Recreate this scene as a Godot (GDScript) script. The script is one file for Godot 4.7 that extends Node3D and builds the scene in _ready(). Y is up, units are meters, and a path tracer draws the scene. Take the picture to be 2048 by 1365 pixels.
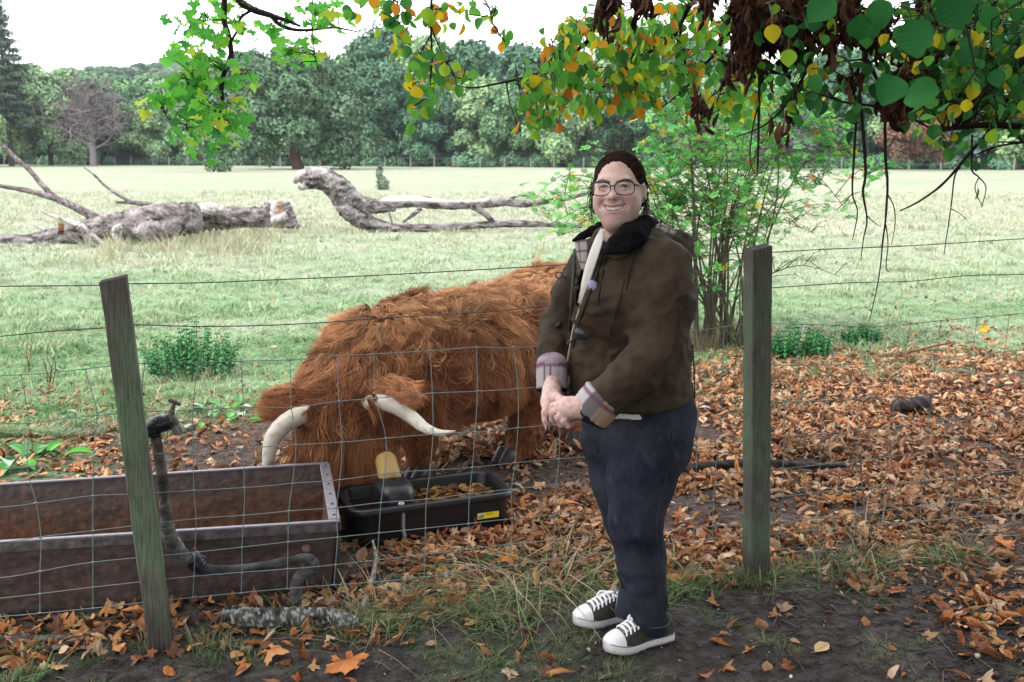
extends Node3D

const FOCAL := 1993.0
const TILT := 10.62
const EYE := Vector3(0, 1.62, 0)

var taken := {}
var rng := RandomNumberGenerator.new()
var wob := FastNoiseLite.new()
const EXPOSURE := 3.75
const HAZE := 0.00016
const CANOPY := 1700
# ---------------------------------------------------------------- colours, names and places

func srgb(r: float, g: float, b: float, k := 1.0) -> Color:
	# what a colour picked from a picture (0-255) is as a linear base colour, times k
	var c := Color(r / 255.0, g / 255.0, b / 255.0).srgb_to_linear()
	return Color(c.r * k, c.g * k, c.b * k)

func lin(r: float, g: float, b: float) -> Color:
	return Color(r, g, b)

func blend(a: Color, b: Color, t: float) -> Color:
	return a.lerp(b, clampf(t, 0.0, 1.0))

func rf(a: float, b: float) -> float:
	return rng.randf_range(a, b)

func ray(px: float, py: float) -> Vector3:
	return Vector3((px - 1024.0) / FOCAL, -(py - 682.5) / FOCAL, -1.0).rotated(Vector3.RIGHT, deg_to_rad(-TILT))

func at(px: float, py: float, dist: float) -> Vector3:
	# a point of the upright plane DIST metres ahead
	var r := ray(px, py)
	return EYE + r * (dist / -r.z)

func on(px: float, py: float, h := 0.0) -> Vector3:
	var r := ray(px, py)
	return EYE + r * ((h - EYE.y) / r.y)

func numbered(called: String) -> String:
	var k: int = taken.get(called, 0)
	taken[called] = k + 1
	return called if k == 0 else "%s_%03d" % [called, k]

func tag(o: Node, label := "", category := "", group := "", kind := "") -> Node:
	if label: o.set_meta("label", label)
	if category: o.set_meta("category", category)
	if group: o.set_meta("group", group)
	if kind: o.set_meta("kind", kind)
	return o

func thing(called: String, label: String, category: String, where := Vector3.ZERO, group := "") -> Node3D:
	var o := Node3D.new()
	o.name = numbered(called)
	add_child(o)
	o.position = where
	tag(o, label, category, group)
	return o

func put(called: String, sh, material: Material, parent: Node = null) -> MeshInstance3D:
	var o := MeshInstance3D.new()
	o.mesh = sh.mesh() if sh is Sh else sh
	o.material_override = material
	if parent == null:
		o.name = numbered(called)
		add_child(o)
	else:
		o.name = called
		parent.add_child(o, true)
	return o

func copies(called: String, mesh: Mesh, material: Material, where: Array, colors: Array, parent: Node = null) -> MultiMeshInstance3D:
	var mm := MultiMesh.new()
	mm.transform_format = MultiMesh.TRANSFORM_3D
	mm.use_colors = colors.size() > 0
	mm.mesh = mesh
	mm.instance_count = where.size()
	for i in where.size():
		mm.set_instance_transform(i, where[i])
		if mm.use_colors: mm.set_instance_color(i, colors[i])
	var o := MultiMeshInstance3D.new()
	o.multimesh = mm
	o.material_override = material
	o.set_meta("kind", "stuff")
	if parent == null:
		o.name = numbered(called)
		add_child(o)
	else:
		o.name = called
		parent.add_child(o, true)
	return o

# ---------------------------------------------------------------- materials

var noises := {}

func grain(seed_: int, freq: float, low: Color, high: Color, size := 512, octaves := 4, normal := false, kind := FastNoiseLite.TYPE_SIMPLEX_SMOOTH) -> NoiseTexture2D:
	var key := [seed_, freq, low, high, size, octaves, normal, kind]
	if noises.has(key): return noises[key]
	var f := FastNoiseLite.new()
	f.seed = seed_
	f.noise_type = kind
	f.frequency = freq
	f.fractal_octaves = octaves
	var t := NoiseTexture2D.new()
	t.width = size
	t.height = size
	t.seamless = true
	t.noise = f
	if normal:
		t.as_normal_map = true
		t.bump_strength = 6.0
	else:
		var g := Gradient.new()
		g.set_color(0, low)
		g.set_color(1, high)
		g.set_offset(0, 0.2)
		g.set_offset(1, 0.8)
		t.color_ramp = g
	noises[key] = t
	return t

func mat(c: Color, rough := 0.8, metal := 0.0) -> StandardMaterial3D:
	var m := StandardMaterial3D.new()
	m.albedo_color = c.linear_to_srgb()
	m.roughness = rough
	m.metallic = metal
	m.metallic_specular = 0.4
	return m

func vmat(rough := 0.85, spec := 0.35) -> StandardMaterial3D:
	# colours come with the vertices (and the copies)
	var m := StandardMaterial3D.new()
	m.vertex_color_use_as_albedo = true
	m.roughness = rough
	m.metallic_specular = spec
	return m

func rough_up(m: StandardMaterial3D, t: Texture2D, scale: float, relief_cm: float, tint: Texture2D = null) -> StandardMaterial3D:
	# relief and colour grain, laid on by world place
	m.uv1_triplanar = true
	m.uv1_world_triplanar = true
	m.uv1_scale = Vector3.ONE * scale
	if relief_cm > 0.0:
		m.heightmap_enabled = true
		m.heightmap_texture = t
		m.heightmap_scale = relief_cm
	if tint:
		m.albedo_texture = tint
	return m

# ---------------------------------------------------------------- shapes

class Sh:
	var v := PackedVector3Array()
	var n := PackedVector3Array()
	var c := PackedColorArray()
	var uv := PackedVector2Array()
	var ix := PackedInt32Array()
	var made: ArrayMesh

	func vert(p: Vector3, col := Color.WHITE, t := Vector2.ZERO) -> int:
		v.append(p)
		c.append(col)
		uv.append(t)
		return v.size() - 1

	func tri(a: int, b: int, d: int) -> void:  # seen from outside the corners run anticlockwise; written the way the engine wants it
		ix.append(a); ix.append(d); ix.append(b)

	func quad(a: int, b: int, d: int, e: int) -> void:
		tri(a, b, d)
		tri(a, d, e)

	func face(p: Array, col := Color.WHITE) -> void:
		var s := v.size()
		for q in p: vert(q, col)
		for i in range(1, p.size() - 1): tri(s, s + i, s + i + 1)

	func smooth() -> void:
		n.resize(v.size())
		n.fill(Vector3.ZERO)
		for i in range(0, ix.size(), 3):
			var a := ix[i]; var d := ix[i + 1]; var b := ix[i + 2]
			var f := (v[b] - v[a]).cross(v[d] - v[a])
			n[a] += f; n[b] += f; n[d] += f
		for i in n.size():
			n[i] = n[i].normalized() if n[i].length_squared() > 1e-20 else Vector3.UP

	func join(o: Sh, t := Transform3D.IDENTITY) -> void:
		var s := v.size()
		for p in o.v: v.append(t * p)
		c.append_array(o.c)
		uv.append_array(o.uv)
		for i in o.ix: ix.append(i + s)

	func mesh() -> ArrayMesh:
		if made: return made
		if n.size() != v.size(): smooth()
		var arr := []
		arr.resize(Mesh.ARRAY_MAX)
		arr[Mesh.ARRAY_VERTEX] = v
		arr[Mesh.ARRAY_NORMAL] = n
		arr[Mesh.ARRAY_COLOR] = c
		arr[Mesh.ARRAY_TEX_UV] = uv
		arr[Mesh.ARRAY_INDEX] = ix
		made = ArrayMesh.new()
		made.add_surface_from_arrays(Mesh.PRIMITIVE_TRIANGLES, arr)
		return made

func spline(pts: Array, per := 6) -> Array:
	# a smooth line through the points
	var out := []
	var m := pts.size()
	for i in m - 1:
		var a: Vector3 = pts[maxi(i - 1, 0)]
		var b: Vector3 = pts[i]
		var d: Vector3 = pts[i + 1]
		var e: Vector3 = pts[mini(i + 2, m - 1)]
		for k in per:
			out.append(b.cubic_interpolate(d, a, e, float(k) / per))
	out.append(pts[m - 1])
	return out

func ramp(vals: Array, count: int) -> Array:
	var out := []
	for i in count:
		var t := float(i) / maxf(count - 1, 1) * (vals.size() - 1)
		var k := mini(int(t), vals.size() - 2)
		out.append(lerpf(vals[k], vals[k + 1], t - k))
	return out

func tube(sh: Sh, pts: Array, radii: Array, sides := 8, col := Color.WHITE, knobbly := 0.0, flat := 1.0, tint = null) -> void:
	# a bent, tapering, closed tube; knobbly: share of the radius that noise moves; flat: second radius over the first
	var m := pts.size()
	var t0: Vector3 = (pts[1] - pts[0]).normalized()
	var side := t0.cross(Vector3.UP if absf(t0.y) < 0.9 else Vector3.RIGHT).normalized()
	var first := sh.v.size()
	var run := 0.0
	for i in m:
		var t: Vector3 = ((pts[mini(i + 1, m - 1)] as Vector3) - (pts[maxi(i - 1, 0)] as Vector3)).normalized()
		side = (side - t * side.dot(t)).normalized()
		var other := t.cross(side)
		if i > 0: run += (pts[i] as Vector3).distance_to(pts[i - 1])
		for k in sides:
			var ang := TAU * k / sides
			var d := side * cos(ang) + other * sin(ang) * flat
			var r: float = radii[i]
			var p: Vector3 = pts[i]
			if knobbly > 0.0:
				r *= 1.0 + knobbly * wob.get_noise_3dv((p + d * r) * (18.0 / maxf(r * 14.0, 0.25)))
				if sides >= 20: r *= 1.0 + knobbly * (0.45 * wob.get_noise_3d(cos(ang) * 3.2, sin(ang) * 3.2, run * 0.9) - 0.7 * maxf(0.0, 1.0 - 5.0 * absf(wob.get_noise_3d(cos(ang) * 2.4 + 7.0, sin(ang) * 2.4, run * 0.7))))
			p += d * r
			sh.vert(p, tint.call(p, float(i) / (m - 1), ang) if tint != null else col, Vector2(float(k) / sides, run))
	for i in m - 1:
		for k in sides:
			var a := first + i * sides + k
			var b := first + i * sides + (k + 1) % sides
			sh.quad(a, b, b + sides, a + sides)
	var e0 := sh.vert(pts[0] - t0 * (radii[0] as float) * 0.35, tint.call(pts[0], 0.0, 0.0) if tint != null else col)
	var tl: Vector3 = (pts[m - 1] - pts[m - 2]).normalized()
	var e1 := sh.vert(pts[m - 1] + tl * (radii[m - 1] as float) * 0.35, tint.call(pts[m - 1], 1.0, 0.0) if tint != null else col)
	for k in sides:
		sh.tri(e0, first + (k + 1) % sides, first + k)
		var q := first + (m - 1) * sides
		sh.tri(e1, q + k, q + (k + 1) % sides)

func rod(sh: Sh, a: Vector3, b: Vector3, r: float, sides := 6, col := Color.WHITE, r2 := -1.0) -> void:
	tube(sh, [a, b], [r, r if r2 < 0.0 else r2], sides, col)

func block(sh: Sh, t: Transform3D, size: Vector3, col := Color.WHITE, cut := 0.004) -> void:
	# a box with chamfered edges; t places its centre
	var h := size * 0.5
	cut = minf(cut, minf(h.x, minf(h.y, h.z)) * 0.6)
	var P := func(s: Vector3, ax: int) -> Vector3:
		var q := Vector3(h.x - cut, h.y - cut, h.z - cut)
		q[ax] = h[ax]
		return t * (q * s)
	for ax in 3:
		var u := (ax + 1) % 3
		var w := (ax + 2) % 3
		for sg in [-1.0, 1.0]:
			var q := []
			for k in [[-1, -1], [1, -1], [1, 1], [-1, 1]]:
				var s := Vector3()
				s[ax] = sg; s[u] = k[0]; s[w] = k[1]
				q.append(P.call(s, ax))
			if sg < 0: q.reverse()
			sh.face(q, col)
	for ax in 3:  # the chamfers along axis ax
		var u := (ax + 1) % 3
		var w := (ax + 2) % 3
		for k in [[1, 1], [-1, 1], [-1, -1], [1, -1]]:
			var s0 := Vector3(); var s1 := Vector3()
			s0[ax] = -1; s1[ax] = 1
			s0[u] = k[0]; s1[u] = k[0]; s0[w] = k[1]; s1[w] = k[1]
			var q := [P.call(s0, u), P.call(s1, u), P.call(s1, w), P.call(s0, w)]
			if k[0] * k[1] > 0: q.reverse()
			sh.face(q, col)
	for sx in [-1.0, 1.0]:
		for sy in [-1.0, 1.0]:
			for sz in [-1.0, 1.0]:
				var s := Vector3(sx, sy, sz)
				var q := [P.call(s, 0), P.call(s, 1), P.call(s, 2)]
				if sx * sy * sz < 0: q.reverse()
				sh.face(q, col)

# ---------------------------------------------------------------- rounded bodies: a field of distances, meshed

class Field:
	var ca := PackedVector3Array()
	var cb := PackedVector3Array()
	var c2 := PackedFloat32Array()
	var r1 := PackedFloat32Array()
	var r2 := PackedFloat32Array()
	var ck := PackedFloat32Array()
	var ei: Array[Transform3D] = []
	var er := PackedVector3Array()
	var ek := PackedFloat32Array()
	var si: Array[Transform3D] = []
	var sr := PackedVector3Array()
	var sk := PackedFloat32Array()
	var extra = null

	func cap(p: Vector3, q: Vector3, a: float, b: float, k := 0.03) -> void:
		ca.append(p); cb.append(q - p); c2.append(maxf((q - p).length_squared(), 1e-9)); r1.append(a); r2.append(b - a); ck.append(k)

	func chain(pts: Array, radii: Array, k := 0.03) -> void:
		for i in pts.size() - 1: cap(pts[i], pts[i + 1], radii[i], radii[i + 1], k)

	func ell(p: Vector3, r: Vector3, k := 0.03, b := Basis.IDENTITY) -> void:
		ei.append(Transform3D(b, p).inverse()); er.append(r); ek.append(k)

	func cut(p: Vector3, r: Vector3, k := 0.01, b := Basis.IDENTITY) -> void:
		si.append(Transform3D(b, p).inverse()); sr.append(r); sk.append(k)

	func d(p: Vector3) -> float:
		var m := 1e9
		for i in ca.size():
			var w := p - ca[i]
			var h := clampf(w.dot(cb[i]) / c2[i], 0.0, 1.0)
			var e := (w - cb[i] * h).length() - r1[i] - r2[i] * h
			var k := ck[i]
			var g := k - absf(m - e)
			m = minf(m, e)
			if g > 0.0: m -= g * g / (4.0 * k)
		for i in ei.size():
			var w := ei[i] * p
			var q := w / er[i]
			var k0 := q.length()
			var k1 := (q / er[i]).length()
			var e := k0 * (k0 - 1.0) / maxf(k1, 1e-6) if k0 > 1e-6 else -er[i].x
			var k := ek[i]
			var g := k - absf(m - e)
			m = minf(m, e)
			if g > 0.0: m -= g * g / (4.0 * k)
		for i in si.size():
			var w := si[i] * p
			var q := w / sr[i]
			var k0 := q.length()
			var k1 := (q / sr[i]).length()
			var e := -(k0 * (k0 - 1.0) / maxf(k1, 1e-6)) if k0 > 1e-6 else sr[i].x
			var k := sk[i]
			var g := k - absf(m - e)
			m = maxf(m, e)
			if g > 0.0: m += g * g / (4.0 * k)
		if extra != null: m = extra.call(p, m)
		return m

func net(f: Field, lo: Vector3, hi: Vector3, cell: float) -> Sh:
	# surface nets over the blocks near the surface
	var sh := Sh.new()
	const B := 5
	var bx := ceili((hi.x - lo.x) / cell / B)
	var by := ceili((hi.y - lo.y) / cell / B)
	var bz := ceili((hi.z - lo.z) / cell / B)
	var nx := bx * B + 1
	var ny := by * B + 1
	var nz := bz * B + 1
	var val := PackedFloat32Array()
	val.resize(nx * ny * nz)
	val.fill(9e9)
	var cellv := PackedInt32Array()
	cellv.resize(nx * ny * nz)
	cellv.fill(-1)
	var reach := B * cell * 0.87 * 1.25 + cell
	var live := []
	for Z in bz:
		for Y in by:
			for X in bx:
				var mid := lo + Vector3(X + 0.5, Y + 0.5, Z + 0.5) * (B * cell)
				if absf(f.d(mid)) > reach: continue
				live.append(Vector3i(X, Y, Z))
				for k in range(Z * B, Z * B + B + 1):
					for j in range(Y * B, Y * B + B + 1):
						var row := (k * ny + j) * nx
						for i in range(X * B, X * B + B + 1):
							if val[row + i] > 8e9:
								val[row + i] = f.d(lo + Vector3(i, j, k) * cell)
	var off := [0, 1, nx, nx + 1, nx * ny, nx * ny + 1, nx * ny + nx, nx * ny + nx + 1]
	var edges := [[0, 1], [2, 3], [4, 5], [6, 7], [0, 2], [1, 3], [4, 6], [5, 7], [0, 4], [1, 5], [2, 6], [3, 7]]
	for b in live:
		for k in range(b.z * B, b.z * B + B):
			for j in range(b.y * B, b.y * B + B):
				for i in range(b.x * B, b.x * B + B):
					var at0 := (k * ny + j) * nx + i
					var neg := 0
					for o in off:
						if val[at0 + o] < 0.0: neg += 1
					if neg == 0 or neg == 8: continue
					var sum := Vector3.ZERO
					var cnt := 0
					for e in edges:
						var p: int = e[0]
						var q: int = e[1]
						var v0 := val[at0 + off[p]]
						var v1 := val[at0 + off[q]]
						if (v0 < 0.0) == (v1 < 0.0): continue
						var t := v0 / (v0 - v1)
						var P0 := Vector3(p & 1, (p >> 1) & 1, p >> 2)
						var P1 := Vector3(q & 1, (q >> 1) & 1, q >> 2)
						sum += P0.lerp(P1, t)
						cnt += 1
					cellv[at0] = sh.vert(lo + (Vector3(i, j, k) + sum / cnt) * cell)
	var sx := 1
	var sy := nx
	var sz := nx * ny
	for b in live:
		for k in range(b.z * B, b.z * B + B):
			for j in range(b.y * B, b.y * B + B):
				for i in range(b.x * B, b.x * B + B):
					var at0 := (k * ny + j) * nx + i
					if cellv[at0] < 0: continue
					var s0 := val[at0] < 0.0
					if j > 0 and k > 0 and (val[at0 + sx] < 0.0) != s0:
						_netquad(sh, cellv[at0 - sy - sz], cellv[at0 - sz], cellv[at0], cellv[at0 - sy], s0)
					if i > 0 and k > 0 and (val[at0 + sy] < 0.0) != s0:
						_netquad(sh, cellv[at0 - sx - sz], cellv[at0 - sx], cellv[at0], cellv[at0 - sz], s0)
					if i > 0 and j > 0 and (val[at0 + sz] < 0.0) != s0:
						_netquad(sh, cellv[at0 - sx - sy], cellv[at0 - sy], cellv[at0], cellv[at0 - sx], s0)
	return sh

func _netquad(sh: Sh, a: int, b: int, d: int, e: int, out: bool) -> void:
	if a < 0 or b < 0 or d < 0 or e < 0: return
	if out: sh.quad(a, b, d, e)
	else: sh.quad(a, e, d, b)

func paint(sh: Sh, f) -> void:
	for i in sh.v.size(): sh.c[i] = f.call(sh.v[i])
# ---------------------------------------------------------------- the scene

func _ready() -> void:
	rng.seed = 7
	wob.seed = 3
	wob.noise_type = FastNoiseLite.TYPE_SIMPLEX_SMOOTH
	wob.frequency = 1.0
	wob.fractal_octaves = 2

	var cam := Camera3D.new()
	cam.name = "camera"
	cam.position = EYE
	cam.rotation_degrees = Vector3(-TILT, 0, 0)
	cam.fov = rad_to_deg(2.0 * atan(682.0 / FOCAL))
	cam.near = 0.05
	cam.far = 3000.0
	var lens := CameraAttributesPhysical.new()
	lens.frustum_focal_length = 12.0 * FOCAL / 682.0
	lens.frustum_focus_distance = 3.1
	lens.frustum_near = 0.05
	lens.frustum_far = 3000.0
	lens.exposure_aperture = 8.0
	cam.attributes = lens
	add_child(cam)

	var sky := ProceduralSkyMaterial.new()
	sky.sky_top_color = Color(0.95, 0.955, 1.0)
	sky.sky_horizon_color = Color(0.97, 0.97, 1.0)
	sky.sky_curve = 0.2
	sky.ground_horizon_color = Color(0.55, 0.58, 0.5)
	sky.ground_bottom_color = Color(0.3, 0.3, 0.26)
	sky.sky_energy_multiplier = 1.0
	var env := Environment.new()
	env.background_mode = Environment.BG_SKY
	env.sky = Sky.new()
	env.sky.sky_material = sky
	env.tonemap_mode = Environment.TONE_MAPPER_LINEAR
	env.tonemap_exposure = EXPOSURE
	env.sdfgi_enabled = true
	env.ssao_enabled = true
	env.ssil_enabled = true
	env.fog_enabled = HAZE > 0.0
	env.fog_density = HAZE
	env.fog_light_color = Color(0.93, 0.95, 1.0)
	var world := WorldEnvironment.new()
	world.name = "world_environment"
	world.environment = env
	add_child(world)

	var sun := DirectionalLight3D.new()
	sun.name = "sun"
	sun.light_energy = 0.4
	sun.light_color = Color(1.0, 0.98, 0.94)
	sun.light_angular_distance = 20.0
	sun.shadow_enabled = true
	sun.rotation_degrees = Vector3(-48, -62, 0)
	add_child(sun)

	build_ground()
	build_far()
	build_logs()
	build_fence()
	build_troughs()
	build_standpipe()
	build_cow()
	build_person()
	build_rose_bush()
	build_plants()
	build_overhang()
	build_litter()
	build_small_things()
# ---------------------------------------------------------------- ground and what lies far off

func lie(x: float, z: float) -> float:
	# height of the ground
	var far := clampf((-z - 9.0) / 30.0, 0.0, 1.0)
	return 0.016 * wob.get_noise_2d(x * 0.9, z * 0.9) * (1.0 - far * 0.5) + 0.10 * far * wob.get_noise_2d(x * 0.06 + 31.0, z * 0.06)

func patch(x: float, z: float, s: float, o := 0.0) -> float:
	return wob.get_noise_2d(x * s + o, z * s - o)

func grassy(x: float, z: float) -> float:
	# 1 where grass grows, 0 on bare soil
	var D := -z
	var edge := 6.6 + patch(x, z, 0.7) * 0.8
	if x > 1.2: edge += clampf((x - 1.2) * 0.35, 0.0, 1.0)
	if x < -1.2: edge -= clampf((-x - 1.2) * 1.1, 0.0, 1.6)
	var g := clampf((D - edge) / 0.9 + 0.5, 0.0, 1.0)
	if D < 3.9:
		var fence := 3.408 + 0.278 * x
		var near := 1.0 - clampf(absf(x - 0.05) / 0.62, 0.0, 1.0)
		g = maxf(g, clampf(near * 1.15 + patch(x, z, 2.6) * 1.5 - 0.2, 0.0, 1.0) * 0.7)
		var strip := 1.0 - clampf(absf(D - fence + 0.02) / 0.16, 0.0, 1.0)
		g = maxf(g, clampf(strip * 1.3 + patch(x, z, 2.2, 9.0) * 0.8 - 0.2, 0.0, 1.0) * (0.9 if x > -0.6 else 0.25))
	return g

func leafy(x: float, z: float) -> float:
	# how thick the dead leaves lie
	var D := -z
	var fence := 3.408 + 0.278 * x
	if D < fence + 0.02 + patch(x, z, 2.0, 6.0) * 0.16:
		var a := clampf((x - 1.35) / 0.5 + (D - 2.75) / 0.9 - 0.35, 0.0, 1.0)
		var b := clampf((-0.25 - x) / 0.4, 0.0, 1.0) * clampf((D - 2.9) / 0.25, 0.0, 1.0) * 0.15
		return maxf(maxf(a * 0.22, b), 0.014)
	var far := 1.0 - clampf((D - (6.3 + clampf(x, -1.0, 2.5) * 0.45)) / 1.4, 0.0, 1.0)
	var e := far * clampf((x + 0.9) / 0.6, 0.25, 1.0)
	e *= clampf(0.72 + patch(x, z, 0.8, 4.0) * 1.0 + patch(x, z, 2.6, 8.0) * 0.7, 0.08, 1.0)
	if D < 4.7: e *= 0.72 if x > 0.2 else 0.85
	if D > 6.0: e = maxf(e, 0.11 * (1.0 - clampf((D - 7.0) / 8.0, 0.0, 1.0)) * clampf(0.35 + x * 0.3, 0.12, 1.0))
	var mud := 1.0 - clampf(Vector2((x + 0.05) / 0.55, (D - 4.85) / 0.5).length(), 0.0, 1.0)
	e *= 1.0 - 0.85 * clampf(mud * 2.2, 0.0, 1.0)
	var bare := 1.0 - clampf(Vector2((x - 0.95) / 0.65, (D - 4.35) / 0.38).length(), 0.0, 1.0)
	return e * (1.0 - 0.85 * clampf(bare * 2.5, 0.0, 1.0))

func ground_color(x: float, z: float) -> Color:
	var D := -z
	var soil := lin(0.055, 0.047, 0.045)
	soil = blend(soil, lin(0.082, 0.069, 0.063), 0.5 + patch(x, z, 2.3) * 0.9)
	soil = blend(soil, lin(0.044, 0.037, 0.034), patch(x, z, 6.0, 3.0) * 1.2)
	if D > 3.6: soil = blend(soil, lin(0.13, 0.09, 0.068), 0.5)
	var green := blend(lin(0.105, 0.205, 0.078), lin(0.205, 0.30, 0.155), 0.5 + patch(x, z, 0.55) * 0.9)
	green = blend(green, lin(0.262, 0.345, 0.208), clampf((D - 7.0) / 9.0, 0.0, 1.0))
	var straw := lin(0.35, 0.365, 0.265)
	var dry := clampf((D - 9.0) / 16.0, 0.0, 0.85) + patch(x, z * 2.2, 0.16, 7.0) * 0.55 + patch(x, z * 1.8, 0.6, 2.0) * 0.3
	green = blend(green, straw, dry)
	return blend(soil, green, grassy(x, z) * (0.30 if D < 4.2 else 1.0))

func build_ground() -> void:
	var xs := []
	var zs := []
	var s := 0.0
	while s < 900.0:
		xs.append(s)
		if s > 0.0: xs.push_front(-s)
		s += 0.045 if s < 3.2 else maxf(0.06, s * 0.09)
	s = -14.0
	while s < 1200.0:
		zs.append(-s)
		s += 0.6 if s < 2.0 else (0.045 if s < 7.0 else maxf(0.06, (s - 6.2) * 0.07))
	var sh := Sh.new()
	for z in zs:
		for x in xs:
			sh.vert(Vector3(x, lie(x, z), z), ground_color(x, z))
	var w := xs.size()
	for j in zs.size() - 1:
		for i in w - 1:
			var a := j * w + i
			sh.quad(a, a + 1, a + w + 1, a + w)
	var m := vmat(0.95, 0.2)
	rough_up(m, grain(11, 0.02, Color.BLACK, Color.WHITE, 1024, 6), 0.9, 1.6, grain(12, 0.03, Color(0.72, 0.72, 0.72), Color(1, 1, 1), 512, 5))
	tag(put("ground", sh, m), "bare dark soil running into pale rough pasture grass", "", "", "structure")

# a crown: leaf sprays spread through lobes
func crown(seed_: int, lobes: Array, sprays: int, size: float, tones: Array, droop := 0.35) -> Sh:
	var r := RandomNumberGenerator.new()
	r.seed = seed_
	var sh := Sh.new()
	var weight := []
	var total := 0.0
	for l in lobes:
		var rr: Vector3 = l[1]
		total += pow(rr.x * rr.y * rr.z, 0.6667)
		weight.append(total)
	for i in sprays:
		var pick := r.randf() * total
		var k := 0
		while weight[k] < pick: k += 1
		var at0: Vector3 = lobes[k][0]
		var rad: Vector3 = lobes[k][1]
		var d := Vector3(r.randfn(), r.randfn() + 0.25, r.randfn()).normalized()
		var deep := pow(r.randf(), 0.45)
		var bump := 1.0 + 0.16 * sin(d.x * 7.0 + k) * sin(d.y * 6.0 + k * 2.0) * sin(d.z * 7.0 + k * 3.0) * 2.0
		var p := at0 + d * rad * (0.45 + 0.58 * deep) * bump
		var out := (d + Vector3(r.randfn(), r.randfn() + 0.5, r.randfn()) * 0.5).normalized()
		var ax := out.cross(Vector3(r.randfn(), r.randfn() * 0.4, r.randfn())).normalized()
		var by := out.cross(ax)
		var t: Color = tones[int(r.randf() * tones.size())]
		t = t * r.randf_range(0.75, 1.25)
		var sz := size * r.randf_range(0.6, 1.35)
		for q in 3:
			var a := TAU * q / 3.0 + r.randf() * 1.5
			var dir := ax * cos(a) + by * sin(a) - out * droop * r.randf()
			var wide := out.cross(dir).normalized() * sz * 0.34
			var root := p + dir * sz * 0.1
			var tip := p + dir * sz
			var mid := root.lerp(tip, 0.5) + out * sz * 0.12
			var b := sh.v.size()
			sh.vert(root, t); sh.vert(mid - wide, t); sh.vert(tip, t); sh.vert(mid + wide, t)
			sh.tri(b, b + 1, b + 2)
			sh.tri(b, b + 2, b + 3)
	return sh

func lobes(seed_: int, h: float, w: float, count: int, low := 0.12) -> Array:
	var r := RandomNumberGenerator.new()
	r.seed = seed_
	var out := [[Vector3(0, h * 0.58, 0), Vector3(w * 0.30, h * 0.32, w * 0.30)]]
	for i in count:
		var t := (i + 0.5) / count
		var y := h * lerpf(low, 0.86, t)
		var ring := w * 0.34 * sqrt(maxf(0.08, 1.0 - pow(absf(t - 0.38) / 0.66, 2.2)))
		var a := i * 2.399 + r.randf() * 0.5
		var rad := w * r.randf_range(0.13, 0.21)
		out.append([Vector3(cos(a) * ring, y, sin(a) * ring), Vector3(rad, rad * r.randf_range(0.62, 0.85), rad)])
	return out

func limb(sh: Sh, r: RandomNumberGenerator, p: Vector3, dir: Vector3, length: float, rad: float, deep: int, col: Color, rise := 0.12) -> void:
	# a branching limb
	var pts := [p]
	var n := 4
	var d := dir
	for i in n:
		d = (d + Vector3(r.randfn(), r.randfn() * 0.6 + rise, r.randfn()) * 0.2).normalized()
		pts.append((pts[pts.size() - 1] as Vector3) + d * length / n)
	tube(sh, pts, ramp([rad, rad * 0.55], n + 1), 5 if deep > 1 else 4, col)
	if deep <= 0: return
	for k in (3 if deep > 1 else 4):
		var q: Vector3 = pts[1 + int(r.randf() * (n - 0.01))]
		var side := d.cross(Vector3(r.randfn(), r.randfn(), r.randfn())).normalized()
		limb(sh, r, q, (d * 0.55 + side * 0.9 + Vector3.UP * rise).normalized(), length * r.randf_range(0.45, 0.7), rad * 0.5, deep - 1, col, rise)

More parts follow.
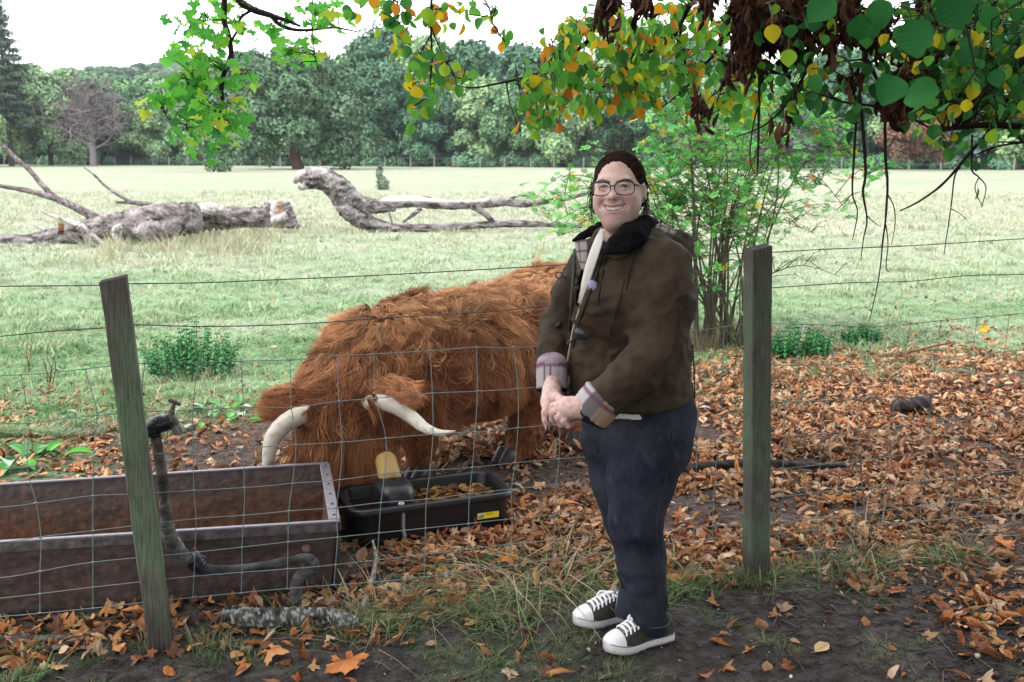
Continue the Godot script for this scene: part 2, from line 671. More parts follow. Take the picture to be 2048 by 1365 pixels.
func build_far() -> void:
	# the tree line runs from (-105, -180) on the left to (75, -95) on the right
	var leafm := vmat(0.75, 0.25)
	leafm.backlight_enabled = true
	leafm.backlight = Color(0.25, 0.32, 0.16)
	var barkm := vmat(0.95, 0.15)
	var deepg := [lin(0.064, 0.141, 0.079), lin(0.085, 0.172, 0.092), lin(0.073, 0.146, 0.092)]
	var midg := [lin(0.112, 0.206, 0.099), lin(0.143, 0.249, 0.116), lin(0.101, 0.190, 0.099)]
	var paleg := [lin(0.184, 0.293, 0.142), lin(0.224, 0.326, 0.149), lin(0.162, 0.259, 0.142)]
	var kinds := []
	for k in 6:
		var tones = [deepg, midg, paleg, deepg, midg, paleg][k]
		var h: float = [15.0, 16.5, 14.0, 17.5, 13.0, 15.5][k]
		var w: float = [12.0, 11.0, 12.5, 11.5, 13.0, 10.5][k]
		var c := crown(50 + k, lobes(70 + k, h, w, 15, 0.13), 6200, 0.62, tones)
		var tr := Sh.new()
		tube(tr, [Vector3(0, -0.2, 0), Vector3(0.1, h * 0.25, 0.1), Vector3(-0.1, h * 0.75, 0)], [0.38, 0.3, 0.1], 7, lin(0.06, 0.055, 0.05))
		kinds.append([c.mesh(), tr.mesh(), h])
	var looks := ["dark green broad crowned tree", "mid green full crowned tree", "pale green rounded tree"]
	var nth := ["first", "second", "third", "fourth", "fifth", "sixth", "seventh", "eighth", "ninth", "tenth", "eleventh", "twelfth", "thirteenth", "fourteenth", "fifteenth", "sixteenth", "seventeenth", "eighteenth", "nineteenth", "twentieth", "twenty-first", "twenty-second", "twenty-third", "twenty-fourth", "twenty-fifth", "twenty-sixth", "twenty-seventh", "twenty-eighth", "twenty-ninth", "thirtieth", "thirty-first", "thirty-second", "thirty-third", "thirty-fourth", "thirty-fifth", "thirty-sixth", "thirty-seventh", "last"]
	for row in 2:
		var n := 37 if row == 0 else 31
		var places := []
		for i in n:
			var t := (i + rf(-0.22, 0.22)) / (n - 1)
			var base := Vector3(-128, 0, -186).lerp(Vector3(84, 0, -96), t) + Vector3(-3.5, 0, -9.0) * row + Vector3(rf(-1, 1), 0, rf(-2.0, 1.0))
			var k := int(rf(0, 5.99))
			var s := rf(0.74, 1.0) if row == 0 else rf(0.95, 1.15)
			if row == 0 and t > 0.3 and t < 0.4: s *= 0.85
			if t > 0.42 and t < 0.75 and row == 1: s *= 1.12
			var sees := base.x / -base.z
			if absf(sees) < 0.72: places.append([sees, base, k, s])
		places.sort_custom(func(p, q): return p[0] < q[0])
		for i in places.size():
			var q: Array = places[i]
			var where: String = ("in the front rank of the wood, %s from the left" if row == 0 else "rising behind the front rank, %s from the left") % nth[mini(i, nth.size() - 1)]
			var o := thing("woodland_tree", looks[q[2] % 3] + " " + where, "tree", q[1], "trees along the far edge of the field")
			o.rotation.y = rf(0, TAU)
			o.scale = Vector3.ONE * (q[3] as float)
			put("crown", kinds[q[2]][0], leafm, o)
			put("trunk", kinds[q[2]][1], barkm, o)
	# the hill far behind
	var hill := Sh.new()
	var cols := 60
	for j in 9:
		for i in cols + 1:
			var x := lerpf(-420, 330, float(i) / cols)
			var crest := 33.0 + 13.0 * smoothstep(-330.0, -150.0, x) - 8.0 * smoothstep(-90.0, 60.0, x) + 3.0 * patch(x, 0, 0.02)
			var v := j / 8.0
			hill.vert(Vector3(x, crest * sin(v * PI * 0.55) - 0.5, -330.0 - 280.0 * v), lin(0.05, 0.08, 0.06))
	for j in 8:
		for i in cols:
			var a := j * (cols + 1) + i
			hill.quad(a, a + 1, a + cols + 2, a + cols + 1)
	tag(put("hills", hill, vmat(1.0, 0.1)), "wooded hill far behind the tree line", "", "", "structure")
	for k in 3:
		var where := []
		var tint := []
		for i in 420:
			var x := rf(-400, 300)
			var v := rf(0.3, 1.0)
			var crest := 33.0 + 13.0 * smoothstep(-330.0, -150.0, x) - 8.0 * smoothstep(-90.0, 60.0, x) + 3.0 * patch(x, 0, 0.02)
			var sc := rf(0.55, 0.95)
			where.append(Transform3D(Basis(Vector3.UP, rf(0, TAU)).scaled(Vector3(1.2, 0.8, 1.2) * sc), Vector3(x, crest * sin(v * PI * 0.55) - 4.0, -330.0 - 280.0 * v)))
			tint.append(Color(1, 1, 1) * rf(0.7, 1.2))
		copies("hill_woodland", kinds[k][0], leafm, where, tint)
	# trees on the other side of the path, behind the viewer
	for q in [[13.0, 14.0, 3], [21.0, 8.0, 2]]:
		var o := thing("woodland_tree", ("full mid green tree across the path, farther behind the viewer" if q[0] < 15.0 else "pale green tree across the path, nearer the field"), "tree", Vector3(q[0], 0, q[1]))
		put("crown", kinds[q[2]][0], leafm, o)
		put("trunk", kinds[q[2]][1], barkm, o)
	# undergrowth along the foot of the wood
	var brush := crown(91, [[Vector3(0, 0.7, 0), Vector3(1.6, 0.9, 1.3)], [Vector3(1.2, 0.5, 0.2), Vector3(1.1, 0.7, 1.0)]], 420, 0.4, deepg)
	var bw := []
	var bc := []
	for i in 420:
		var t := rf(0.0, 1.0)
		var base := Vector3(-128, -0.2, -183).lerp(Vector3(84, -0.2, -93.5), t) + Vector3(0, 0, rf(-6.0, 0.0))
		bw.append(Transform3D(Basis(Vector3.UP, rf(0, TAU)).scaled(Vector3.ONE * rf(0.5, 1.25)), base))
		bc.append(Color(1, 1, 1) * rf(0.7, 1.5))
	copies("undergrowth", brush.mesh(), leafm, bw, bc)
	# the fence at its foot
	var ff := thing("field_fence", "far post and wire fence along the foot of the wood", "fence", Vector3.ZERO)
	var pm := vmat(0.9, 0.2)
	var ps := Sh.new()
	block(ps, Transform3D(Basis.IDENTITY, Vector3(0, 0.62, 0)), Vector3(0.13, 1.3, 0.13), lin(0.23, 0.21, 0.19), 0.02)
	var a0 := Vector3(-112, 0, -176.0)
	var a1 := Vector3(76, 0, -92.0)
	for i in 62:
		var o := put("post", ps.mesh(), pm, ff)
		o.position = a0.lerp(a1, i / 61.0) + Vector3(rf(-0.5, 0.5), rf(-0.08, 0.05), 0)
	for h in [0.55, 1.05]:
		var ws := Sh.new()
		tube(ws, [a0 + Vector3(0, h, 0), a1 + Vector3(0, h, 0)], [0.012, 0.012], 4, lin(0.15, 0.15, 0.15))
		put("wire", ws, pm, ff)
	# a tree standing out in the field before the wood
	var ft := thing("field_tree", "spreading pale green tree standing in the field before the wood", "tree", Vector3(-23.6, 0, -112))
	var r := RandomNumberGenerator.new()
	r.seed = 5
	var fl := lobes(31, 12.6, 16.0, 17, 0.16)
	put("crown", crown(32, fl, 6500, 0.5, [lin(0.085, 0.15, 0.08), lin(0.11, 0.18, 0.10), lin(0.06, 0.12, 0.07)]), leafm, ft)
	var fs := Sh.new()
	tube(fs, [Vector3(0, -0.2, 0), Vector3(-0.5, 1.6, 0), Vector3(-0.3, 3.4, 0), Vector3(0, 8.0, 0.2)], [0.75, 0.55, 0.45, 0.15], 8, lin(0.13, 0.09, 0.07), 0.2)
	limb(fs, r, Vector3(-0.3, 2.4, 0), Vector3(-0.8, 0.8, 0.4).normalized(), 6.5, 0.26, 2, lin(0.13, 0.10, 0.09))
	limb(fs, r, Vector3(-0.3, 3.0, 0), Vector3(0.8, 0.7, 0.5).normalized(), 6.5, 0.26, 2, lin(0.13, 0.10, 0.09))
	put("trunk", fs, barkm, ft)
	# the bare tree
	var dead := thing("bare_tree", "bare grey tree with a purple brown crown of twigs", "tree", Vector3(-57.5, 0, -139))
	var ds := Sh.new()
	var gr := lin(0.19, 0.17, 0.175)
	tube(ds, [Vector3(0, -0.2, 0), Vector3(0.1, 3, 0), Vector3(-0.1, 7, 0), Vector3(-0.2, 11.5, 0)], [0.5, 0.42, 0.28, 0.06], 8, gr, 0.15)
	put("trunk", ds, barkm, dead)
	for i in 22:
		var bs := Sh.new()
		var y := 2.2 + i * 0.39
		var a := i * 2.4
		limb(bs, r, Vector3(0, y, 0), Vector3(cos(a), rf(0.25, 0.8), sin(a)).normalized(), lerpf(5.8, 2.4, i / 22.0), 0.13, 3, gr, 0.06)
		put("limb", bs, barkm, dead)
	var haze := crown(77, lobes(78, 12.2, 11.0, 12, 0.35), 1900, 0.24, [lin(0.10, 0.075, 0.085), lin(0.075, 0.06, 0.07), lin(0.12, 0.085, 0.09)])
	put("crown", haze, leafm, dead)
	# the conifer at the left
	var con := thing("conifer_tree", "tall thin topped conifer above the wood", "tree", Vector3(-69.2, 0, -140))
	var cs := Sh.new()
	tube(cs, [Vector3(0, -0.2, 0), Vector3(0, 12, 0), Vector3(0.1, 23.0, 0)], [0.4, 0.26, 0.03], 7, lin(0.08, 0.07, 0.06))
	put("trunk", cs, barkm, con)
	var cl := []
	for i in 64:
		var y := 6.0 + 16.8 * pow(i / 64.0, 0.85)
		var a := i * 2.4
		var reach := (23.6 - y) * 0.24 * rf(0.75, 1.15) + 0.25
		cl.append([Vector3(cos(a) * reach * 0.6, y - reach * 0.12, sin(a) * reach * 0.6), Vector3(reach * 0.5 + 0.1, 0.28, reach * 0.5 + 0.1)])
	put("crown", crown(79, cl, 4200, 0.34, [lin(0.06, 0.09, 0.065), lin(0.085, 0.115, 0.08)], 0.9), leafm, con)
	# paler tree below the conifer, by the left edge
	for q in [[Vector3(-72, 0, -132), 1.0, "bright green leafy tree below the tall conifer"], [Vector3(-66.5, 0, -146), 1.05, "mid green tree between the conifer and the bare tree"]]:
		var o := thing("woodland_tree", q[2], "tree", q[0], "trees along the far edge of the field")
		o.scale = Vector3.ONE * q[1]
		put("crown", kinds[2][0], leafm, o)
		put("trunk", kinds[2][1], barkm, o)
	# single bushes in the field
	var b1 := thing("field_bush", "small dark bush with a spreading top out in the field", "bush", Vector3(-26.7, 0, -92))
	put("foliage", crown(81, [[Vector3(0, 0.9, 0), Vector3(1.3, 1.0, 1.2)], [Vector3(-0.5, 2.9, 0), Vector3(3.6, 0.7, 2.2)], [Vector3(0.3, 3.4, 0), Vector3(2.6, 0.8, 2.0)], [Vector3(0, 2.0, 0), Vector3(1.2, 0.9, 1.1)]], 1500, 0.34, midg), leafm, b1)
	var bst := Sh.new()
	rod(bst, Vector3(0, -0.1, 0), Vector3(0, 2.5, 0), 0.12, 6, lin(0.08, 0.07, 0.06))
	put("stem", bst, barkm, b1)
	var b2 := thing("thistle_clump", "grey green weed clump alone in the field behind the fallen tree", "weed", on(766, 381))
	put("foliage", crown(83, [[Vector3(0, 0.25, 0), Vector3(0.28, 0.3, 0.28)], [Vector3(-0.12, 0.75, 0), Vector3(0.1, 0.35, 0.1)]], 260, 0.13, [lin(0.12, 0.17, 0.12), lin(0.16, 0.2, 0.15)]), leafm, b2)
	# a rust coloured bush at the foot of the wood on the right
	var b3 := thing("rust_bush", "rust brown bush at the foot of the wood", "bush", Vector3(40.2, 0, -100.5))
	put("foliage", crown(84, lobes(85, 6.2, 7.5, 10, 0.2), 1800, 0.4, [lin(0.19, 0.085, 0.055), lin(0.15, 0.08, 0.055), lin(0.10, 0.10, 0.06)]), leafm, b3)
	var b4 := thing("grey_bush", "grey twiggy bush at the foot of the wood", "bush", Vector3(28.0, 0, -104))
	put("foliage", crown(86, lobes(87, 6.6, 8.0, 10, 0.2), 1700, 0.36, [lin(0.11, 0.115, 0.11), lin(0.09, 0.10, 0.09)]), leafm, b4)
# ---------------------------------------------------------------- fallen trees, the fence, the troughs, the standpipe

func px_line(list: Array, dist, per := 6) -> Array:
	# points [px, py] (or [px, py, dist]) of a line that runs DIST metres off
	var out := []
	for q in list: out.append(at(q[0], q[1], q[2] if q.size() > 2 else dist))
	return spline(out, per) if per > 1 else out

func bark_tint(base: Color, dark: Color, pale: Color, scale := 3.0) -> Callable:
	return func(p: Vector3, t: float, ang: float) -> Color:
		var s := wob.get_noise_3d(p.x * scale, p.y * scale * 3.0, p.z * scale) + 0.5 * wob.get_noise_3d(p.x * scale * 4.0, p.y * scale * 9.0, p.z * scale * 4.0)
		return blend(blend(base, dark, clampf(-s * 2.2, 0.0, 1.0)), pale, clampf(s * 1.6 - 0.25, 0.0, 0.8))

func wood(parent: Node, called: String, list: Array, dist, radii: Array, m: Material, tint, knob := 0.22, sides := 12, per := 8) -> void:
	var pts := px_line(list, dist, per)
	var sh := Sh.new()
	tube(sh, pts, ramp(radii, pts.size()), sides, Color.WHITE, knob, 1.0, tint)
	put(called, sh, m, parent)

func build_logs() -> void:
	var m := vmat(0.95, 0.2)
	rough_up(m, grain(21, 0.02, Color.BLACK, Color.WHITE, 512, 5), 1.2, 3.0)
	var grey := bark_tint(lin(0.185, 0.165, 0.16), lin(0.045, 0.038, 0.037), lin(0.36, 0.335, 0.32))
	var pale := bark_tint(lin(0.42, 0.40, 0.37), lin(0.2, 0.17, 0.16), lin(0.55, 0.54, 0.50))
	var twig := bark_tint(lin(0.15, 0.125, 0.125), lin(0.06, 0.05, 0.05), lin(0.30, 0.29, 0.28), 5.0)
	var log_ := thing("fallen_log", "long grey fallen log with broken side branches lying in the field", "log")
	wood(log_, "trunk", [[-120, 497], [0, 488], [60, 487], [130, 472], [200, 458], [262, 450], [330, 441], [395, 437]], 18.6, [0.15, 0.16, 0.17, 0.20, 0.24, 0.28, 0.31, 0.28], m, grey, 0.14, 40, 14)
	wood(log_, "trunk", [[375, 436], [430, 436], [480, 436], [535, 434]], 20.0, [0.27, 0.24, 0.21, 0.20], m, grey, 0.28, 36, 14)
	wood(log_, "splinter", [[385, 420], [420, 418], [448, 424]], 19.6, [0.06, 0.13, 0.10], m, pale, 0.3)
	wood(log_, "root_flare", [[262, 462], [290, 468], [318, 462], [360, 452]], 18.3, [0.12, 0.20, 0.2, 0.12], m, grey, 0.4)
	wood(log_, "limb", [[196, 440], [160, 420], [112, 398], [60, 383], [0, 372], [-60, 362]], 18.6, [0.10, 0.075, 0.065, 0.05, 0.035, 0.03], m, twig, 0.15, 8)
	wood(log_, "limb", [[112, 398], [84, 370], [60, 342], [30, 315], [0, 287], [-50, 245]], 18.7, [0.06, 0.05, 0.045, 0.04, 0.035, 0.03], m, twig, 0.15, 8)
	wood(log_, "limb", [[330, 424], [300, 412], [268, 406], [232, 405]], 18.9, [0.08, 0.06, 0.04, 0.02], m, twig, 0.2, 8)
	wood(log_, "limb", [[266, 406], [236, 390], [208, 370], [190, 352], [168, 335]], 18.9, [0.035, 0.03, 0.025, 0.02, 0.01], m, twig, 0.2, 6)
	wood(log_, "limb", [[160, 451], [130, 441], [100, 430], [74, 416]], 18.3, [0.06, 0.05, 0.03, 0.012], m, pale, 0.2, 8)
	wood(log_, "limb", [[160, 452], [186, 474], [214, 493]], 18.0, [0.07, 0.06, 0.03], m, pale, 0.2, 8)
	wood(log_, "limb", [[158, 455], [175, 478], [195, 503]], 17.8, [0.06, 0.05, 0.03], m, grey, 0.2, 8)
	wood(log_, "limb", [[242, 452], [230, 460], [230, 474], [240, 486], [256, 493]], 18.0, [0.05, 0.055, 0.05, 0.04, 0.025], m, pale, 0.1, 8)
	wood(log_, "limb", [[92, 461], [78, 455], [68, 449]], 18.2, [0.04, 0.035, 0.015], m, pale, 0.1, 8)
	wood(log_, "limb", [[122, 447], [122, 458], [121, 468]], 18.2, [0.05, 0.055, 0.06], m, bark_tint(lin(0.20, 0.10, 0.05), lin(0.05, 0.03, 0.02), lin(0.28, 0.16, 0.09)), 0.1, 8)
	wood(log_, "limb", [[60, 480], [58, 494], [56, 503]], 18.0, [0.06, 0.05, 0.05], m, grey, 0.1, 8)
	wood(log_, "limb", [[-60, 503], [20, 500], [95, 494]], 17.8, [0.08, 0.09, 0.05], m, twig, 0.2, 8)

	var st := thing("broken_stump", "hollow broken tree stump with pale splintered wood at the end of the log", "stump", Vector3.ZERO)
	var hollow := bark_tint(lin(0.22, 0.19, 0.19), lin(0.06, 0.05, 0.05), lin(0.42, 0.39, 0.36), 4.0)
	for q in [[[[536, 452], [533, 430], [534, 405]], [0.15, 0.11, 0.06], hollow], [[[548, 453], [548, 428], [552, 404]], [0.12, 0.12, 0.05], pale], [[[560, 454], [562, 428], [560, 403]], [0.14, 0.13, 0.06], bark_tint(lin(0.30, 0.20, 0.14), lin(0.08, 0.05, 0.04), lin(0.45, 0.38, 0.3))], [[[578, 453], [577, 432], [572, 405]], [0.17, 0.14, 0.08], hollow], [[[598, 455], [584, 445], [578, 425]], [0.06, 0.12, 0.12], hollow]]:
		wood(st, "shard", q[0], 21.6, q[1], m, q[2], 0.4, 10)
	wood(st, "root", [[516, 447], [534, 447], [556, 440], [572, 430]], 21.3, [0.05, 0.09, 0.11, 0.08], m, pale, 0.15, 10)

	var ft := thing("fallen_tree", "forked grey fallen tree rearing up at its broken left end", "tree", Vector3.ZERO)
	var D := 21.5
	wood(ft, "trunk", [[604, 360], [630, 357], [651, 360], [681, 379], [700, 396], [722, 408], [750, 413], [790, 411]], D, [0.19, 0.235, 0.245, 0.25, 0.22, 0.17, 0.15, 0.13], m, grey, 0.15, 40, 14)
	wood(ft, "trunk", [[660, 368], [676, 390], [690, 412], [712, 434], [736, 446], [765, 454], [802, 458], [863, 457], [953, 451], [1014, 448], [1090, 449], [1165, 452]], D, [0.2, 0.2, 0.2, 0.2, 0.18, 0.13, 0.1, 0.09, 0.075, 0.085, 0.06, 0.05], m, grey, 0.2, 26, 10)
	var top := func(p: Vector3, t: float, ang: float) -> Color:
		var up := sin(ang) if true else 0.0
		var base: Color = (grey as Callable).call(p, t, ang)
		return blend(base, lin(0.62, 0.60, 0.55), clampf((p.y - (at(830, 404, D).y) + 0.015) * 14.0, 0.0, 1.0) * smoothstep(0.0, 0.12, t) * (1.0 - smoothstep(0.42, 0.5, t)))
	wood(ft, "limb", [[755, 411], [785, 405], [832, 404], [893, 410], [953, 409], [985, 406], [1014, 404], [1045, 408], [1075, 406], [1129, 398], [1180, 385]], D, [0.1, 0.14, 0.125, 0.10, 0.09, 0.1, 0.09, 0.085, 0.06, 0.05, 0.04], m, top, 0.2, 14)
	wood(ft, "limb", [[842, 417], [826, 430], [806, 445]], D - 0.1, [0.05, 0.045, 0.02], m, twig, 0.2, 8)
	wood(ft, "limb", [[944, 411], [962, 422], [986, 443]], D - 0.1, [0.09, 0.07, 0.05], m, grey, 0.2, 8)
	wood(ft, "limb", [[776, 416], [780, 432], [785, 449]], D - 0.1, [0.02, 0.02, 0.015], m, twig, 0.2, 6)
	wood(ft, "limb", [[722, 410], [733, 424], [742, 436]], D - 0.1, [0.12, 0.06, 0.04], m, twig, 0.2, 8)
	wood(ft, "limb", [[1020, 398], [1036, 393], [1056, 392], [1076, 396]], D, [0.03, 0.025, 0.02, 0.012], m, twig, 0.2, 6)
	wood(ft, "limb", [[845, 394], [856, 396], [866, 399]], D, [0.03, 0.03, 0.02], m, twig, 0.2, 6)
	for q in [[[606, 349], [592, 362], [588, 366]], [[612, 345], [598, 349], [592, 352]], [[612, 371], [602, 375], [596, 372]], [[622, 343], [640, 341], [656, 345]]]:
		wood(ft, "splinter", q, D - 0.12, [0.1, 0.06, 0.03], m, pale, 0.4, 8)

# the plane of the fence passes through the feet of its two posts
const POST_A := Vector3(-1.171, 0, -3.078)
const POST_B := Vector3(0.956, 0, -3.669)

func fp(px: float, py: float, back := 0.0) -> Vector3:
	var along := (POST_B - POST_A).normalized()
	var nrm := along.cross(Vector3.UP).normalized()
	if nrm.z < 0.0: nrm = -nrm
	var r := ray(px, py)
	return EYE + r * ((POST_A - nrm * back - EYE).dot(nrm) / r.dot(nrm))

func build_fence() -> void:
	var fence := thing("wire_fence", "stock fence of two mossy square posts and rusty sheep netting", "fence")
	var tops := [fp(227, 557), fp(1515.5, 495)]
	var feet := [fp(324, 1296), fp(1512, 1151)]
	var pmat := vmat(0.95, 0.2)
	rough_up(pmat, grain(23, 0.03, Color.BLACK, Color.WHITE, 512, 5), 3.0, 0.22, grain(24, 0.03, Color(0.78, 0.78, 0.78), Color(1, 1, 1), 512, 6))
	pmat.uv1_scale = Vector3(7.0, 0.55, 7.0)
	for k in 2:
		var up: Vector3 = (tops[k] - feet[k]).normalized()
		var foot: Vector3 = feet[k] - up * 0.12
		var length: float = (tops[k] - foot).length()
		var turn: float = deg_to_rad(17.0 if k == 0 else 14.5)
		var side := Vector3(cos(turn), 0, -sin(turn))
		side = (side - up * side.dot(up)).normalized()
		var fr := side.cross(up).normalized()
		var w: float = 0.077 if k == 0 else 0.079
		var sh := Sh.new()
		var rows := 40
		var cut := 0.006
		var ring := [Vector2(-1, 1), Vector2(0, 1), Vector2(1, 1), Vector2(1, 0), Vector2(1, -1), Vector2(0, -1), Vector2(-1, -1), Vector2(-1, 0)]
		var prof := []
		for i in 4:  # 3 points a side and a chamfer at each corner
			var a: Vector2 = ring[(i * 2 + 2) % 8] if false else ring[i * 2]
			var b: Vector2 = ring[(i * 2 + 2) % 8]
			for t in [0.05, 0.35, 0.65, 0.95]: prof.append(a.lerp(b, t))
		for j in rows + 1:
			var v := float(j) / rows
			for q in prof:
				var p: Vector3 = foot + up * (length * v) + side * (q.x * w * 0.5) + fr * (q.y * w * 0.5)
				p += (side * q.x + fr * q.y) * 0.0022 * wob.get_noise_3dv(p * 9.0)
				if j == rows: p += up * (0.006 * q.x)
				var moss := clampf(0.55 + 1.1 * wob.get_noise_3d(p.x * 4.0, p.y * 2.2, p.z * 4.0), 0.0, 1.0)
				var c := blend(lin(0.135, 0.112, 0.100), lin(0.15, 0.205, 0.125), moss * (1.0 - smoothstep(0.82, 0.97, v) * 0.9))
				if k == 1: c = blend(lin(0.115, 0.10, 0.092), lin(0.125, 0.165, 0.108), moss * (1.0 - smoothstep(0.85, 1.0, v) * 0.6))
				c = blend(c, lin(0.08, 0.066, 0.06), 1.0 - smoothstep(0.1, 0.24, v + 0.05 * wob.get_noise_3dv(p * 6.0)))
				c = blend(c, lin(0.2, 0.21, 0.18), clampf(wob.get_noise_3d(p.x * 30.0, p.y * 5.0, p.z * 30.0) * 2.6 - 1.15, 0.0, 1.0))
				sh.vert(p, c)
		var n := prof.size()
		for j in rows:
			for i in n:
				if i % 4 == 3: continue
				var a := j * n + i
				sh.quad(a + 1, a, a + n, a + n + 1)
		var whole := sh.v.size()
		for i in [3, 7, 11, 15]:  # the worn corners
			for j in rows + 1:
				sh.vert(sh.v[j * n + i], sh.c[j * n + i] * 0.9)
				sh.vert(sh.v[j * n + (i + 1) % n], sh.c[j * n + i] * 0.9)
			for j in rows:
				var a := whole + j * 2
				sh.quad(a + 1, a, a + 2, a + 3)
			whole = sh.v.size()
		var mid := sh.vert(tops[k] + up * 0.001, lin(0.06, 0.05, 0.048))
		for i in n: 
			var s0 := sh.vert(sh.v[rows * n + i], lin(0.07, 0.058, 0.055))
			var s1 := sh.vert(sh.v[rows * n + (i + 1) % n], lin(0.07, 0.058, 0.055))
			sh.tri(mid, s1, s0)
		put("post", sh, pmat, fence)
	var dark := mat(lin(0.085, 0.085, 0.09), 0.5, 0.6)
	var zinc := mat(lin(0.18, 0.225, 0.215), 0.6, 0.3)
	var strands := [
		[[-200, 574], [0, 573], [200, 571], [255, 568], [400, 566], [550, 560], [690, 554], [830, 547], [1110, 531], [1390, 513], [1490, 507], [1545, 505], [1650, 499], [1800, 493], [1920, 486], [2048, 478], [2250, 470]],
		[[-200, 690], [0, 673], [100, 663], [210, 656], [265, 650], [380, 653], [500, 652], [620, 647], [720, 640], [860, 631], [1000, 622], [1110, 611], [1390, 592], [1490, 579], [1545, 576], [1700, 566], [1820, 563], [1930, 552], [2048, 549], [2250, 545]],
		[[-200, 765], [0, 752], [42, 750], [110, 745], [215, 733], [290, 727], [400, 725], [500, 722], [580, 720], [675, 712], [740, 709], [860, 702], [955, 695], [1070, 694], [1390, 662], [1490, 648], [1545, 648], [1650, 650], [1750, 654], [1880, 642], [2048, 627], [2250, 612]],
		[[-200, 862], [0, 848], [60, 847], [125, 838], [195, 831], [290, 824], [400, 820], [500, 815], [583, 815], [678, 803], [752, 797], [865, 787], [955, 783], [1070, 775], [1390, 745], [1490, 733], [1545, 731], [1650, 731], [1730, 727], [1860, 719], [2048, 700], [2250, 680]],
		[[-200, 945], [0, 938], [55, 934], [187, 918], [290, 910], [400, 903], [530, 894], [592, 890], [683, 885], [772, 877], [865, 869], [950, 864], [1040, 856], [1390, 822], [1545, 806], [1640, 802], [1720, 798], [1870, 786], [2048, 765], [2250, 745]],
		[[-200, 1028], [0, 1015], [80, 1006], [185, 992], [290, 987], [500, 975], [585, 967], [680, 960], [790, 945], [860, 941], [950, 935], [1040, 925], [1150, 916], [1390, 893], [1545, 876], [1720, 862], [1880, 842], [2048, 820], [2250, 800]],
		[[-200, 1100], [0, 1085], [82, 1074], [185, 1062], [390, 1038], [490, 1031], [585, 1022], [672, 1016], [760, 1006], [850, 999], [940, 988], [1020, 979], [1180, 965], [1390, 950], [1545, 940], [1760, 916], [2048, 885], [2250, 865]],
		[[-200, 1170], [0, 1156], [80, 1143], [185, 1125], [390, 1105], [580, 1084], [672, 1075], [800, 1062], [935, 1048], [1025, 1038], [1390, 1005], [1545, 995], [1800, 968], [2048, 940], [2250, 920]],
		[[-200, 1212], [0, 1197], [185, 1175], [390, 1153], [580, 1138], [660, 1131], [800, 1115], [935, 1099], [1030, 1088], [1390, 1055], [1545, 1045], [2048, 990], [2250, 968]],
		[[-200, 1248], [0, 1234], [185, 1217], [280, 1206], [390, 1195], [580, 1177], [800, 1160], [940, 1143], [1120, 1117], [1390, 1082], [1545, 1068], [2048, 1025], [2250, 1008]],
	]
	var lines := []
	for s in strands:
		var pts := []
		for q in s: pts.append(fp(q[0], q[1], 0.046))
		lines.append(pts)
		var line := spline(pts, 5)
		var sh := Sh.new()
		var top_one: bool = lines.size() <= 2
		tube(sh, line, ramp([0.0019 if top_one else 0.0016, 0.0019 if top_one else 0.0016], line.size()), 5)
		put("line_wire", sh, dark if top_one else zinc, fence)
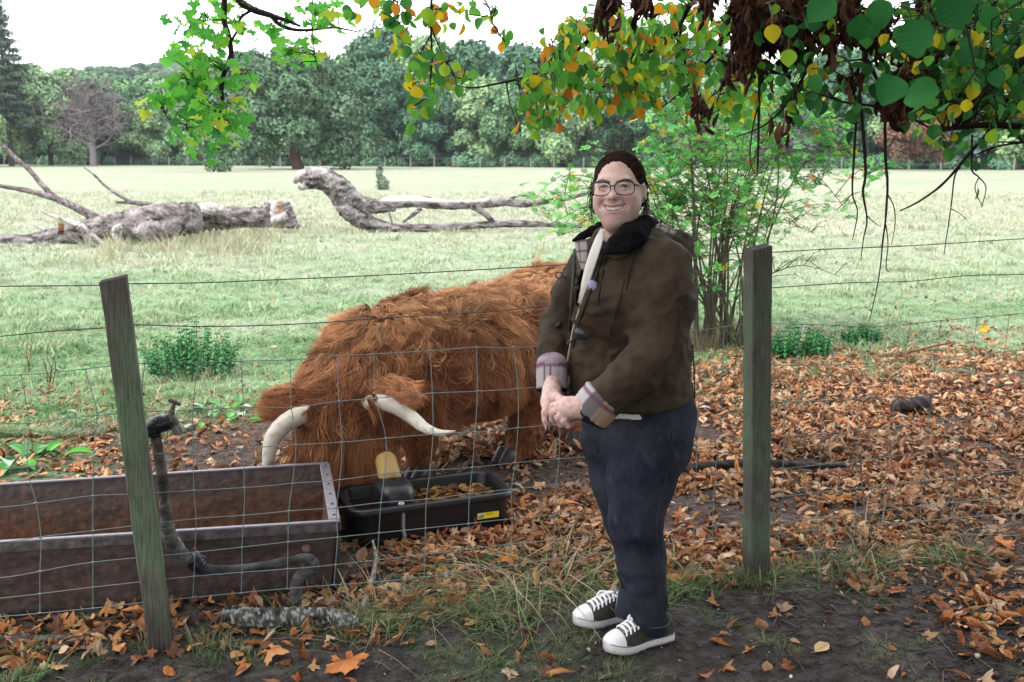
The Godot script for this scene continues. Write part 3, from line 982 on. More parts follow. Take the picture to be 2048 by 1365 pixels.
	# the upright wires of the netting, knotted to each line wire from the third down
	var uprights := [
		[[-95, 758], [-80, 855], [-75, 940], [-60, 1020], [-55, 1090], [-55, 1160], [-55, 1203], [-55, 1240]],
		[[42, 750], [58, 847], [54, 934], [72, 1006], [82, 1075], [80, 1143], [80, 1188], [80, 1226]],
		[[170, 739], [194, 831], [187, 918], [186, 992], [186, 1062], [186, 1125], [186, 1175], [186, 1217]],
		[[290, 727], [285, 786], [296, 910], [300, 986], [305, 1048], [305, 1114], [305, 1162], [305, 1205]],
		[[395, 725], [386, 820], [386, 904], [388, 981], [392, 1038], [390, 1105], [388, 1153], [386, 1195]],
		[[482, 723], [487, 816], [487, 899], [489, 975], [488, 1031], [484, 1095], [484, 1146], [482, 1187]],
		[[580, 720], [583, 815], [592, 890], [585, 967], [578, 1022], [576, 1084], [575, 1138], [574, 1178]],
		[[673, 712], [678, 803], [684, 885], [680, 960], [673, 1016], [675, 1075], [671, 1130], [668, 1170]],
		[[748, 709], [752, 797], [772, 877], [769, 948], [762, 1006], [758, 1066], [754, 1119], [750, 1164]],
		[[860, 702], [865, 787], [866, 869], [860, 941], [853, 999], [851, 1057], [850, 1110], [848, 1155]],
		[[953, 695], [955, 783], [950, 864], [945, 935], [939, 988], [937, 1048], [935, 1099], [938, 1143]],
		[[1027, 694], [1036, 778], [1036, 856], [1030, 926], [1023, 979], [1024, 1038], [1022, 1089], [1022, 1130]],
		[[1118, 690], [1120, 771], [1120, 848], [1118, 918], [1112, 972], [1110, 1030], [1108, 1081], [1106, 1119]],
		[[1400, 661], [1398, 744], [1396, 821], [1394, 893], [1392, 950], [1390, 1005], [1388, 1055], [1386, 1082]],
		[[1449, 654], [1444, 738], [1443, 815], [1437, 887], [1430, 947], [1427, 1001], [1426, 1052], [1425, 1078]],
		[[1604, 649], [1590, 731], [1572, 804], [1569, 874], [1566, 938], [1564, 993], [1562, 1043], [1560, 1067]],
		[[1672, 651], [1662, 730], [1649, 801], [1643, 869], [1640, 929], [1636, 985], [1634, 1035], [1632, 1060]],
		[[1750, 654], [1733, 727], [1718, 798], [1716, 862], [1714, 921], [1712, 977], [1710, 1027], [1708, 1053]],
		[[1821, 647], [1807, 722], [1791, 793], [1780, 854], [1776, 914], [1770, 970], [1766, 1020], [1764, 1047]],
		[[1882, 642], [1872, 718], [1866, 787], [1857, 845], [1850, 906], [1846, 962], [1842, 1012], [1840, 1041]],
		[[1955, 635], [1943, 711], [1933, 778], [1922, 837], [1915, 898], [1910, 955], [1905, 1005], [1902, 1036]],
		[[2019, 630], [2009, 704], [1996, 771], [1988, 829], [1980, 892], [1975, 948], [1970, 998], [1966, 1031]],
		[[2095, 622], [2085, 697], [2075, 762], [2066, 818], [2058, 883], [2052, 940], [2048, 990], [2044, 1025]],
	]
	for u in uprights:
		var pts := []
		for q in u: pts.append(fp(q[0], q[1], 0.049))
		var sh := Sh.new()
		tube(sh, spline(pts, 4), ramp([0.0015, 0.0015], 4 * (pts.size() - 1) + 1), 5)
		for p in pts:
			tube(sh, [p + Vector3(-0.0055, -0.001, 0.001), p + Vector3(0, 0.0015, 0.002), p + Vector3(0.0055, 0.0005, 0.001)], [0.0026, 0.0034, 0.0026], 5)
		put("stay_wire", sh, zinc, fence)
	# staples where the wires meet the posts
	for k in 2:
		for s in 10:
			var y: float = (lines[s][3] as Vector3).y if k == 0 else (lines[s][lines[s].size() - 5] as Vector3).y
			if k == 1: y -= 0.0
			var up: Vector3 = (tops[k] - feet[k]).normalized()
			var p: Vector3 = feet[k] + up * (y / up.y)
			var nrm := Vector3(0.268, 0, 0.963)
			var sh := Sh.new()
			rod(sh, p + nrm * -0.046 + Vector3(-0.006, 0.004, 0), p - nrm * 0.046 + Vector3(0.006, -0.004, 0), 0.0016, 5)
			put("staple", sh, zinc, fence)

func build_troughs() -> void:
	# the long steel trough
	var t := thing("steel_trough", "long rusty brown steel feed trough behind the fence", "trough")
	var H := 0.288
	var c1 := on(677, 1045, H)
	var c2 := on(655, 928, H)
	var n0 := on(0, 1087, H)
	var f0 := on(0, 971, H)
	var dn := (n0 - c1).normalized()
	var df := (f0 - c2).normalized()
	var a1 := c1 + dn * 2.3
	var a2 := c2 + df * 2.3
	var steel := vmat(0.62, 0.5)
	rough_up(steel, grain(25, 0.02, Color.BLACK, Color.WHITE, 512, 5), 2.2, 0.25, grain(26, 0.016, Color(0.62, 0.62, 0.62), Color(1, 1, 1), 512, 6))
	var brown := lin(0.088, 0.056, 0.048)
	var rust := lin(0.17, 0.072, 0.034)
	var depth := 0.27
	var walls := [[a1, c1], [c1, c2], [c2, a2], [a2, a1]]
	var mid := (a1 + c1 + c2 + a2) * 0.25
	var names := ["front_panel", "end_panel", "back_panel", "end_panel"]
	for k in 4:
		var p: Vector3 = walls[k][0]
		var q: Vector3 = walls[k][1]
		var into := ((q - p).cross(Vector3.UP)).normalized()
		if into.dot(mid - p) < 0: into = -into
		var sh := Sh.new()
		var cols := 46 if k % 2 == 0 else 16
		var rows := 14
		for side in 2:
			var first := sh.v.size()
			for j in rows + 1:
				for i in cols + 1:
					var u := float(i) / cols
					var v := float(j) / rows
					var top := p.lerp(q, u)
					var low := top + into * 0.035 - Vector3.UP * (depth + (0.03 if side == 0 else -0.012))
					var e := top.lerp(low, v) + into * (0.006 if side == 1 else 0.0)
					e += into * 0.006 * wob.get_noise_3dv(e * 2.5)
					var s := wob.get_noise_3d(e.x * 3.0, e.y * 3.0, e.z * 3.0) + 0.6 * wob.get_noise_3d(e.x * 16.0, e.y * 4.0, e.z * 16.0)
					var c := blend(brown, lin(0.058, 0.046, 0.044), clampf(s * 0.9, 0.0, 1.0))
					var r := clampf(s * 1.3 - 0.25, 0.0, 0.7)
					if side == 1: r = clampf(v * 1.5 - 0.35 + s * 0.5, 0.0, 1.0)
					c = blend(c, rust, r)
					c = blend(c, lin(0.06, 0.052, 0.036), clampf((v - 0.75) * 3.0 + s, 0.0, 1.0) * (1.0 - side) * 0.8)
					sh.vert(e, c)
			for j in rows:
				for i in cols:
					var a := first + j * (cols + 1) + i
					if (side == 0) == (into.dot((q - p).cross(Vector3.UP)) < 0): sh.quad(a, a + cols + 1, a + cols + 2, a + 1)
					else: sh.quad(a, a + 1, a + cols + 2, a + cols + 1)
		put(names[k], sh, steel, t)
	# the floor
	var fl := Sh.new()
	var g := 30
	for j in 9:
		for i in g + 1:
			var e := a1.lerp(c1, float(i) / g).lerp(a2.lerp(c2, float(i) / g), lerpf(0.05, 0.95, j / 8.0)) - Vector3.UP * (depth - 0.012)
			e.y += 0.004 * wob.get_noise_3dv(e * 6.0)
			fl.vert(e, blend(rust, lin(0.05, 0.034, 0.028), 0.4 + wob.get_noise_3dv(e * 7.0)))
	for j in 8:
		for i in g:
			var a := j * (g + 1) + i
			fl.quad(a, a + 1, a + g + 2, a + g + 1)
	put("base", fl, steel, t)
	# flat flange round the rim
	var rim := vmat(0.42, 0.6)
	rough_up(rim, grain(25, 0.02, Color.BLACK, Color.WHITE, 512, 5), 3.0, 0.05, grain(26, 0.016, Color(0.84, 0.84, 0.84), Color(1, 1, 1), 512, 6))
	var widths := [0.020, 0.042, 0.020, 0.042]
	for k in 4:
		var p: Vector3 = walls[k][0]
		var q: Vector3 = walls[k][1]
		var dir := (q - p).normalized()
		var out := dir.cross(Vector3.UP).normalized()
		if out.dot(p - mid) < 0: out = -out
		var sh := Sh.new()
		var b := Basis(dir, Vector3.UP, dir.cross(Vector3.UP))
		var over: float = 0.004 if k % 2 == 0 else -0.0205
		block(sh, Transform3D(b, (p + q) * 0.5 + Vector3.UP * (0.004 if k % 2 == 0 else 0.0035) - out * (widths[k] * 0.5 - 0.008)), Vector3((q - p).length() + over * 2.0, 0.009, widths[k]), lin(0.145, 0.128, 0.14), 0.003)
		put("rim", sh, rim, t)
		var lip := Sh.new()
		block(lip, Transform3D(b, (p + q) * 0.5 - Vector3.UP * 0.017 + out * 0.0055), Vector3((q - p).length() - 0.004, 0.033, 0.006), lin(0.10, 0.08, 0.08), 0.002)
		put("rim_lip", lip, steel, t)
	for k in 6:  # bolt holes in the end flange
		var sh := Sh.new()
		var p := c1.lerp(c2, (k + 0.5) / 6.0) + dn * 0.012 + Vector3.UP * 0.0085
		tube(sh, [p, p + Vector3.UP * 0.002], [0.006, 0.006], 8, lin(0.02, 0.018, 0.02))
		put("bolt", sh, steel, t)
	var bung := Sh.new()
	var bp := on(613, 1097, 0.19)
	var front := c1 + dn * ((bp - c1).dot(dn)) - Vector3.UP * (H - 0.19)
	var outw := Vector3(-dn.z, 0, dn.x)
	if outw.z < 0: outw = -outw
	front -= outw * 0.012
	tube(bung, [front - outw * 0.004, front + outw * 0.006, front + outw * 0.008], [0.017, 0.017, 0.011], 12, lin(0.30, 0.17, 0.16))
	put("bung", bung, steel, t)

	# the black drinker
	var d := thing("drinking_trough", "low black plastic drinking trough holding wet leaves", "drinking trough")
	var RH := 0.17
	var r1 := on(1034, 984, RH)
	var r2 := on(993, 938, RH)
	var l1 := on(700, 1027, RH)
	var ax := (l1 - r1)
	var length := ax.length()
	ax = ax.normalized()
	var bk := Vector3(ax.z, 0, -ax.x)
	if bk.z > 0: bk = -bk
	var width := absf((r2 - r1).dot(bk)) + 0.02
	var mid2 := r1 + ax * length * 0.5 + bk * width * 0.5
	mid2.y = 0
	var black := mat(lin(0.008, 0.008, 0.0095), 0.42)
	black.metallic_specular = 0.5
	var ringf := func(hx: float, hz: float, y: float, rad: float) -> Array:
		var out := []
		for q in [[1, 1], [-1, 1], [-1, -1], [1, -1]]:
			for s in 7:
				var a0: float = [0.0, PI / 2, PI, PI * 1.5][[[1, 1], [-1, 1], [-1, -1], [1, -1]].find(q)]
				var a := a0 + PI / 2 * s / 6.0
				out.append(mid2 + ax * (q[0] * (hx - rad) + cos(a) * rad) + bk * (q[1] * (hz - rad) + sin(a) * rad) + Vector3.UP * y)
		return out
	var hx := length * 0.5
	var hz := width * 0.5
	var rings := [ringf.call(hx - 0.035, hz - 0.03, -0.03, 0.05), ringf.call(hx - 0.02, hz - 0.018, RH - 0.035, 0.06), ringf.call(hx - 0.003, hz - 0.003, RH - 0.03, 0.065), ringf.call(hx, hz, RH - 0.022, 0.066), ringf.call(hx, hz, RH - 0.006, 0.066), ringf.call(hx - 0.008, hz - 0.008, RH, 0.062), ringf.call(hx - 0.026, hz - 0.026, RH - 0.002, 0.05), ringf.call(hx - 0.034, hz - 0.034, RH - 0.012, 0.045), ringf.call(hx - 0.055, hz - 0.05, 0.03, 0.03)]
	var tub := Sh.new()
	for rg in rings:
		for p in rg: tub.vert(p)
	for j in rings.size() - 1:
		for i in 28:
			var a: int = j * 28 + i
			var b: int = j * 28 + (i + 1) % 28
			tub.quad(b, a, a + 28, b + 28)
	if true:
		var c0 := tub.vert(mid2 + Vector3.UP * 0.03)
		var q := (rings.size() - 1) * 28
		for i in 28: tub.tri(c0, q + (i + 1) % 28, q + i)
	var fixed := Sh.new()
	fixed = tub
	# make sure that the shell faces outwards
	fixed.smooth()
	if fixed.n[28].dot(fixed.v[28] - mid2) < 0:
		for i in range(0, fixed.ix.size(), 3):
			var s := fixed.ix[i + 1]
			fixed.ix[i + 1] = fixed.ix[i + 2]
			fixed.ix[i + 2] = s
		fixed.smooth()
	put("tub", fixed, black, d)
	# the hood over the float valve, at the left end
	var hood := Sh.new()
	var hc := mid2 + ax * (hx - 0.23)
	var hr := []
	for q in [[0.082, 0.115, RH - 0.09], [0.078, 0.112, RH + 0.02], [0.070, 0.10, RH + 0.048], [0.05, 0.07, RH + 0.06], [0.01, 0.01, RH + 0.065]]:
		var ring := []
		for s in 20:
			var a := TAU * s / 20
			var cx := signf(cos(a)) * pow(absf(cos(a)), 0.6)
			var cz := signf(sin(a)) * pow(absf(sin(a)), 0.6)
			ring.append(hc + ax * cx * q[0] - bk * (cz * q[1]) * 1.1 + Vector3.UP * q[2])
		hr.append(ring)
	for ring in hr:
		for p in ring: hood.vert(p)
	for j in hr.size() - 1:
		for i in 20:
			hood.quad(j * 20 + (i + 1) % 20, j * 20 + i, j * 20 + 20 + i, j * 20 + 20 + (i + 1) % 20)
	hood.smooth()
	if hood.n[5].dot(hood.v[5] - hc) < 0:
		for i in range(0, hood.ix.size(), 3):
			var s := hood.ix[i + 1]
			hood.ix[i + 1] = hood.ix[i + 2]
			hood.ix[i + 2] = s
		hood.smooth()
	put("valve_hood", hood, black, d)
	var yel := vmat(0.5)
	rough_up(yel, grain(25, 0.02, Color.BLACK, Color.WHITE, 512, 5), 9.0, 0.05)
	var fb := Sh.new()
	var y0 := at(777, 945, 4.22)
	var y1 := at(770, 915, 4.29)
	var ytint := func(p: Vector3, u: float, ang: float) -> Color:
		return blend(lin(0.31, 0.20, 0.07), lin(0.16, 0.11, 0.055), clampf(wob.get_noise_3d(p.x * 40, p.y * 60, p.z * 40) * 2.0 - 0.5, 0.0, 0.8))
	tube(fb, [y0 - (y1 - y0).normalized() * 0.05, y0, y0.lerp(y1, 0.8), y1, y1 + (y1 - y0).normalized() * 0.012], [0.050, 0.050, 0.047, 0.040, 0.026], 20, Color.WHITE, 0.0, 1.0, ytint)
	put("float_cover", fb, yel, d)
	var nut := Sh.new()
	var pf := on(775, 960, 0.20)
	var np := hc - bk * 0.115 + Vector3.UP * (RH - 0.01)
	tube(nut, [np + bk * 0.02, np - bk * 0.012, np - bk * 0.022], [0.017, 0.017, 0.012], 6, lin(0.3, 0.3, 0.31))
	put("pipe_nut", nut, mat(lin(0.28, 0.28, 0.29), 0.4, 0.7), d)
	var hose := Sh.new()
	var hp := spline([np - bk * 0.02, np - bk * 0.04 - Vector3.UP * 0.02, np - bk * 0.042 - Vector3.UP * 0.1, np - bk * 0.05 - ax * 0.012 - Vector3.UP * 0.2], 8)
	tube(hose, hp, ramp([0.0075, 0.0075], hp.size()), 10)
	for i in range(2, hp.size() - 1):
		tube(hose, [hp[i] - Vector3.UP * 0.0015, hp[i] + Vector3.UP * 0.0015], [0.0085, 0.0085], 8)
	put("inlet_hose", hose, mat(lin(0.33, 0.33, 0.35), 0.4, 0.5), d)
	var water := Sh.new()
	var wr: Array = ringf.call(hx - 0.042, hz - 0.042, RH - 0.055, 0.04)
	for p in wr: water.vert(p)
	var wc := water.vert(mid2 + Vector3.UP * (RH - 0.055))
	for i in 28: water.tri(wc, i, (i + 1) % 28)
	water.smooth()
	if water.n[wc].y < 0:
		for i in range(0, water.ix.size(), 3):
			var s := water.ix[i + 1]
			water.ix[i + 1] = water.ix[i + 2]
			water.ix[i + 2] = s
		water.smooth()
	put("water", water, mat(lin(0.012, 0.009, 0.006), 0.06), d)
	var lw := []
	var lc := []
	for i in 100:
		var u := rf(-hx + 0.06, hx - 0.36)
		var w := rf(-hz + 0.06, hz - 0.06)
		if i > 90: u = rf(hx - 0.34, hx - 0.3)
		lw.append(Transform3D(Basis.from_euler(Vector3(rf(-0.25, 0.25), rf(0, TAU), rf(-0.25, 0.25))).scaled(Vector3.ONE * rf(0.5, 0.95)), mid2 + ax * u + bk * w + Vector3.UP * (RH - 0.052 + rf(0, 0.008))))
		lc.append([lin(0.19, 0.09, 0.028), lin(0.28, 0.15, 0.05), lin(0.10, 0.05, 0.02)][i % 3])
	dry_leaves()
	copies("floating_leaves", dead_meshes[1], leaf_mat(), lw, lc, d)
	# its yellow sticker
	var s0 := on(949, 1037, 0.045)
	var face0 := r1 - bk * (r1 - mid2).dot(bk) - bk * (hz - 0.0225)
	var sb := Basis(-ax, Vector3.UP, -bk)
	var along := (s0 - face0).dot(-ax) + 0.045
	var sp := face0 - ax * along
	sp.y = 0.072
	var lean := Basis(ax, -0.07)
	var sk := Sh.new()
	block(sk, Transform3D(sb, sp), Vector3(0.1, 0.028, 0.0024), lin(0.72, 0.56, 0.03), 0.0005)
	var sticker := put("sticker", sk, vmat(0.4), d)
	var bb := Sh.new()
	block(bb, Transform3D(sb, sp + sb * Vector3(-0.034, -0.001, 0.0012)), Vector3(0.026, 0.013, 0.002), lin(0.05, 0.06, 0.28), 0.0004)
	put("badge", bb, vmat(0.4), sticker)
	var f := SystemFont.new()
	f.font_names = PackedStringArray(["Droid Sans"])
	for q in [["JFC", Vector3(-0.0455, -0.0065, 0.0024), lin(0.75, 0.75, 0.85), 0.0115], ["store", Vector3(-0.014, -0.003, 0.0015), lin(0.25, 0.22, 0.02), 0.0125]]:
		var tm := TextMesh.new()
		tm.text = q[0]
		tm.font = f
		tm.font_size = 64
		tm.pixel_size = q[3] / 64.0 * 1.35
		tm.depth = 0.0006
		tm.horizontal_alignment = HORIZONTAL_ALIGNMENT_LEFT
		tm.vertical_alignment = VERTICAL_ALIGNMENT_BOTTOM
		var o := put("lettering", tm, mat(q[2], 0.5), sticker)
		o.transform = Transform3D(sb, sp + sb * q[1])

func build_standpipe() -> void:
	var o := thing("standpipe", "old brass tap on a lagged water pipe tied beside the left post", "water tap")
	var back := 0.1
	var L := func(q: Array) -> Array:
		var out := []
		for e in q: out.append(fp(e[0], e[1], back))
		return spline(out, 6)
	var pipe := vmat(0.85, 0.3)
	rough_up(pipe, grain(21, 0.02, Color.BLACK, Color.WHITE, 512, 5), 4.0, 0.4)
	var brown := bark_tint(lin(0.075, 0.062, 0.055), lin(0.035, 0.03, 0.028), lin(0.17, 0.16, 0.15), 9.0)
	var greyw := bark_tint(lin(0.095, 0.09, 0.086), lin(0.05, 0.047, 0.044), lin(0.2, 0.2, 0.19), 9.0)
	var p1: Array = L.call([[309, 862], [316, 900], [324, 950], [330, 1010], [334, 1056]])
	var a := Sh.new()
	tube(a, p1, ramp([0.017, 0.0185, 0.0195, 0.021], p1.size()), 12, Color.WHITE, 0.1, 1.0, brown)
	put("riser", a, pipe, o)
	var p2: Array = L.call([[334, 1052], [340, 1075], [354, 1100], [372, 1118], [392, 1130]])
	var b := Sh.new()
	tube(b, p2, ramp([0.023, 0.026, 0.028, 0.027, 0.024], p2.size()), 12, Color.WHITE, 0.14, 1.0, greyw)
	put("lagging", b, pipe, o)
	var p3: Array = L.call([[388, 1128], [400, 1137], [430, 1142], [480, 1139], [530, 1132], [580, 1122], [612, 1117], [626, 1124], [628, 1136], [618, 1146], [600, 1152], [592, 1180], [590, 1212]])
	var c := Sh.new()
	tube(c, p3, ramp([0.023, 0.019, 0.016, 0.016, 0.0175, 0.0185, 0.021, 0.022], p3.size()), 12, Color.WHITE, 0.14, 1.0, bark_tint(lin(0.06, 0.058, 0.057), lin(0.03, 0.03, 0.03), lin(0.12, 0.12, 0.12), 9.0))
	put("lagged_hose", c, pipe, o)
	var tape := mat(lin(0.012, 0.012, 0.016), 0.3)
	for q in [[[[306, 872], [306, 857], [318, 849], [340, 843]], [0.024, 0.029, 0.03, 0.027]], [[[382, 1116], [392, 1126], [400, 1134]], [0.031, 0.033, 0.028]]]:
		var pts: Array = L.call(q[0])
		var e := Sh.new()
		tube(e, pts, ramp(q[1], pts.size()), 14, Color.WHITE, 0.2)
		put("black_tape", e, tape, o)
	var brass := mat(lin(0.11, 0.095, 0.075), 0.5, 0.55)
	var tb := Sh.new()
	var tp: Array = L.call([[328, 846], [341, 838], [349, 846], [357, 856]])
	tube(tb, tp, ramp([0.016, 0.021, 0.017, 0.014], tp.size()), 12)
	put("tap_body", tb, brass, o)
	var sp := Sh.new()
	tp = L.call([[339, 838], [342, 828], [345, 817], [349, 805]])
	tube(sp, tp, ramp([0.018, 0.014, 0.008, 0.006], tp.size()), 10)
	put("spindle", sp, brass, o)
	var hd := Sh.new()
	tp = L.call([[337, 800], [349, 804], [361, 810]])
	tube(hd, tp, ramp([0.006, 0.0085, 0.006], tp.size()), 8)
	put("tap_handle", hd, brass, o)
	var cn := Sh.new()
	tp = L.call([[352, 850], [356, 858], [360, 866]])
	tube(cn, tp, ramp([0.0165, 0.0205, 0.0205], tp.size()), 14)
	for k in 8:
		var dir := Vector3(cos(TAU * k / 8), sin(TAU * k / 8) * 0.5, sin(TAU * k / 8))
		rod(cn, (tp[3] as Vector3) + dir * 0.019, (tp[tp.size() - 1] as Vector3) + dir * 0.022, 0.003, 5)
	put("hose_collar", cn, mat(lin(0.2, 0.2, 0.16), 0.5, 0.3), o)
	var ru := Sh.new()
	tp = L.call([[384, 1106], [386, 1098], [391, 1100], [396, 1112], [404, 1113], [412, 1116]])
	tube(ru, tp, ramp([0.004, 0.004], tp.size()), 6, Color.WHITE, 0.2)
	put("twine", ru, mat(lin(0.12, 0.05, 0.045), 0.9), o)
# ---------------------------------------------------------------- leaves

var dead_meshes: Array = []
var leafm_: StandardMaterial3D

func leaf_mat() -> StandardMaterial3D:
	if leafm_ == null:
		leafm_ = vmat(0.72, 0.3)
		leafm_.backlight_enabled = true
		leafm_.backlight = Color(0.35, 0.35, 0.35)
	return leafm_

func leaf(length: float, width: Callable, rows: int, curl_len: float, curl_wide: float, twist: float, col: Color, rib: Color, stalk := 0.0, ragged := 0.0, seed_ := 0, pleat := 0.0) -> Sh:
	# a blade along +Z from the origin, its face towards +Y, bent along and across; five points a row
	var r := RandomNumberGenerator.new()
	r.seed = seed_ + 900
	var sh := Sh.new()
	var p := Vector3.ZERO
	var pitch := 0.0
	for i in rows + 1:
		var t := float(i) / rows
		if i > 0:
			pitch += curl_len / rows
			p += Vector3(0, sin(pitch), cos(pitch)) * length / rows
		var w: float = (width.call(t) as float) * length * (1.0 + ragged * r.randf_range(-1, 1))
		for k in 5:
			var s := (k - 2) * 0.5
			var a := absf(s) * curl_wide
			var off := Vector3(s * w * cos(a * 0.8), absf(s) * w * sin(a) + pleat * length * absf(cos((t * 8.0 - absf(s) * 1.6) * PI)) * minf(1.0, 5.0 * t * (1.0 - t)), 0).rotated(Vector3.BACK, twist * t)
			sh.vert(p + off.rotated(Vector3.RIGHT, -pitch), blend(rib, col, absf(s) * 2.5), Vector2(s, t))
	for i in rows:
		for k in 4:
			var a := i * 5 + k
			sh.quad(a, a + 5, a + 6, a + 1)
	if stalk > 0.0: tube(sh, [Vector3(0, 0.01 * length, 0), Vector3(0, length * 0.05, -stalk * 0.6), Vector3(0, length * 0.02, -stalk)], [0.012 * length, 0.01 * length, 0.012 * length], 4, rib)
	return sh

func palmate(r0: float, lobes_: Array, col: Color, rib: Color, cup: float, seed_: int, stalk := 0.0) -> Sh:
	# a lobed leaf: fan from the stalk joint, with a middle ring so that it can cup; lobes: [angle, reach]
	var r := RandomNumberGenerator.new()
	r.seed = seed_ + 500
	var sh := Sh.new()
	var edge := []
	for i in lobes_.size():
		var a: float = lobes_[i][0]
		var len_: float = lobes_[i][1]
		var nxt = lobes_[i + 1] if i + 1 < lobes_.size() else null
		edge.append([a - 0.34, len_ * 0.70])
		edge.append([a - 0.27, len_ * 0.84])
		edge.append([a - 0.14, len_ * 0.78])
		edge.append([a, len_])
		edge.append([a + 0.14, len_ * 0.78])
		edge.append([a + 0.27, len_ * 0.84])
		edge.append([a + 0.34, len_ * 0.70])
		if nxt: edge.append([(a + nxt[0]) * 0.5, minf(len_, nxt[1]) * 0.66])
	var tip := r.randf_range(0, TAU)
	var mk := func(a: float, d: float, ribby: float) -> int:
		var x := sin(a) * d
		var z := cos(a) * d
		var y := cup * (d * d) / r0 * (0.6 + 0.7 * sin(a * 2.0 + tip)) + 0.05 * d * cos(a * 9.0)
		return sh.vert(Vector3(x, y, z) , blend(col, rib, ribby), Vector2(x, z))
	var c0: int = mk.call(0.0, 0.0, 1.0)
	var ring := []
	var rim := []
	for e in edge:
		ring.append(mk.call(e[0], e[1] * r0 * 0.5, 0.0))
		rim.append(mk.call(e[0], e[1] * r0, 0.0))
	for i in edge.size() - 1:
		sh.tri(c0, ring[i], ring[i + 1])
		sh.quad(ring[i], rim[i], rim[i + 1], ring[i + 1])
	if stalk > 0.0: tube(sh, [Vector3.ZERO, Vector3(0, -0.1 * stalk, -stalk * 0.5), Vector3(0, 0.05 * stalk, -stalk)], [0.013 * r0, 0.011 * r0, 0.016 * r0], 4, rib)
	return sh

const LIME := [0.0, 0.55, 0.82, 0.95, 1.0, 0.95, 0.82, 0.62, 0.36, 0.06]

func width_of(table: Array, k: float) -> Callable:
	return func(t: float) -> float:
		var x := t * (table.size() - 1)
		var i := mini(int(x), table.size() - 2)
		return lerpf(table[i], table[i + 1], x - i) * k

const MAPLE := [[-2.25, 0.5], [-1.25, 0.85], [0.0, 1.0], [1.25, 0.85], [2.25, 0.5]]

func dry_leaves() -> void:
	if dead_meshes.size(): return
	var w := Color.WHITE
	var rib := Color(0.8, 0.72, 0.6)
	var strap := [0.02, 0.1, 0.17, 0.23, 0.27, 0.28, 0.24, 0.15, 0.02]
	var oval := [0.02, 0.22, 0.33, 0.38, 0.37, 0.31, 0.2, 0.03]
	var list := [
		leaf(0.12, width_of(strap, 1.0), 8, 0.55, 1.9, 0.5, w, rib, 0.02, 0.14, 1),
		leaf(0.085, width_of(oval, 1.0), 6, 0.35, 0.45, 0.3, w, rib, 0.03, 0.06, 2),
		leaf(0.11, width_of(strap, 1.15), 8, -0.7, 2.6, -0.9, w, rib, 0.0, 0.18, 3),
		palmate(0.065, MAPLE, w, rib, 0.35, 4, 0.06),
		leaf(0.085, width_of(oval, 0.95), 7, 0.9, 2.2, 1.1, w, rib, 0.0, 0.16, 5),
		palmate(0.06, MAPLE, w, rib, -0.6, 6),
		leaf(0.13, width_of(strap, 0.85), 9, -0.9, 1.5, 1.8, w, rib, 0.03, 0.16, 7),
		palmate(0.055, [[-1.6, 0.7], [-0.5, 1.0], [0.6, 0.9], [1.7, 0.6]], w, rib, 0.9, 8),
		leaf(0.07, width_of(oval, 1.3), 7, 1.3, 2.9, -1.3, w, rib, 0.0, 0.22, 9),
	]
	for k in list.size():
		var sh: Sh = list[k]
		var mid := Vector3.ZERO
		for p in sh.v: mid += p
		mid /= sh.v.size()
		for i in sh.v.size():
			var p := sh.v[i]
			p += Vector3(wob.get_noise_3d(p.x * 60.0, p.z * 60.0, k * 5.0), wob.get_noise_3d(p.x * 70.0, p.z * 70.0, k * 9.0) * 1.6, wob.get_noise_3d(p.x * 60.0, p.z * 60.0, k * 13.0)) * (0.0055 if k != 1 else 0.002)
			sh.v[i] = p - mid
		dead_meshes.append(sh.mesh())
# ---------------------------------------------------------------- the highland cow

func hit(f: Field, px: float, py: float, from := 2.0) -> Vector3:
	# where the sight line through a picture point meets a body
	var r := ray(px, py).normalized()
	var p := EYE + r * from
	var best := p
	var least := 9e9
	for i in 90:
		var d := f.d(p)
		if absf(d) < least:
			least = absf(d)
			best = p
		if d < 0.0004 or p.distance_to(EYE) > 9.0: break
		p += r * d * 0.8
	return best

func lock(seed_: int, strands: int, thick: float, wave: float, spread: float, arch: float) -> Sh:
	# a lock of hair: from the origin along +Y, one long, its outer side towards +Z
	var r := RandomNumberGenerator.new()
	r.seed = seed_ + 70
	var sh := Sh.new()
	for s in strands:
		var x0 := r.randf_range(-1, 1) * spread
		var z0 := r.randf_range(-0.03, 0.07)
		var len_ := r.randf_range(0.65, 1.1)
		var ph := r.randf_range(-0.5, 0.5)
		var tone := r.randf_range(0.55, 1.35)
		var lift := arch * r.randf_range(0.4, 1.3)
		var lean := r.randf_range(-0.16, 0.16)
		var n := 6
		var b := sh.v.size()
		for i in n + 1:
			var t := float(i) / n
			var x := x0 * (1.0 - 0.65 * t) + sin(t * 5.5 + ph + seed_) * wave * t + lean * t * t
			var z := z0 + lift * sin(minf(t * 1.25, 1.0) * PI) * 0.5 + 0.05 * sin(t * 9.0 + ph * 3.0)
			var w := thick * (1.0 - t * t * 0.92) * (0.55 + 0.45 * minf(t * 4.0, 1.0))
			var c := Color(1, 1, 1) * tone * lerpf(0.72, 1.25, t)
			sh.vert(Vector3(x - w, t * len_, z - w * 0.3), c)
			sh.vert(Vector3(x, t * len_, z + w * 0.55), c)
			sh.vert(Vector3(x + w, t * len_, z - w * 0.3), c)
		for i in n:
			var a := b + i * 3
			sh.quad(a, a + 1, a + 4, a + 3)
			sh.quad(a + 1, a + 2, a + 5, a + 4)
	return sh

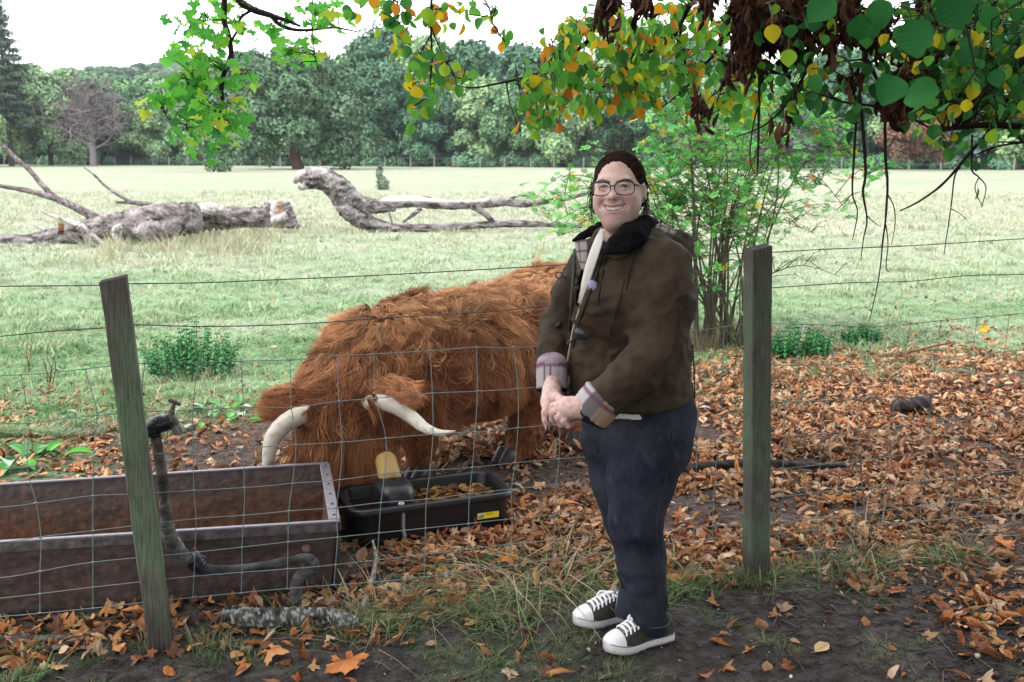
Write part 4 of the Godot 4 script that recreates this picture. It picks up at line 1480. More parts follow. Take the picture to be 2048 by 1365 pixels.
func build_cow() -> void:
	var cow := thing("highland_cow", "shaggy ginger highland cow with long curved horns feeding with its head down", "cow")
	var hips := at(1076, 668, 5.55)
	var mid := at(945, 715, 5.15)
	var sho := at(812, 752, 4.80)
	var neck := at(702, 776, 4.62)
	var poll := at(690, 822, 4.45)
	var muz := at(697, 975, 4.42)
	var f := Field.new()
	f.chain([hips, mid, sho], [0.315, 0.318, 0.30], 0.05)
	f.cap(sho, neck, 0.255, 0.185, 0.1)
	f.cap(neck, poll, 0.175, 0.13, 0.08)
	f.cap(poll, muz, 0.12, 0.078, 0.06)
	f.ell(at(688, 850, 4.41), Vector3(0.13, 0.11, 0.10), 0.05)
	f.ell(at(1092, 572, 5.62), Vector3(0.16, 0.09, 0.14), 0.08)
	f.ell(at(880, 640, 5.0), Vector3(0.22, 0.10, 0.2), 0.1)
	f.ell(at(755, 706, 4.80), Vector3(0.22, 0.20, 0.20), 0.12)
	f.chain([at(1070, 775, 5.30), at(1052, 850, 5.22), at(1040, 890, 5.2), at(1030, 918, 5.15)], [0.16, 0.085, 0.058, 0.05], 0.06)
	f.cap(at(1030, 916, 5.15), at(1012, 924, 5.09), 0.048, 0.042, 0.03)
	f.chain([at(1125, 740, 5.7), at(1140, 820, 5.62), at(1150, 870, 5.5), at(1152, 900, 5.42)], [0.16, 0.10, 0.07, 0.06], 0.08)
	f.chain([at(828, 800, 4.90), at(840, 880, 4.90), at(834, 936, 4.82)], [0.14, 0.075, 0.055], 0.08)
	f.chain([at(735, 800, 4.52), at(745, 890, 4.50), at(752, 950, 4.46)], [0.14, 0.085, 0.06], 0.08)
	f.chain([at(1128, 560, 5.72), at(1146, 640, 5.80), at(1150, 780, 5.82)], [0.06, 0.04, 0.035], 0.05)
	f.extra = func(p: Vector3, m: float) -> float: return m + 0.012 * wob.get_noise_3dv(p * 7.0)
	var body := net(f, Vector3(-0.98, 0.0, -6.05), Vector3(0.72, 1.22, -3.95), 0.025)
	paint(body, func(p: Vector3) -> Color: return blend(lin(0.12, 0.045, 0.018), lin(0.17, 0.062, 0.024), 0.5 + wob.get_noise_3dv(p * 12.0)))
	body.smooth()
	var hide := vmat(0.8, 0.25)
	put("body", body, hide, cow)

	# horns
	var horn_tint := func(p: Vector3, t: float, ang: float) -> Color:
		var c := blend(lin(0.36, 0.31, 0.235), lin(0.50, 0.46, 0.385), clampf(t * 1.4, 0.0, 1.0))
		c = blend(c, lin(0.20, 0.15, 0.11), clampf(wob.get_noise_3d(p.x * 25, p.y * 25, p.z * 25) * 1.2 - 0.1, 0.0, 0.6))
		return blend(c, lin(0.14, 0.12, 0.11), smoothstep(0.9, 1.0, t) * 0.7)
	var hm := vmat(0.45, 0.5)
	rough_up(hm, grain(24, 0.06, Color(0.7, 0.7, 0.7), Color(1, 1, 1), 512, 5), 5.0, 0.12)
	for q in [[[[665, 826, 4.46], [615, 828, 4.29], [578, 842, 4.26], [550, 870, 4.25], [538, 908, 4.25], [537, 955, 4.25]], [0.038, 0.041, 0.042, 0.041, 0.037, 0.028, 0.015]], [[[712, 814, 4.44], [755, 804, 4.27], [790, 813, 4.23], [822, 834, 4.21], [850, 856, 4.16], [880, 866, 4.12], [911, 863, 4.10]], [0.036, 0.037, 0.036, 0.032, 0.028, 0.021, 0.013, 0.004]]]:
		var pts := []
		for e in q[0]: pts.append(at(e[0], e[1], e[2]))
		var line := spline(pts, 8)
		var sh := Sh.new()
		tube(sh, line, ramp(q[1], line.size()), 18, Color.WHITE, 0.05, 1.0, horn_tint)
		put("horn", sh, hm, cow)
	# hooves
	for q in [[1008, 926, 5.09], [1148, 905, 5.38], [830, 944, 4.78], [748, 957, 4.42]]:
		var sh := Sh.new()
		var p := at(q[0], q[1], q[2])
		p.y = 0.02
		for s in [-1, 1]:
			var o := p + Vector3(0.018 * s, 0, 0.018 * s)
			tube(sh, [o + Vector3(0.02, 0.05, -0.02), o + Vector3(0, 0.02, 0), o + Vector3(-0.03, -0.01, 0.035)], [0.035, 0.036, 0.022], 9, lin(0.05, 0.042, 0.04))
		put("hoof", sh, vmat(0.5, 0.4), cow)
	# nose pad
	var ns := Field.new()
	ns.ell(muz + Vector3(0.0, -0.05, 0.035), Vector3(0.065, 0.05, 0.045), 0.01)
	ns.cut(muz + Vector3(-0.03, -0.04, 0.08), Vector3(0.014, 0.012, 0.02), 0.005)
	ns.cut(muz + Vector3(0.03, -0.04, 0.08), Vector3(0.014, 0.012, 0.02), 0.005)
	var nose := net(ns, muz - Vector3(0.1, 0.13, 0.06), muz + Vector3(0.1, 0.05, 0.12), 0.01)
	paint(nose, func(_p) -> Color: return lin(0.09, 0.05, 0.045))
	put("muzzle", nose, vmat(0.35, 0.5), cow)

	# hair
	var kinds := []
	for k in 6: kinds.append(lock(k, 24, [0.015, 0.013, 0.017, 0.014, 0.012, 0.015][k], [0.20, 0.30, 0.14, 0.34, 0.26, 0.18][k], 0.10, [0.22, 0.3, 0.16, 0.26, 0.34, 0.2][k]).mesh())
	var where := [[], [], [], [], [], []]
	var tint := [[], [], [], [], [], []]
	var spine := (hips - sho).normalized()
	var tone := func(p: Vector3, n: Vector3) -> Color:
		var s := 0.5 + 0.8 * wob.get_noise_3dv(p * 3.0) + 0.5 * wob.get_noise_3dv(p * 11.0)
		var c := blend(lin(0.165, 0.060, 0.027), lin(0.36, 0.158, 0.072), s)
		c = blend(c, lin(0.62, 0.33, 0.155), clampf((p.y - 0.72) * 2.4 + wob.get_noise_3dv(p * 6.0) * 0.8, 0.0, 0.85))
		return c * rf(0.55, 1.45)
	var head_mid := (poll + muz) * 0.5
	var tris := body.ix.size() / 3
	for i in 20000:
		var k := (rng.randi() % tris) * 3
		var a := body.ix[k]; var b := body.ix[k + 1]; var c := body.ix[k + 2]
		var u := rng.randf()
		var v := rng.randf()
		if u + v > 1.0:
			u = 1.0 - u
			v = 1.0 - v
		var p := body.v[a] * (1.0 - u - v) + body.v[b] * u + body.v[c] * v
		var n := (body.n[a] * (1.0 - u - v) + body.n[b] * u + body.n[c] * v).normalized()
		if p.y < 0.06: continue
		var leg := p.y < 0.34 and p.z < -4.4 or p.y < 0.46 and p.z < -4.98
		var on_head := p.distance_to(head_mid) < 0.27 and p.z > -4.62
		var swirl := Vector3(wob.get_noise_3dv(p * 3.2), wob.get_noise_3dv(p * 3.2 + Vector3(9, 4, 2)), wob.get_noise_3dv(p * 3.2 + Vector3(3, 17, 5)))
		var flow := Vector3.DOWN * 0.75 + spine * 0.30 + swirl * 1.5
		if p.y > 0.85: flow += Vector3(-0.15, 0, 0.4) * 0.5
		var near_neck := smoothstep(0.5, 0.1, p.distance_to(neck))
		flow += (Vector3(-0.35, -0.5, 0.5)) * near_neck * 0.6
		if leg: flow = Vector3.DOWN + swirl * 0.4
		if on_head: flow = Vector3.DOWN + swirl * 0.35 + Vector3(0, 0, 0.15)
		flow -= n * flow.dot(n)
		if flow.length() < 0.05: continue
		flow = (flow.normalized() + n * rf(0.04, 0.30) * (0.5 if leg else 1.0)).normalized()
		var out := (n - flow * n.dot(flow)).normalized()
		var len_ := rf(0.10, 0.18) * (1.15 if p.y < 0.7 else 0.95)
		if leg: len_ = rf(0.045, 0.075)
		if on_head: len_ = rf(0.12, 0.2)
		if not leg and p.y < 0.5: len_ *= 0.7
		var wide := len_ * rf(0.8, 1.25)
		var j := rng.randi() % 6
		where[j].append(Transform3D(Basis(flow.cross(out) * wide, flow * len_, out * len_), p - n * 0.012))
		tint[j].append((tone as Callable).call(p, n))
	# the forelock over the face, and the tufts on the ears
	var fringe := []
	var fringe_tint := []
	for i in 750:
		var a := rf(-1.0, 1.0)
		var p := poll + Vector3(a * 0.14, 0.06 - absf(a) * 0.045 + rf(-0.10, 0.04), rf(0.02, 0.11) - a * a * 0.05)
		var flow := Vector3(a * rf(0.1, 0.5) - 0.04, -1, rf(0.06, 0.3)).normalized()
		var out := Vector3(a * 0.8, 0.1, 1).normalized()
		out = (out - flow * out.dot(flow)).normalized()
		var len_ := rf(0.22, 0.42)
		var j := rng.randi() % 6
		fringe.append(Transform3D(Basis(flow.cross(out) * len_ * rf(0.35, 0.6), flow * len_, out * len_ * rf(0.4, 0.8)), p))
		fringe_tint.append(blend((tone as Callable).call(p, out), lin(0.52, 0.235, 0.105), rf(0.0, 0.6)))
	for q in [[630, 820, 4.27, -1.0], [742, 802, 4.26, 1.0]]:  # wisps over the roots of the horns
		for i in 34:
			var p := at(q[0] + rf(-8, 8), q[1] + rf(-16, 10), q[2] - rf(-0.02, 0.03))
			var flow := Vector3(q[3] * rf(0.1, 0.9), -rf(0.3, 1.0), rf(0.0, 0.3)).normalized()
			var out := Vector3(rf(-0.2, 0.2), rf(0.1, 0.6), 1).normalized()
			out = (out - flow * out.dot(flow)).normalized()
			var len_ := rf(0.05, 0.10)
			fringe.append(Transform3D(Basis(flow.cross(out) * len_ * 0.8, flow * len_, out * len_), p))
			fringe_tint.append((tone as Callable).call(p, out))
	for q in [[[[622, 804, 4.40], [588, 794, 4.37], [554, 812, 4.36]], -1.0], [[[738, 792, 4.36], [772, 774, 4.31], [810, 796, 4.29]], 1.0]]:
		var pts := []
		for e in q[0]: pts.append(at(e[0], e[1], e[2]))
		var line := spline(pts, 5)
		var es := Sh.new()
		tube(es, line, ramp([0.03, 0.056, 0.06, 0.025], line.size()), 10, lin(0.14, 0.05, 0.025), 0.1, 0.4)
		put("ear", es, hide, cow)
		for i in 330:
			var t := rng.randf()
			var p: Vector3 = line[int(t * (line.size() - 1.01))]
			var dn := ((line[line.size() - 1] as Vector3) - (line[0] as Vector3)).normalized()
			var out := Vector3(rf(-0.3, 0.3), rf(-0.6, 1.0), rf(-0.4, 1.0)).normalized()
			var flow := (dn * rf(0.5, 1.0) + Vector3.DOWN * rf(0.05, 0.9) + out * 0.25).normalized()
			out = (out - flow * out.dot(flow)).normalized()
			var len_ := rf(0.07, 0.13)
			var j := rng.randi() % 6
			where[j].append(Transform3D(Basis(flow.cross(out) * len_, flow * len_, out * len_), p + out * 0.03))
			tint[j].append((tone as Callable).call(p, out) * 1.35)
	var fur := vmat(0.65, 0.22)
	copies("forelock", lock(9, 26, 0.011, 0.07, 0.10, 0.16).mesh(), fur, fringe, fringe_tint, cow)
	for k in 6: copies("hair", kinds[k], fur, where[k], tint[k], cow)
# ---------------------------------------------------------------- the person

func head_point(h: Transform3D, x: float, y: float, z: float) -> Vector3:
	return h * Vector3(x, y, z)

func lying(f: Field, list: Array, lift := 0.0) -> Array:
	# a line laid on a body along picture points
	var out := []
	for q in list:
		var p := hit(f, q[0], q[1])
		out.append(p - ray(q[0], q[1]).normalized() * lift)
	return out

func strip(left: Array, right: Array, thick: float, tint, cols := 10) -> Sh:
	# a band of cloth between two edge lines, rounded over by its thickness
	var a := spline(left, 6)
	var b := spline(right, 6)
	var sh := Sh.new()
	var m := a.size()
	var ring := 2 * (cols + 1)
	for i in m:
		var along: Vector3 = ((a[mini(i + 1, m - 1)] as Vector3) - (a[maxi(i - 1, 0)] as Vector3)).normalized()
		var out := along.cross((b[i] as Vector3) - (a[i] as Vector3)).normalized()
		if out.dot(EYE - (a[i] as Vector3)) < 0.0: out = -out
		for k in cols + 1:
			var u := float(k) / cols
			var p := (a[i] as Vector3).lerp(b[i], u) + out * (thick * 2.2 * sin(u * PI))
			sh.vert(p, (tint as Callable).call(u, float(i) / (m - 1)))
		for k in cols + 1:
			var u := 1.0 - float(k) / cols
			sh.vert((a[i] as Vector3).lerp(b[i], u) - out * thick, (tint as Callable).call(u, float(i) / (m - 1)))
	for i in m - 1:
		for k in ring:
			var p := i * ring + k
			var q := i * ring + (k + 1) % ring
			sh.quad(p, q, q + ring, p + ring)
	sh.smooth()
	var mid: int = (m / 2) * ring + cols / 2
	if sh.n[mid].dot(EYE - sh.v[mid]) < 0.0:
		for i in range(0, sh.ix.size(), 3):
			var t := sh.ix[i + 1]
			sh.ix[i + 1] = sh.ix[i + 2]
			sh.ix[i + 2] = t
		sh.smooth()
	return sh

func build_person() -> void:
	var who := thing("person", "person in a brown waxed jacket, jeans and canvas shoes smiling with clasped hands", "person")
	# ---- jacket
	var jk := Field.new()
	var shL := at(1330, 534, 2.97)
	var shR := at(1184, 528, 3.20)
	jk.chain([at(1262, 575, 3.11), at(1260, 690, 3.12), at(1260, 870, 3.12)], [0.160, 0.184, 0.212], 0.03)
	jk.cap(shL, shR, 0.073, 0.066, 0.10)
	jk.cap(at(1275, 490, 3.08), at(1238, 492, 3.08), 0.07, 0.06, 0.08)
	jk.ell(at(1238, 610, 3.02), Vector3(0.15, 0.13, 0.13), 0.06)
	jk.chain([shL, at(1336, 600, 2.92), at(1320, 694, 2.88), at(1272, 748, 2.82), at(1216, 792, 2.785)], [0.076, 0.077, 0.073, 0.066, 0.057], 0.012)
	jk.chain([shR, at(1138, 596, 3.24), at(1116, 652, 3.22), at(1106, 700, 3.14), at(1104, 748, 3.07)], [0.066, 0.058, 0.055, 0.050, 0.0455], 0.012)
	jk.ell(at(1352, 494, 3.16), Vector3(0.055, 0.05, 0.07), 0.03)
	var hem_a := at(1123, 800, 3.12).y
	jk.cut(at(1175, 540, 2.985), Vector3(0.0185, 0.12, 0.075), 0.006, Basis(Vector3.BACK, -0.25))
	jk.cut(at(1220, 452, 3.03), Vector3(0.056, 0.055, 0.075), 0.01)
	jk.extra = func(p: Vector3, m: float) -> float:
		if absf(m) > 0.06: return maxf(m, hem_a - p.y + (p.z + 3.05) * 0.02)
		var fold := wob.get_noise_3d(p.x * 7.0 + p.y * 5.0, p.y * 11.0 - p.x * 6.0, p.z * 7.0)
		var long_ := wob.get_noise_3d(p.x * 14.0 + 5.0, p.y * 3.5, p.z * 14.0)
		var fine := wob.get_noise_3dv(p * 38.0)
		var sharp := 1.0 - absf(wob.get_noise_3d(p.x * 5.0 - p.y * 7.0, p.y * 9.0 + p.x * 5.0, p.z * 6.0 + 7.0)) * 3.0
		var ridge := 1.0 - absf(wob.get_noise_3d(p.x * 9.0 + p.y * 8.0 + 4.0, p.y * 13.0 - p.x * 7.0, p.z * 9.0)) * 4.5
		m += 0.006 * fold + 0.004 * long_ + 0.0007 * fine - 0.006 * maxf(sharp, 0.0) - 0.004 * maxf(ridge, 0.0)
		return maxf(m, hem_a - p.y + (p.z + 3.05) * 0.02)
	var jm := net(jk, Vector3(0.02, 0.72, -3.42), Vector3(0.68, 1.46, -2.62), 0.0095)
	paint(jm, func(p: Vector3) -> Color:
		var s := wob.get_noise_3dv(p * 5.0) + 0.5 * wob.get_noise_3dv(p * 24.0)
		return blend(lin(0.030, 0.0215, 0.0145), lin(0.053, 0.038, 0.026), 0.5 + s * 0.8))
	var wax := vmat(0.72, 0.22)
	rough_up(wax, grain(27, 0.09, Color.BLACK, Color.WHITE, 512, 4), 7.0, 0.05)
	put("jacket", jm, wax, who)
	# ---- jumper
	var ju := Field.new()
	ju.chain([at(1228, 506, 3.09), at(1240, 560, 3.10), at(1260, 690, 3.13), at(1260, 800, 3.125), at(1260, 840, 3.115), at(1260, 900, 3.115)], [0.056, 0.118, 0.13, 0.15, 0.192, 0.196], 0.03)
	var hem_b := at(1258, 842, 2.92).y
	ju.extra = func(p: Vector3, m: float) -> float: return maxf(m, hem_b - p.y)
	var jum := net(ju, Vector3(0.1, 0.72, -3.36), Vector3(0.62, 1.44, -2.7), 0.012)
	paint(jum, func(p: Vector3) -> Color: return lin(0.66, 0.63, 0.58) * (0.9 + 0.1 * sin(p.x * 520.0 + p.z * 380.0)))
	put("jumper", jum, vmat(0.9, 0.2), who)
	var knit := func(u: float, t: float) -> Color: return lin(0.66, 0.63, 0.58) * (0.88 + 0.12 * sin(u * 60.0))
	put("jumper_collar", strip([at(1156, 604, 2.99), at(1162, 570, 2.985), at(1171, 530, 2.985), at(1181, 500, 2.99), at(1191, 476, 3.01), at(1200, 460, 3.05)], [at(1162, 608, 2.975), at(1176, 572, 2.96), at(1190, 530, 2.95), at(1199, 502, 2.95), at(1206, 478, 2.975), at(1210, 462, 3.02)], 0.003, knit), vmat(0.9, 0.2), who)
	# ---- jeans
	var je := Field.new()
	je.chain([at(1308, 830, 3.08), at(1298, 885, 3.03), at(1282, 960, 3.0), at(1271, 1040, 2.98), at(1283, 1120, 3.0), at(1295, 1200, 3.01), at(1303, 1246, 3.02)], [0.130, 0.133, 0.106, 0.084, 0.074, 0.0615, 0.0555], 0.02)
	je.chain([at(1235, 830, 3.17), at(1229, 880, 3.16), at(1236, 960, 3.14), at(1251, 1040, 3.14), at(1268, 1120, 3.18), at(1272, 1196, 3.21)], [0.112, 0.106, 0.089, 0.068, 0.055, 0.047], 0.015)
	je.cap(at(1250, 770, 3.10), at(1268, 830, 3.10), 0.16, 0.15, 0.06)
	je.ell(at(1314, 840, 3.14), Vector3(0.116, 0.12, 0.116), 0.05)
	var hemn := at(1300, 1250, 3.0).y
	var hemf := at(1262, 1197, 3.2).y
	je.extra = func(p: Vector3, m: float) -> float:
		if absf(m) < 0.05:
			var low := smoothstep(0.55, 0.15, p.y)
			m += 0.006 * wob.get_noise_3d(p.x * 9.0 + p.y * 6.0, p.y * 12.0 - p.x * 8.0, p.z * 9.0) * (0.6 + low) + 0.0011 * wob.get_noise_3dv(p * 45.0)
			m -= 0.003 * maxf(0.0, 1.0 - 4.0 * absf(wob.get_noise_3d(p.x * 7.0 + p.y * 9.0 + 3.0, p.y * 8.0, p.z * 8.0))) * (0.5 + low)
		return maxf(m, (hemn if p.z > -3.115 else hemf) - p.y)
	var jem := net(je, Vector3(0.12, 0.02, -3.36), Vector3(0.66, 0.98, -2.8), 0.0095)
	paint(jem, func(p: Vector3) -> Color:
		var s := wob.get_noise_3dv(p * 6.0) + 0.6 * wob.get_noise_3d(p.x * 60.0, p.y * 22.0, p.z * 60.0)
		var c := blend(lin(0.0165, 0.019, 0.0265), lin(0.034, 0.0375, 0.047), 0.5 + s * 0.7)
		var streak := wob.get_noise_3d(p.x * 26.0 + p.y * 14.0, p.y * 5.0, p.z * 26.0)
		return blend(c, lin(0.09, 0.10, 0.125), clampf(streak * 3.0 - 1.5, 0.0, 0.22)))
	var denim := vmat(0.9, 0.15)
	rough_up(denim, grain(28, 0.12, Color.BLACK, Color.WHITE, 512, 3), 9.0, 0.05)
	var jeans := put("jeans", jem, denim, who)
	for q in [[[1346, 822], [1346, 880], [1333, 950], [1319, 1010], [1313, 1050], [1317, 1110], [1321, 1180], [1324, 1240]], [[1343, 818], [1341, 838], [1339, 860], [1336, 880]], [[1386, 816], [1384, 832], [1380, 852], [1379, 862]]]:
		var sh := Sh.new()
		var l := spline(lying(je, q, 0.001), 4)
		tube(sh, l, ramp([0.0011, 0.0011], l.size()), 5, lin(0.06, 0.065, 0.08))
		put("seam", sh, denim, jeans)
	for q in [[1303, 1240, 3.02, 0.0565], [1272, 1190, 3.21, 0.0478]]:
		var sh := Sh.new()
		var ring := []
		for i in 25:
			var a := TAU * i / 24.0
			ring.append(at(q[0], q[1], q[2]) + Vector3(cos(a) * (q[3] + 0.002), 0, sin(a) * (q[3] + 0.002)))
		tube(sh, ring, ramp([0.0028, 0.0028], 25), 6, lin(0.055, 0.062, 0.08))
		put("hem_stitching", sh, denim, jeans)
	# ---- socks, shoes
	build_shoe(who, on(1207, 1312), on(1346, 1278), 0)
	build_shoe(who, on(1149, 1258), on(1282, 1236), 1)
	var sock := Sh.new()
	tube(sock, [at(1303, 1225, 3.02), at(1308, 1250, 3.02), at(1311, 1266, 3.02)], [0.040, 0.036, 0.037], 14, lin(0.02, 0.022, 0.032), 0.05)
	put("sock", sock, vmat(0.95, 0.1), who)
	var sock2 := Sh.new()
	tube(sock2, [at(1262, 1180, 3.21), at(1258, 1205, 3.2), at(1256, 1235, 3.18)], [0.044, 0.043, 0.046], 14, Color.WHITE, 0.03, 1.0, func(p: Vector3, t: float, a: float) -> Color: return lin(0.45, 0.45, 0.5) if t > 0.3 and t < 0.62 and absf(p.y - hemf + 0.016) < 0.006 else lin(0.03, 0.032, 0.045))
	put("sock", sock2, vmat(0.95, 0.1), who)

	# ---- head, with the body under the clothes
	var yaw := deg_to_rad(-15.5)
	var hb := Basis(Vector3(cos(yaw), 0, -sin(yaw)), Vector3.UP, Vector3(sin(yaw), 0, cos(yaw)))
	hb = hb * Basis(Vector3.BACK, deg_to_rad(2.5)) * Basis(Vector3.RIGHT, deg_to_rad(-3.0))
	var H := Transform3D(hb, at(1236.5, 384, 3.06))
	var hd := Field.new()  # in head measure: x to the person's left, y up, z forward
	hd.ell(Vector3(0, 0.034, -0.024), Vector3(0.074, 0.086, 0.094), 0.02)
	hd.ell(Vector3(0, -0.03, 0.010), Vector3(0.068, 0.086, 0.077), 0.03)
	for s in [-1.0, 1.0]:
		hd.ell(Vector3(0.031 * s, -0.036, 0.034), Vector3(0.034, 0.032, 0.038), 0.03)
		hd.ell(Vector3(0.037 * s, -0.019, 0.060), Vector3(0.023, 0.018, 0.020), 0.022)
		hd.ell(Vector3(0.0755 * s, -0.006, -0.012), Vector3(0.010, 0.030, 0.018), 0.008)
	hd.ell(Vector3(0, -0.088, 0.054), Vector3(0.026, 0.020, 0.027), 0.03)
	hd.ell(Vector3(0, -0.098, 0.000), Vector3(0.043, 0.020, 0.045), 0.02)
	hd.cap(Vector3(0.0, -0.08, -0.036), Vector3(0.012, -0.21, -0.058), 0.050, 0.060, 0.02)
	hd.cap(Vector3(-0.04, 0.030, 0.068), Vector3(0.04, 0.030, 0.068), 0.011, 0.011, 0.025)
	hd.cap(Vector3(0, 0.014, 0.080), Vector3(0, -0.014, 0.0965), 0.0072, 0.0100, 0.016)
	hd.ell(Vector3(0, -0.0160, 0.0985), Vector3(0.0118, 0.0100, 0.0118), 0.010)
	for s in [-1.0, 1.0]: hd.ell(Vector3(0.0130 * s, -0.0185, 0.0885), Vector3(0.0080, 0.0075, 0.0105), 0.006)
	hd.ell(Vector3(0, -0.050, 0.066), Vector3(0.034, 0.024, 0.022), 0.02)
	for s in [-1.0, 1.0]:
		hd.cut(Vector3(0.031 * s, 0.0125, 0.096), Vector3(0.0195, 0.0092, 0.020), 0.010)
		hd.cut(Vector3(0.006 * s, -0.0245, 0.100), Vector3(0.0035, 0.003, 0.006), 0.003)
		hd.cut(Vector3(0.0375 * s, -0.040, 0.084), Vector3(0.0035, 0.017, 0.0085), 0.012, Basis(Vector3.BACK, 0.45 * s))
		hd.cut(Vector3(0.020 * s, -0.0475, 0.092), Vector3(0.0155, 0.0078, 0.026), 0.002, Basis(Vector3.BACK, 0.28 * s))
	hd.cut(Vector3(0, -0.0510, 0.094), Vector3(0.021, 0.0092, 0.024), 0.002)
	hd.extra = func(p: Vector3, m: float) -> float:
		if absf(m) > 0.03 or p.z < 0.04: return m
		for s in [-1.0, 1.0]:  # lids and lips, put back over the hollows
			var up := [[Vector3(0.0165 * s, 0.0130, 0.0795), Vector3(0.030 * s, 0.0182, 0.0835), Vector3(0.0455 * s, 0.0140, 0.0740), 0.0034], [Vector3(0.0165 * s, 0.0095, 0.0790), Vector3(0.031 * s, 0.0064, 0.0828), Vector3(0.0455 * s, 0.0095, 0.0735), 0.0032], [Vector3(0, -0.0432, 0.0895), Vector3(0.016 * s, -0.0420, 0.0865), Vector3(0.0340 * s, -0.0378, 0.0720), 0.0032], [Vector3(0, -0.0628, 0.0865), Vector3(0.018 * s, -0.0585, 0.0832), Vector3(0.0340 * s, -0.0390, 0.0715), 0.0044]]
			for u in up:
				for k in 2:
					var a: Vector3 = u[k]
					var b: Vector3 = u[k + 1]
					var h := clampf((p - a).dot(b - a) / (b - a).length_squared(), 0.0, 1.0)
					var e := (p - a.lerp(b, h)).length() - (u[3] as float)
					var g := 0.004 - absf(m - e)
					m = minf(m, e)
					if g > 0.0: m -= g * g / 0.016
		return m
	var face := net(hd, Vector3(-0.095, -0.19, -0.14), Vector3(0.095, 0.13, 0.125), 0.0026)
	paint(face, func(p: Vector3) -> Color:
		var c := blend(lin(0.49, 0.315, 0.258), lin(0.59, 0.41, 0.352), 0.5 + wob.get_noise_3dv(p * 40.0) * 0.7 + wob.get_noise_3dv(p * 170.0) * 0.9)
		var blush := 0.0
		for s in [-1.0, 1.0]: blush = maxf(blush, 1.0 - Vector3((p.x - 0.042 * s) / 0.03, (p.y + 0.022) / 0.024, 0).length())
		blush = maxf(blush, 0.9 - Vector2(p.x / 0.018, (p.y + 0.020) / 0.018).length())
		blush = maxf(blush, 0.7 - Vector2(p.x / 0.03, (p.y + 0.085) / 0.02).length())
		c = blend(c, lin(0.47, 0.205, 0.165), blush * 0.55)
		if p.z > 0.05:
			for s in [-1.0, 1.0]:
				# brows and lash lines
				var t := clampf((p.x * s - 0.012) / 0.043, 0.0, 1.0)
				var by := 0.0265 + 0.0085 * sin(clampf(t * 1.15, 0.0, 1.0) * PI * 0.72) - 0.003 * t
				if p.x * s > 0.010 and p.x * s < 0.057: c = blend(c, lin(0.035, 0.022, 0.018), (1.0 - smoothstep(0.0022, 0.0046, absf(p.y - by))) * (1.0 - smoothstep(0.048, 0.057, p.x * s)) * 0.92)
				var lx: float = (p.x * s - 0.031) / 0.015
				if absf(lx) < 1.05: c = blend(c, lin(0.03, 0.018, 0.016), (1.0 - smoothstep(0.0018, 0.0038, absf(p.y - (0.0135 + 0.0040 * (1.0 - lx * lx))))) * 0.9)
			if absf(p.x) < 0.036:
				var cx := p.x / 0.0325
				var up := -0.0432 + 0.0052 * cx * cx
				var lo := -0.0628 + 0.0235 * cx * cx
				var lip := maxf(1.0 - smoothstep(0.0020, 0.0042, absf(p.y - up)), 1.0 - smoothstep(0.0026, 0.0052, absf(p.y - lo)))
				if p.z > 0.06: c = blend(c, lin(0.40, 0.155, 0.145), lip * 0.85)
				if p.y < up and p.y > lo: c = blend(c, lin(0.10, 0.03, 0.03), 1.0 - smoothstep(0.078, 0.083, p.z))
		return c)
	var body := Sh.new()
	body.join(face, H)
	hands(body)
	var inner := Field.new()
	inner.chain([at(1232, 480, 3.09), at(1255, 560, 3.1), at(1258, 720, 3.1), at(1275, 830, 3.1)], [0.055, 0.12, 0.13, 0.125], 0.05)
	inner.chain([shL, at(1322, 694, 2.93), at(1216, 793, 2.79), at(1172, 815, 2.77)], [0.05, 0.045, 0.036, 0.027], 0.03)
	inner.chain([shR, at(1116, 652, 3.22), at(1103, 738, 3.08), at(1103, 780, 3.0)], [0.045, 0.038, 0.032, 0.026], 0.03)
	inner.chain([at(1300, 870, 3.05), at(1274, 1040, 2.99), at(1303, 1250, 3.03)], [0.09, 0.05, 0.028], 0.02)
	inner.chain([at(1236, 870, 3.16), at(1258, 1040, 3.14), at(1272, 1120, 3.18), at(1275, 1200, 3.21)], [0.075, 0.042, 0.034, 0.026], 0.02)
	var im := net(inner, Vector3(0.05, 0.02, -3.4), Vector3(0.66, 1.45, -2.7), 0.02)
	paint(im, func(_p) -> Color: return lin(0.52, 0.34, 0.28))
	body.join(im)
	var skin := vmat(0.5, 0.4)
	skin.subsurf_scatter_enabled = true
	skin.subsurf_scatter_strength = 0.06
	rough_up(skin, grain(29, 0.1, Color.BLACK, Color.WHITE, 512, 3), 22.0, 0.03)
	put("body", body, skin, who)

	# ---- eyes and teeth
	for s in [-1.0, 1.0]:
		var ey := Sh.new()
		var R := 0.0122
		var o := Vector3(0.0305 * s, 0.0122, 0.0722)
		for j in 13:
			for i in 20:
				var a := PI * 0.55 * j / 12.0
				var b := TAU * i / 20.0
				var c := lin(0.34, 0.30, 0.28)
				if a < 0.72: c = lin(0.022, 0.014, 0.011)
				if a < 0.24: c = lin(0.01, 0.01, 0.01)
				ey.vert(H * (o + Vector3(sin(a) * cos(b), sin(a) * sin(b), cos(a)) * R + Vector3(0.0006 * 1.0, 0, 0)), c)
		for j in 12:
			for i in 20:
				var a := j * 20 + i
				var b := j * 20 + (i + 1) % 20
				ey.quad(a, a + 20, b + 20, b)
		put("eye", ey, vmat(0.15, 0.5), who)
	var teeth := Sh.new()
	for i in 10:
		var x := (i - 4.5) * 0.0060
		var z := 0.0855 - x * x * 13.0
		var w: float = 0.0057
		var ang := -x * 26.0
		var h: float = 0.0138 - absf(x) * 0.17
		block(teeth, H * Transform3D(Basis(Vector3.UP, -ang), Vector3(x, -0.0495 + absf(x) * 0.12, z)), Vector3(w, h, 0.005), lin(0.70, 0.66, 0.60), 0.0014)
	put("teeth", teeth, vmat(0.25, 0.5), who)

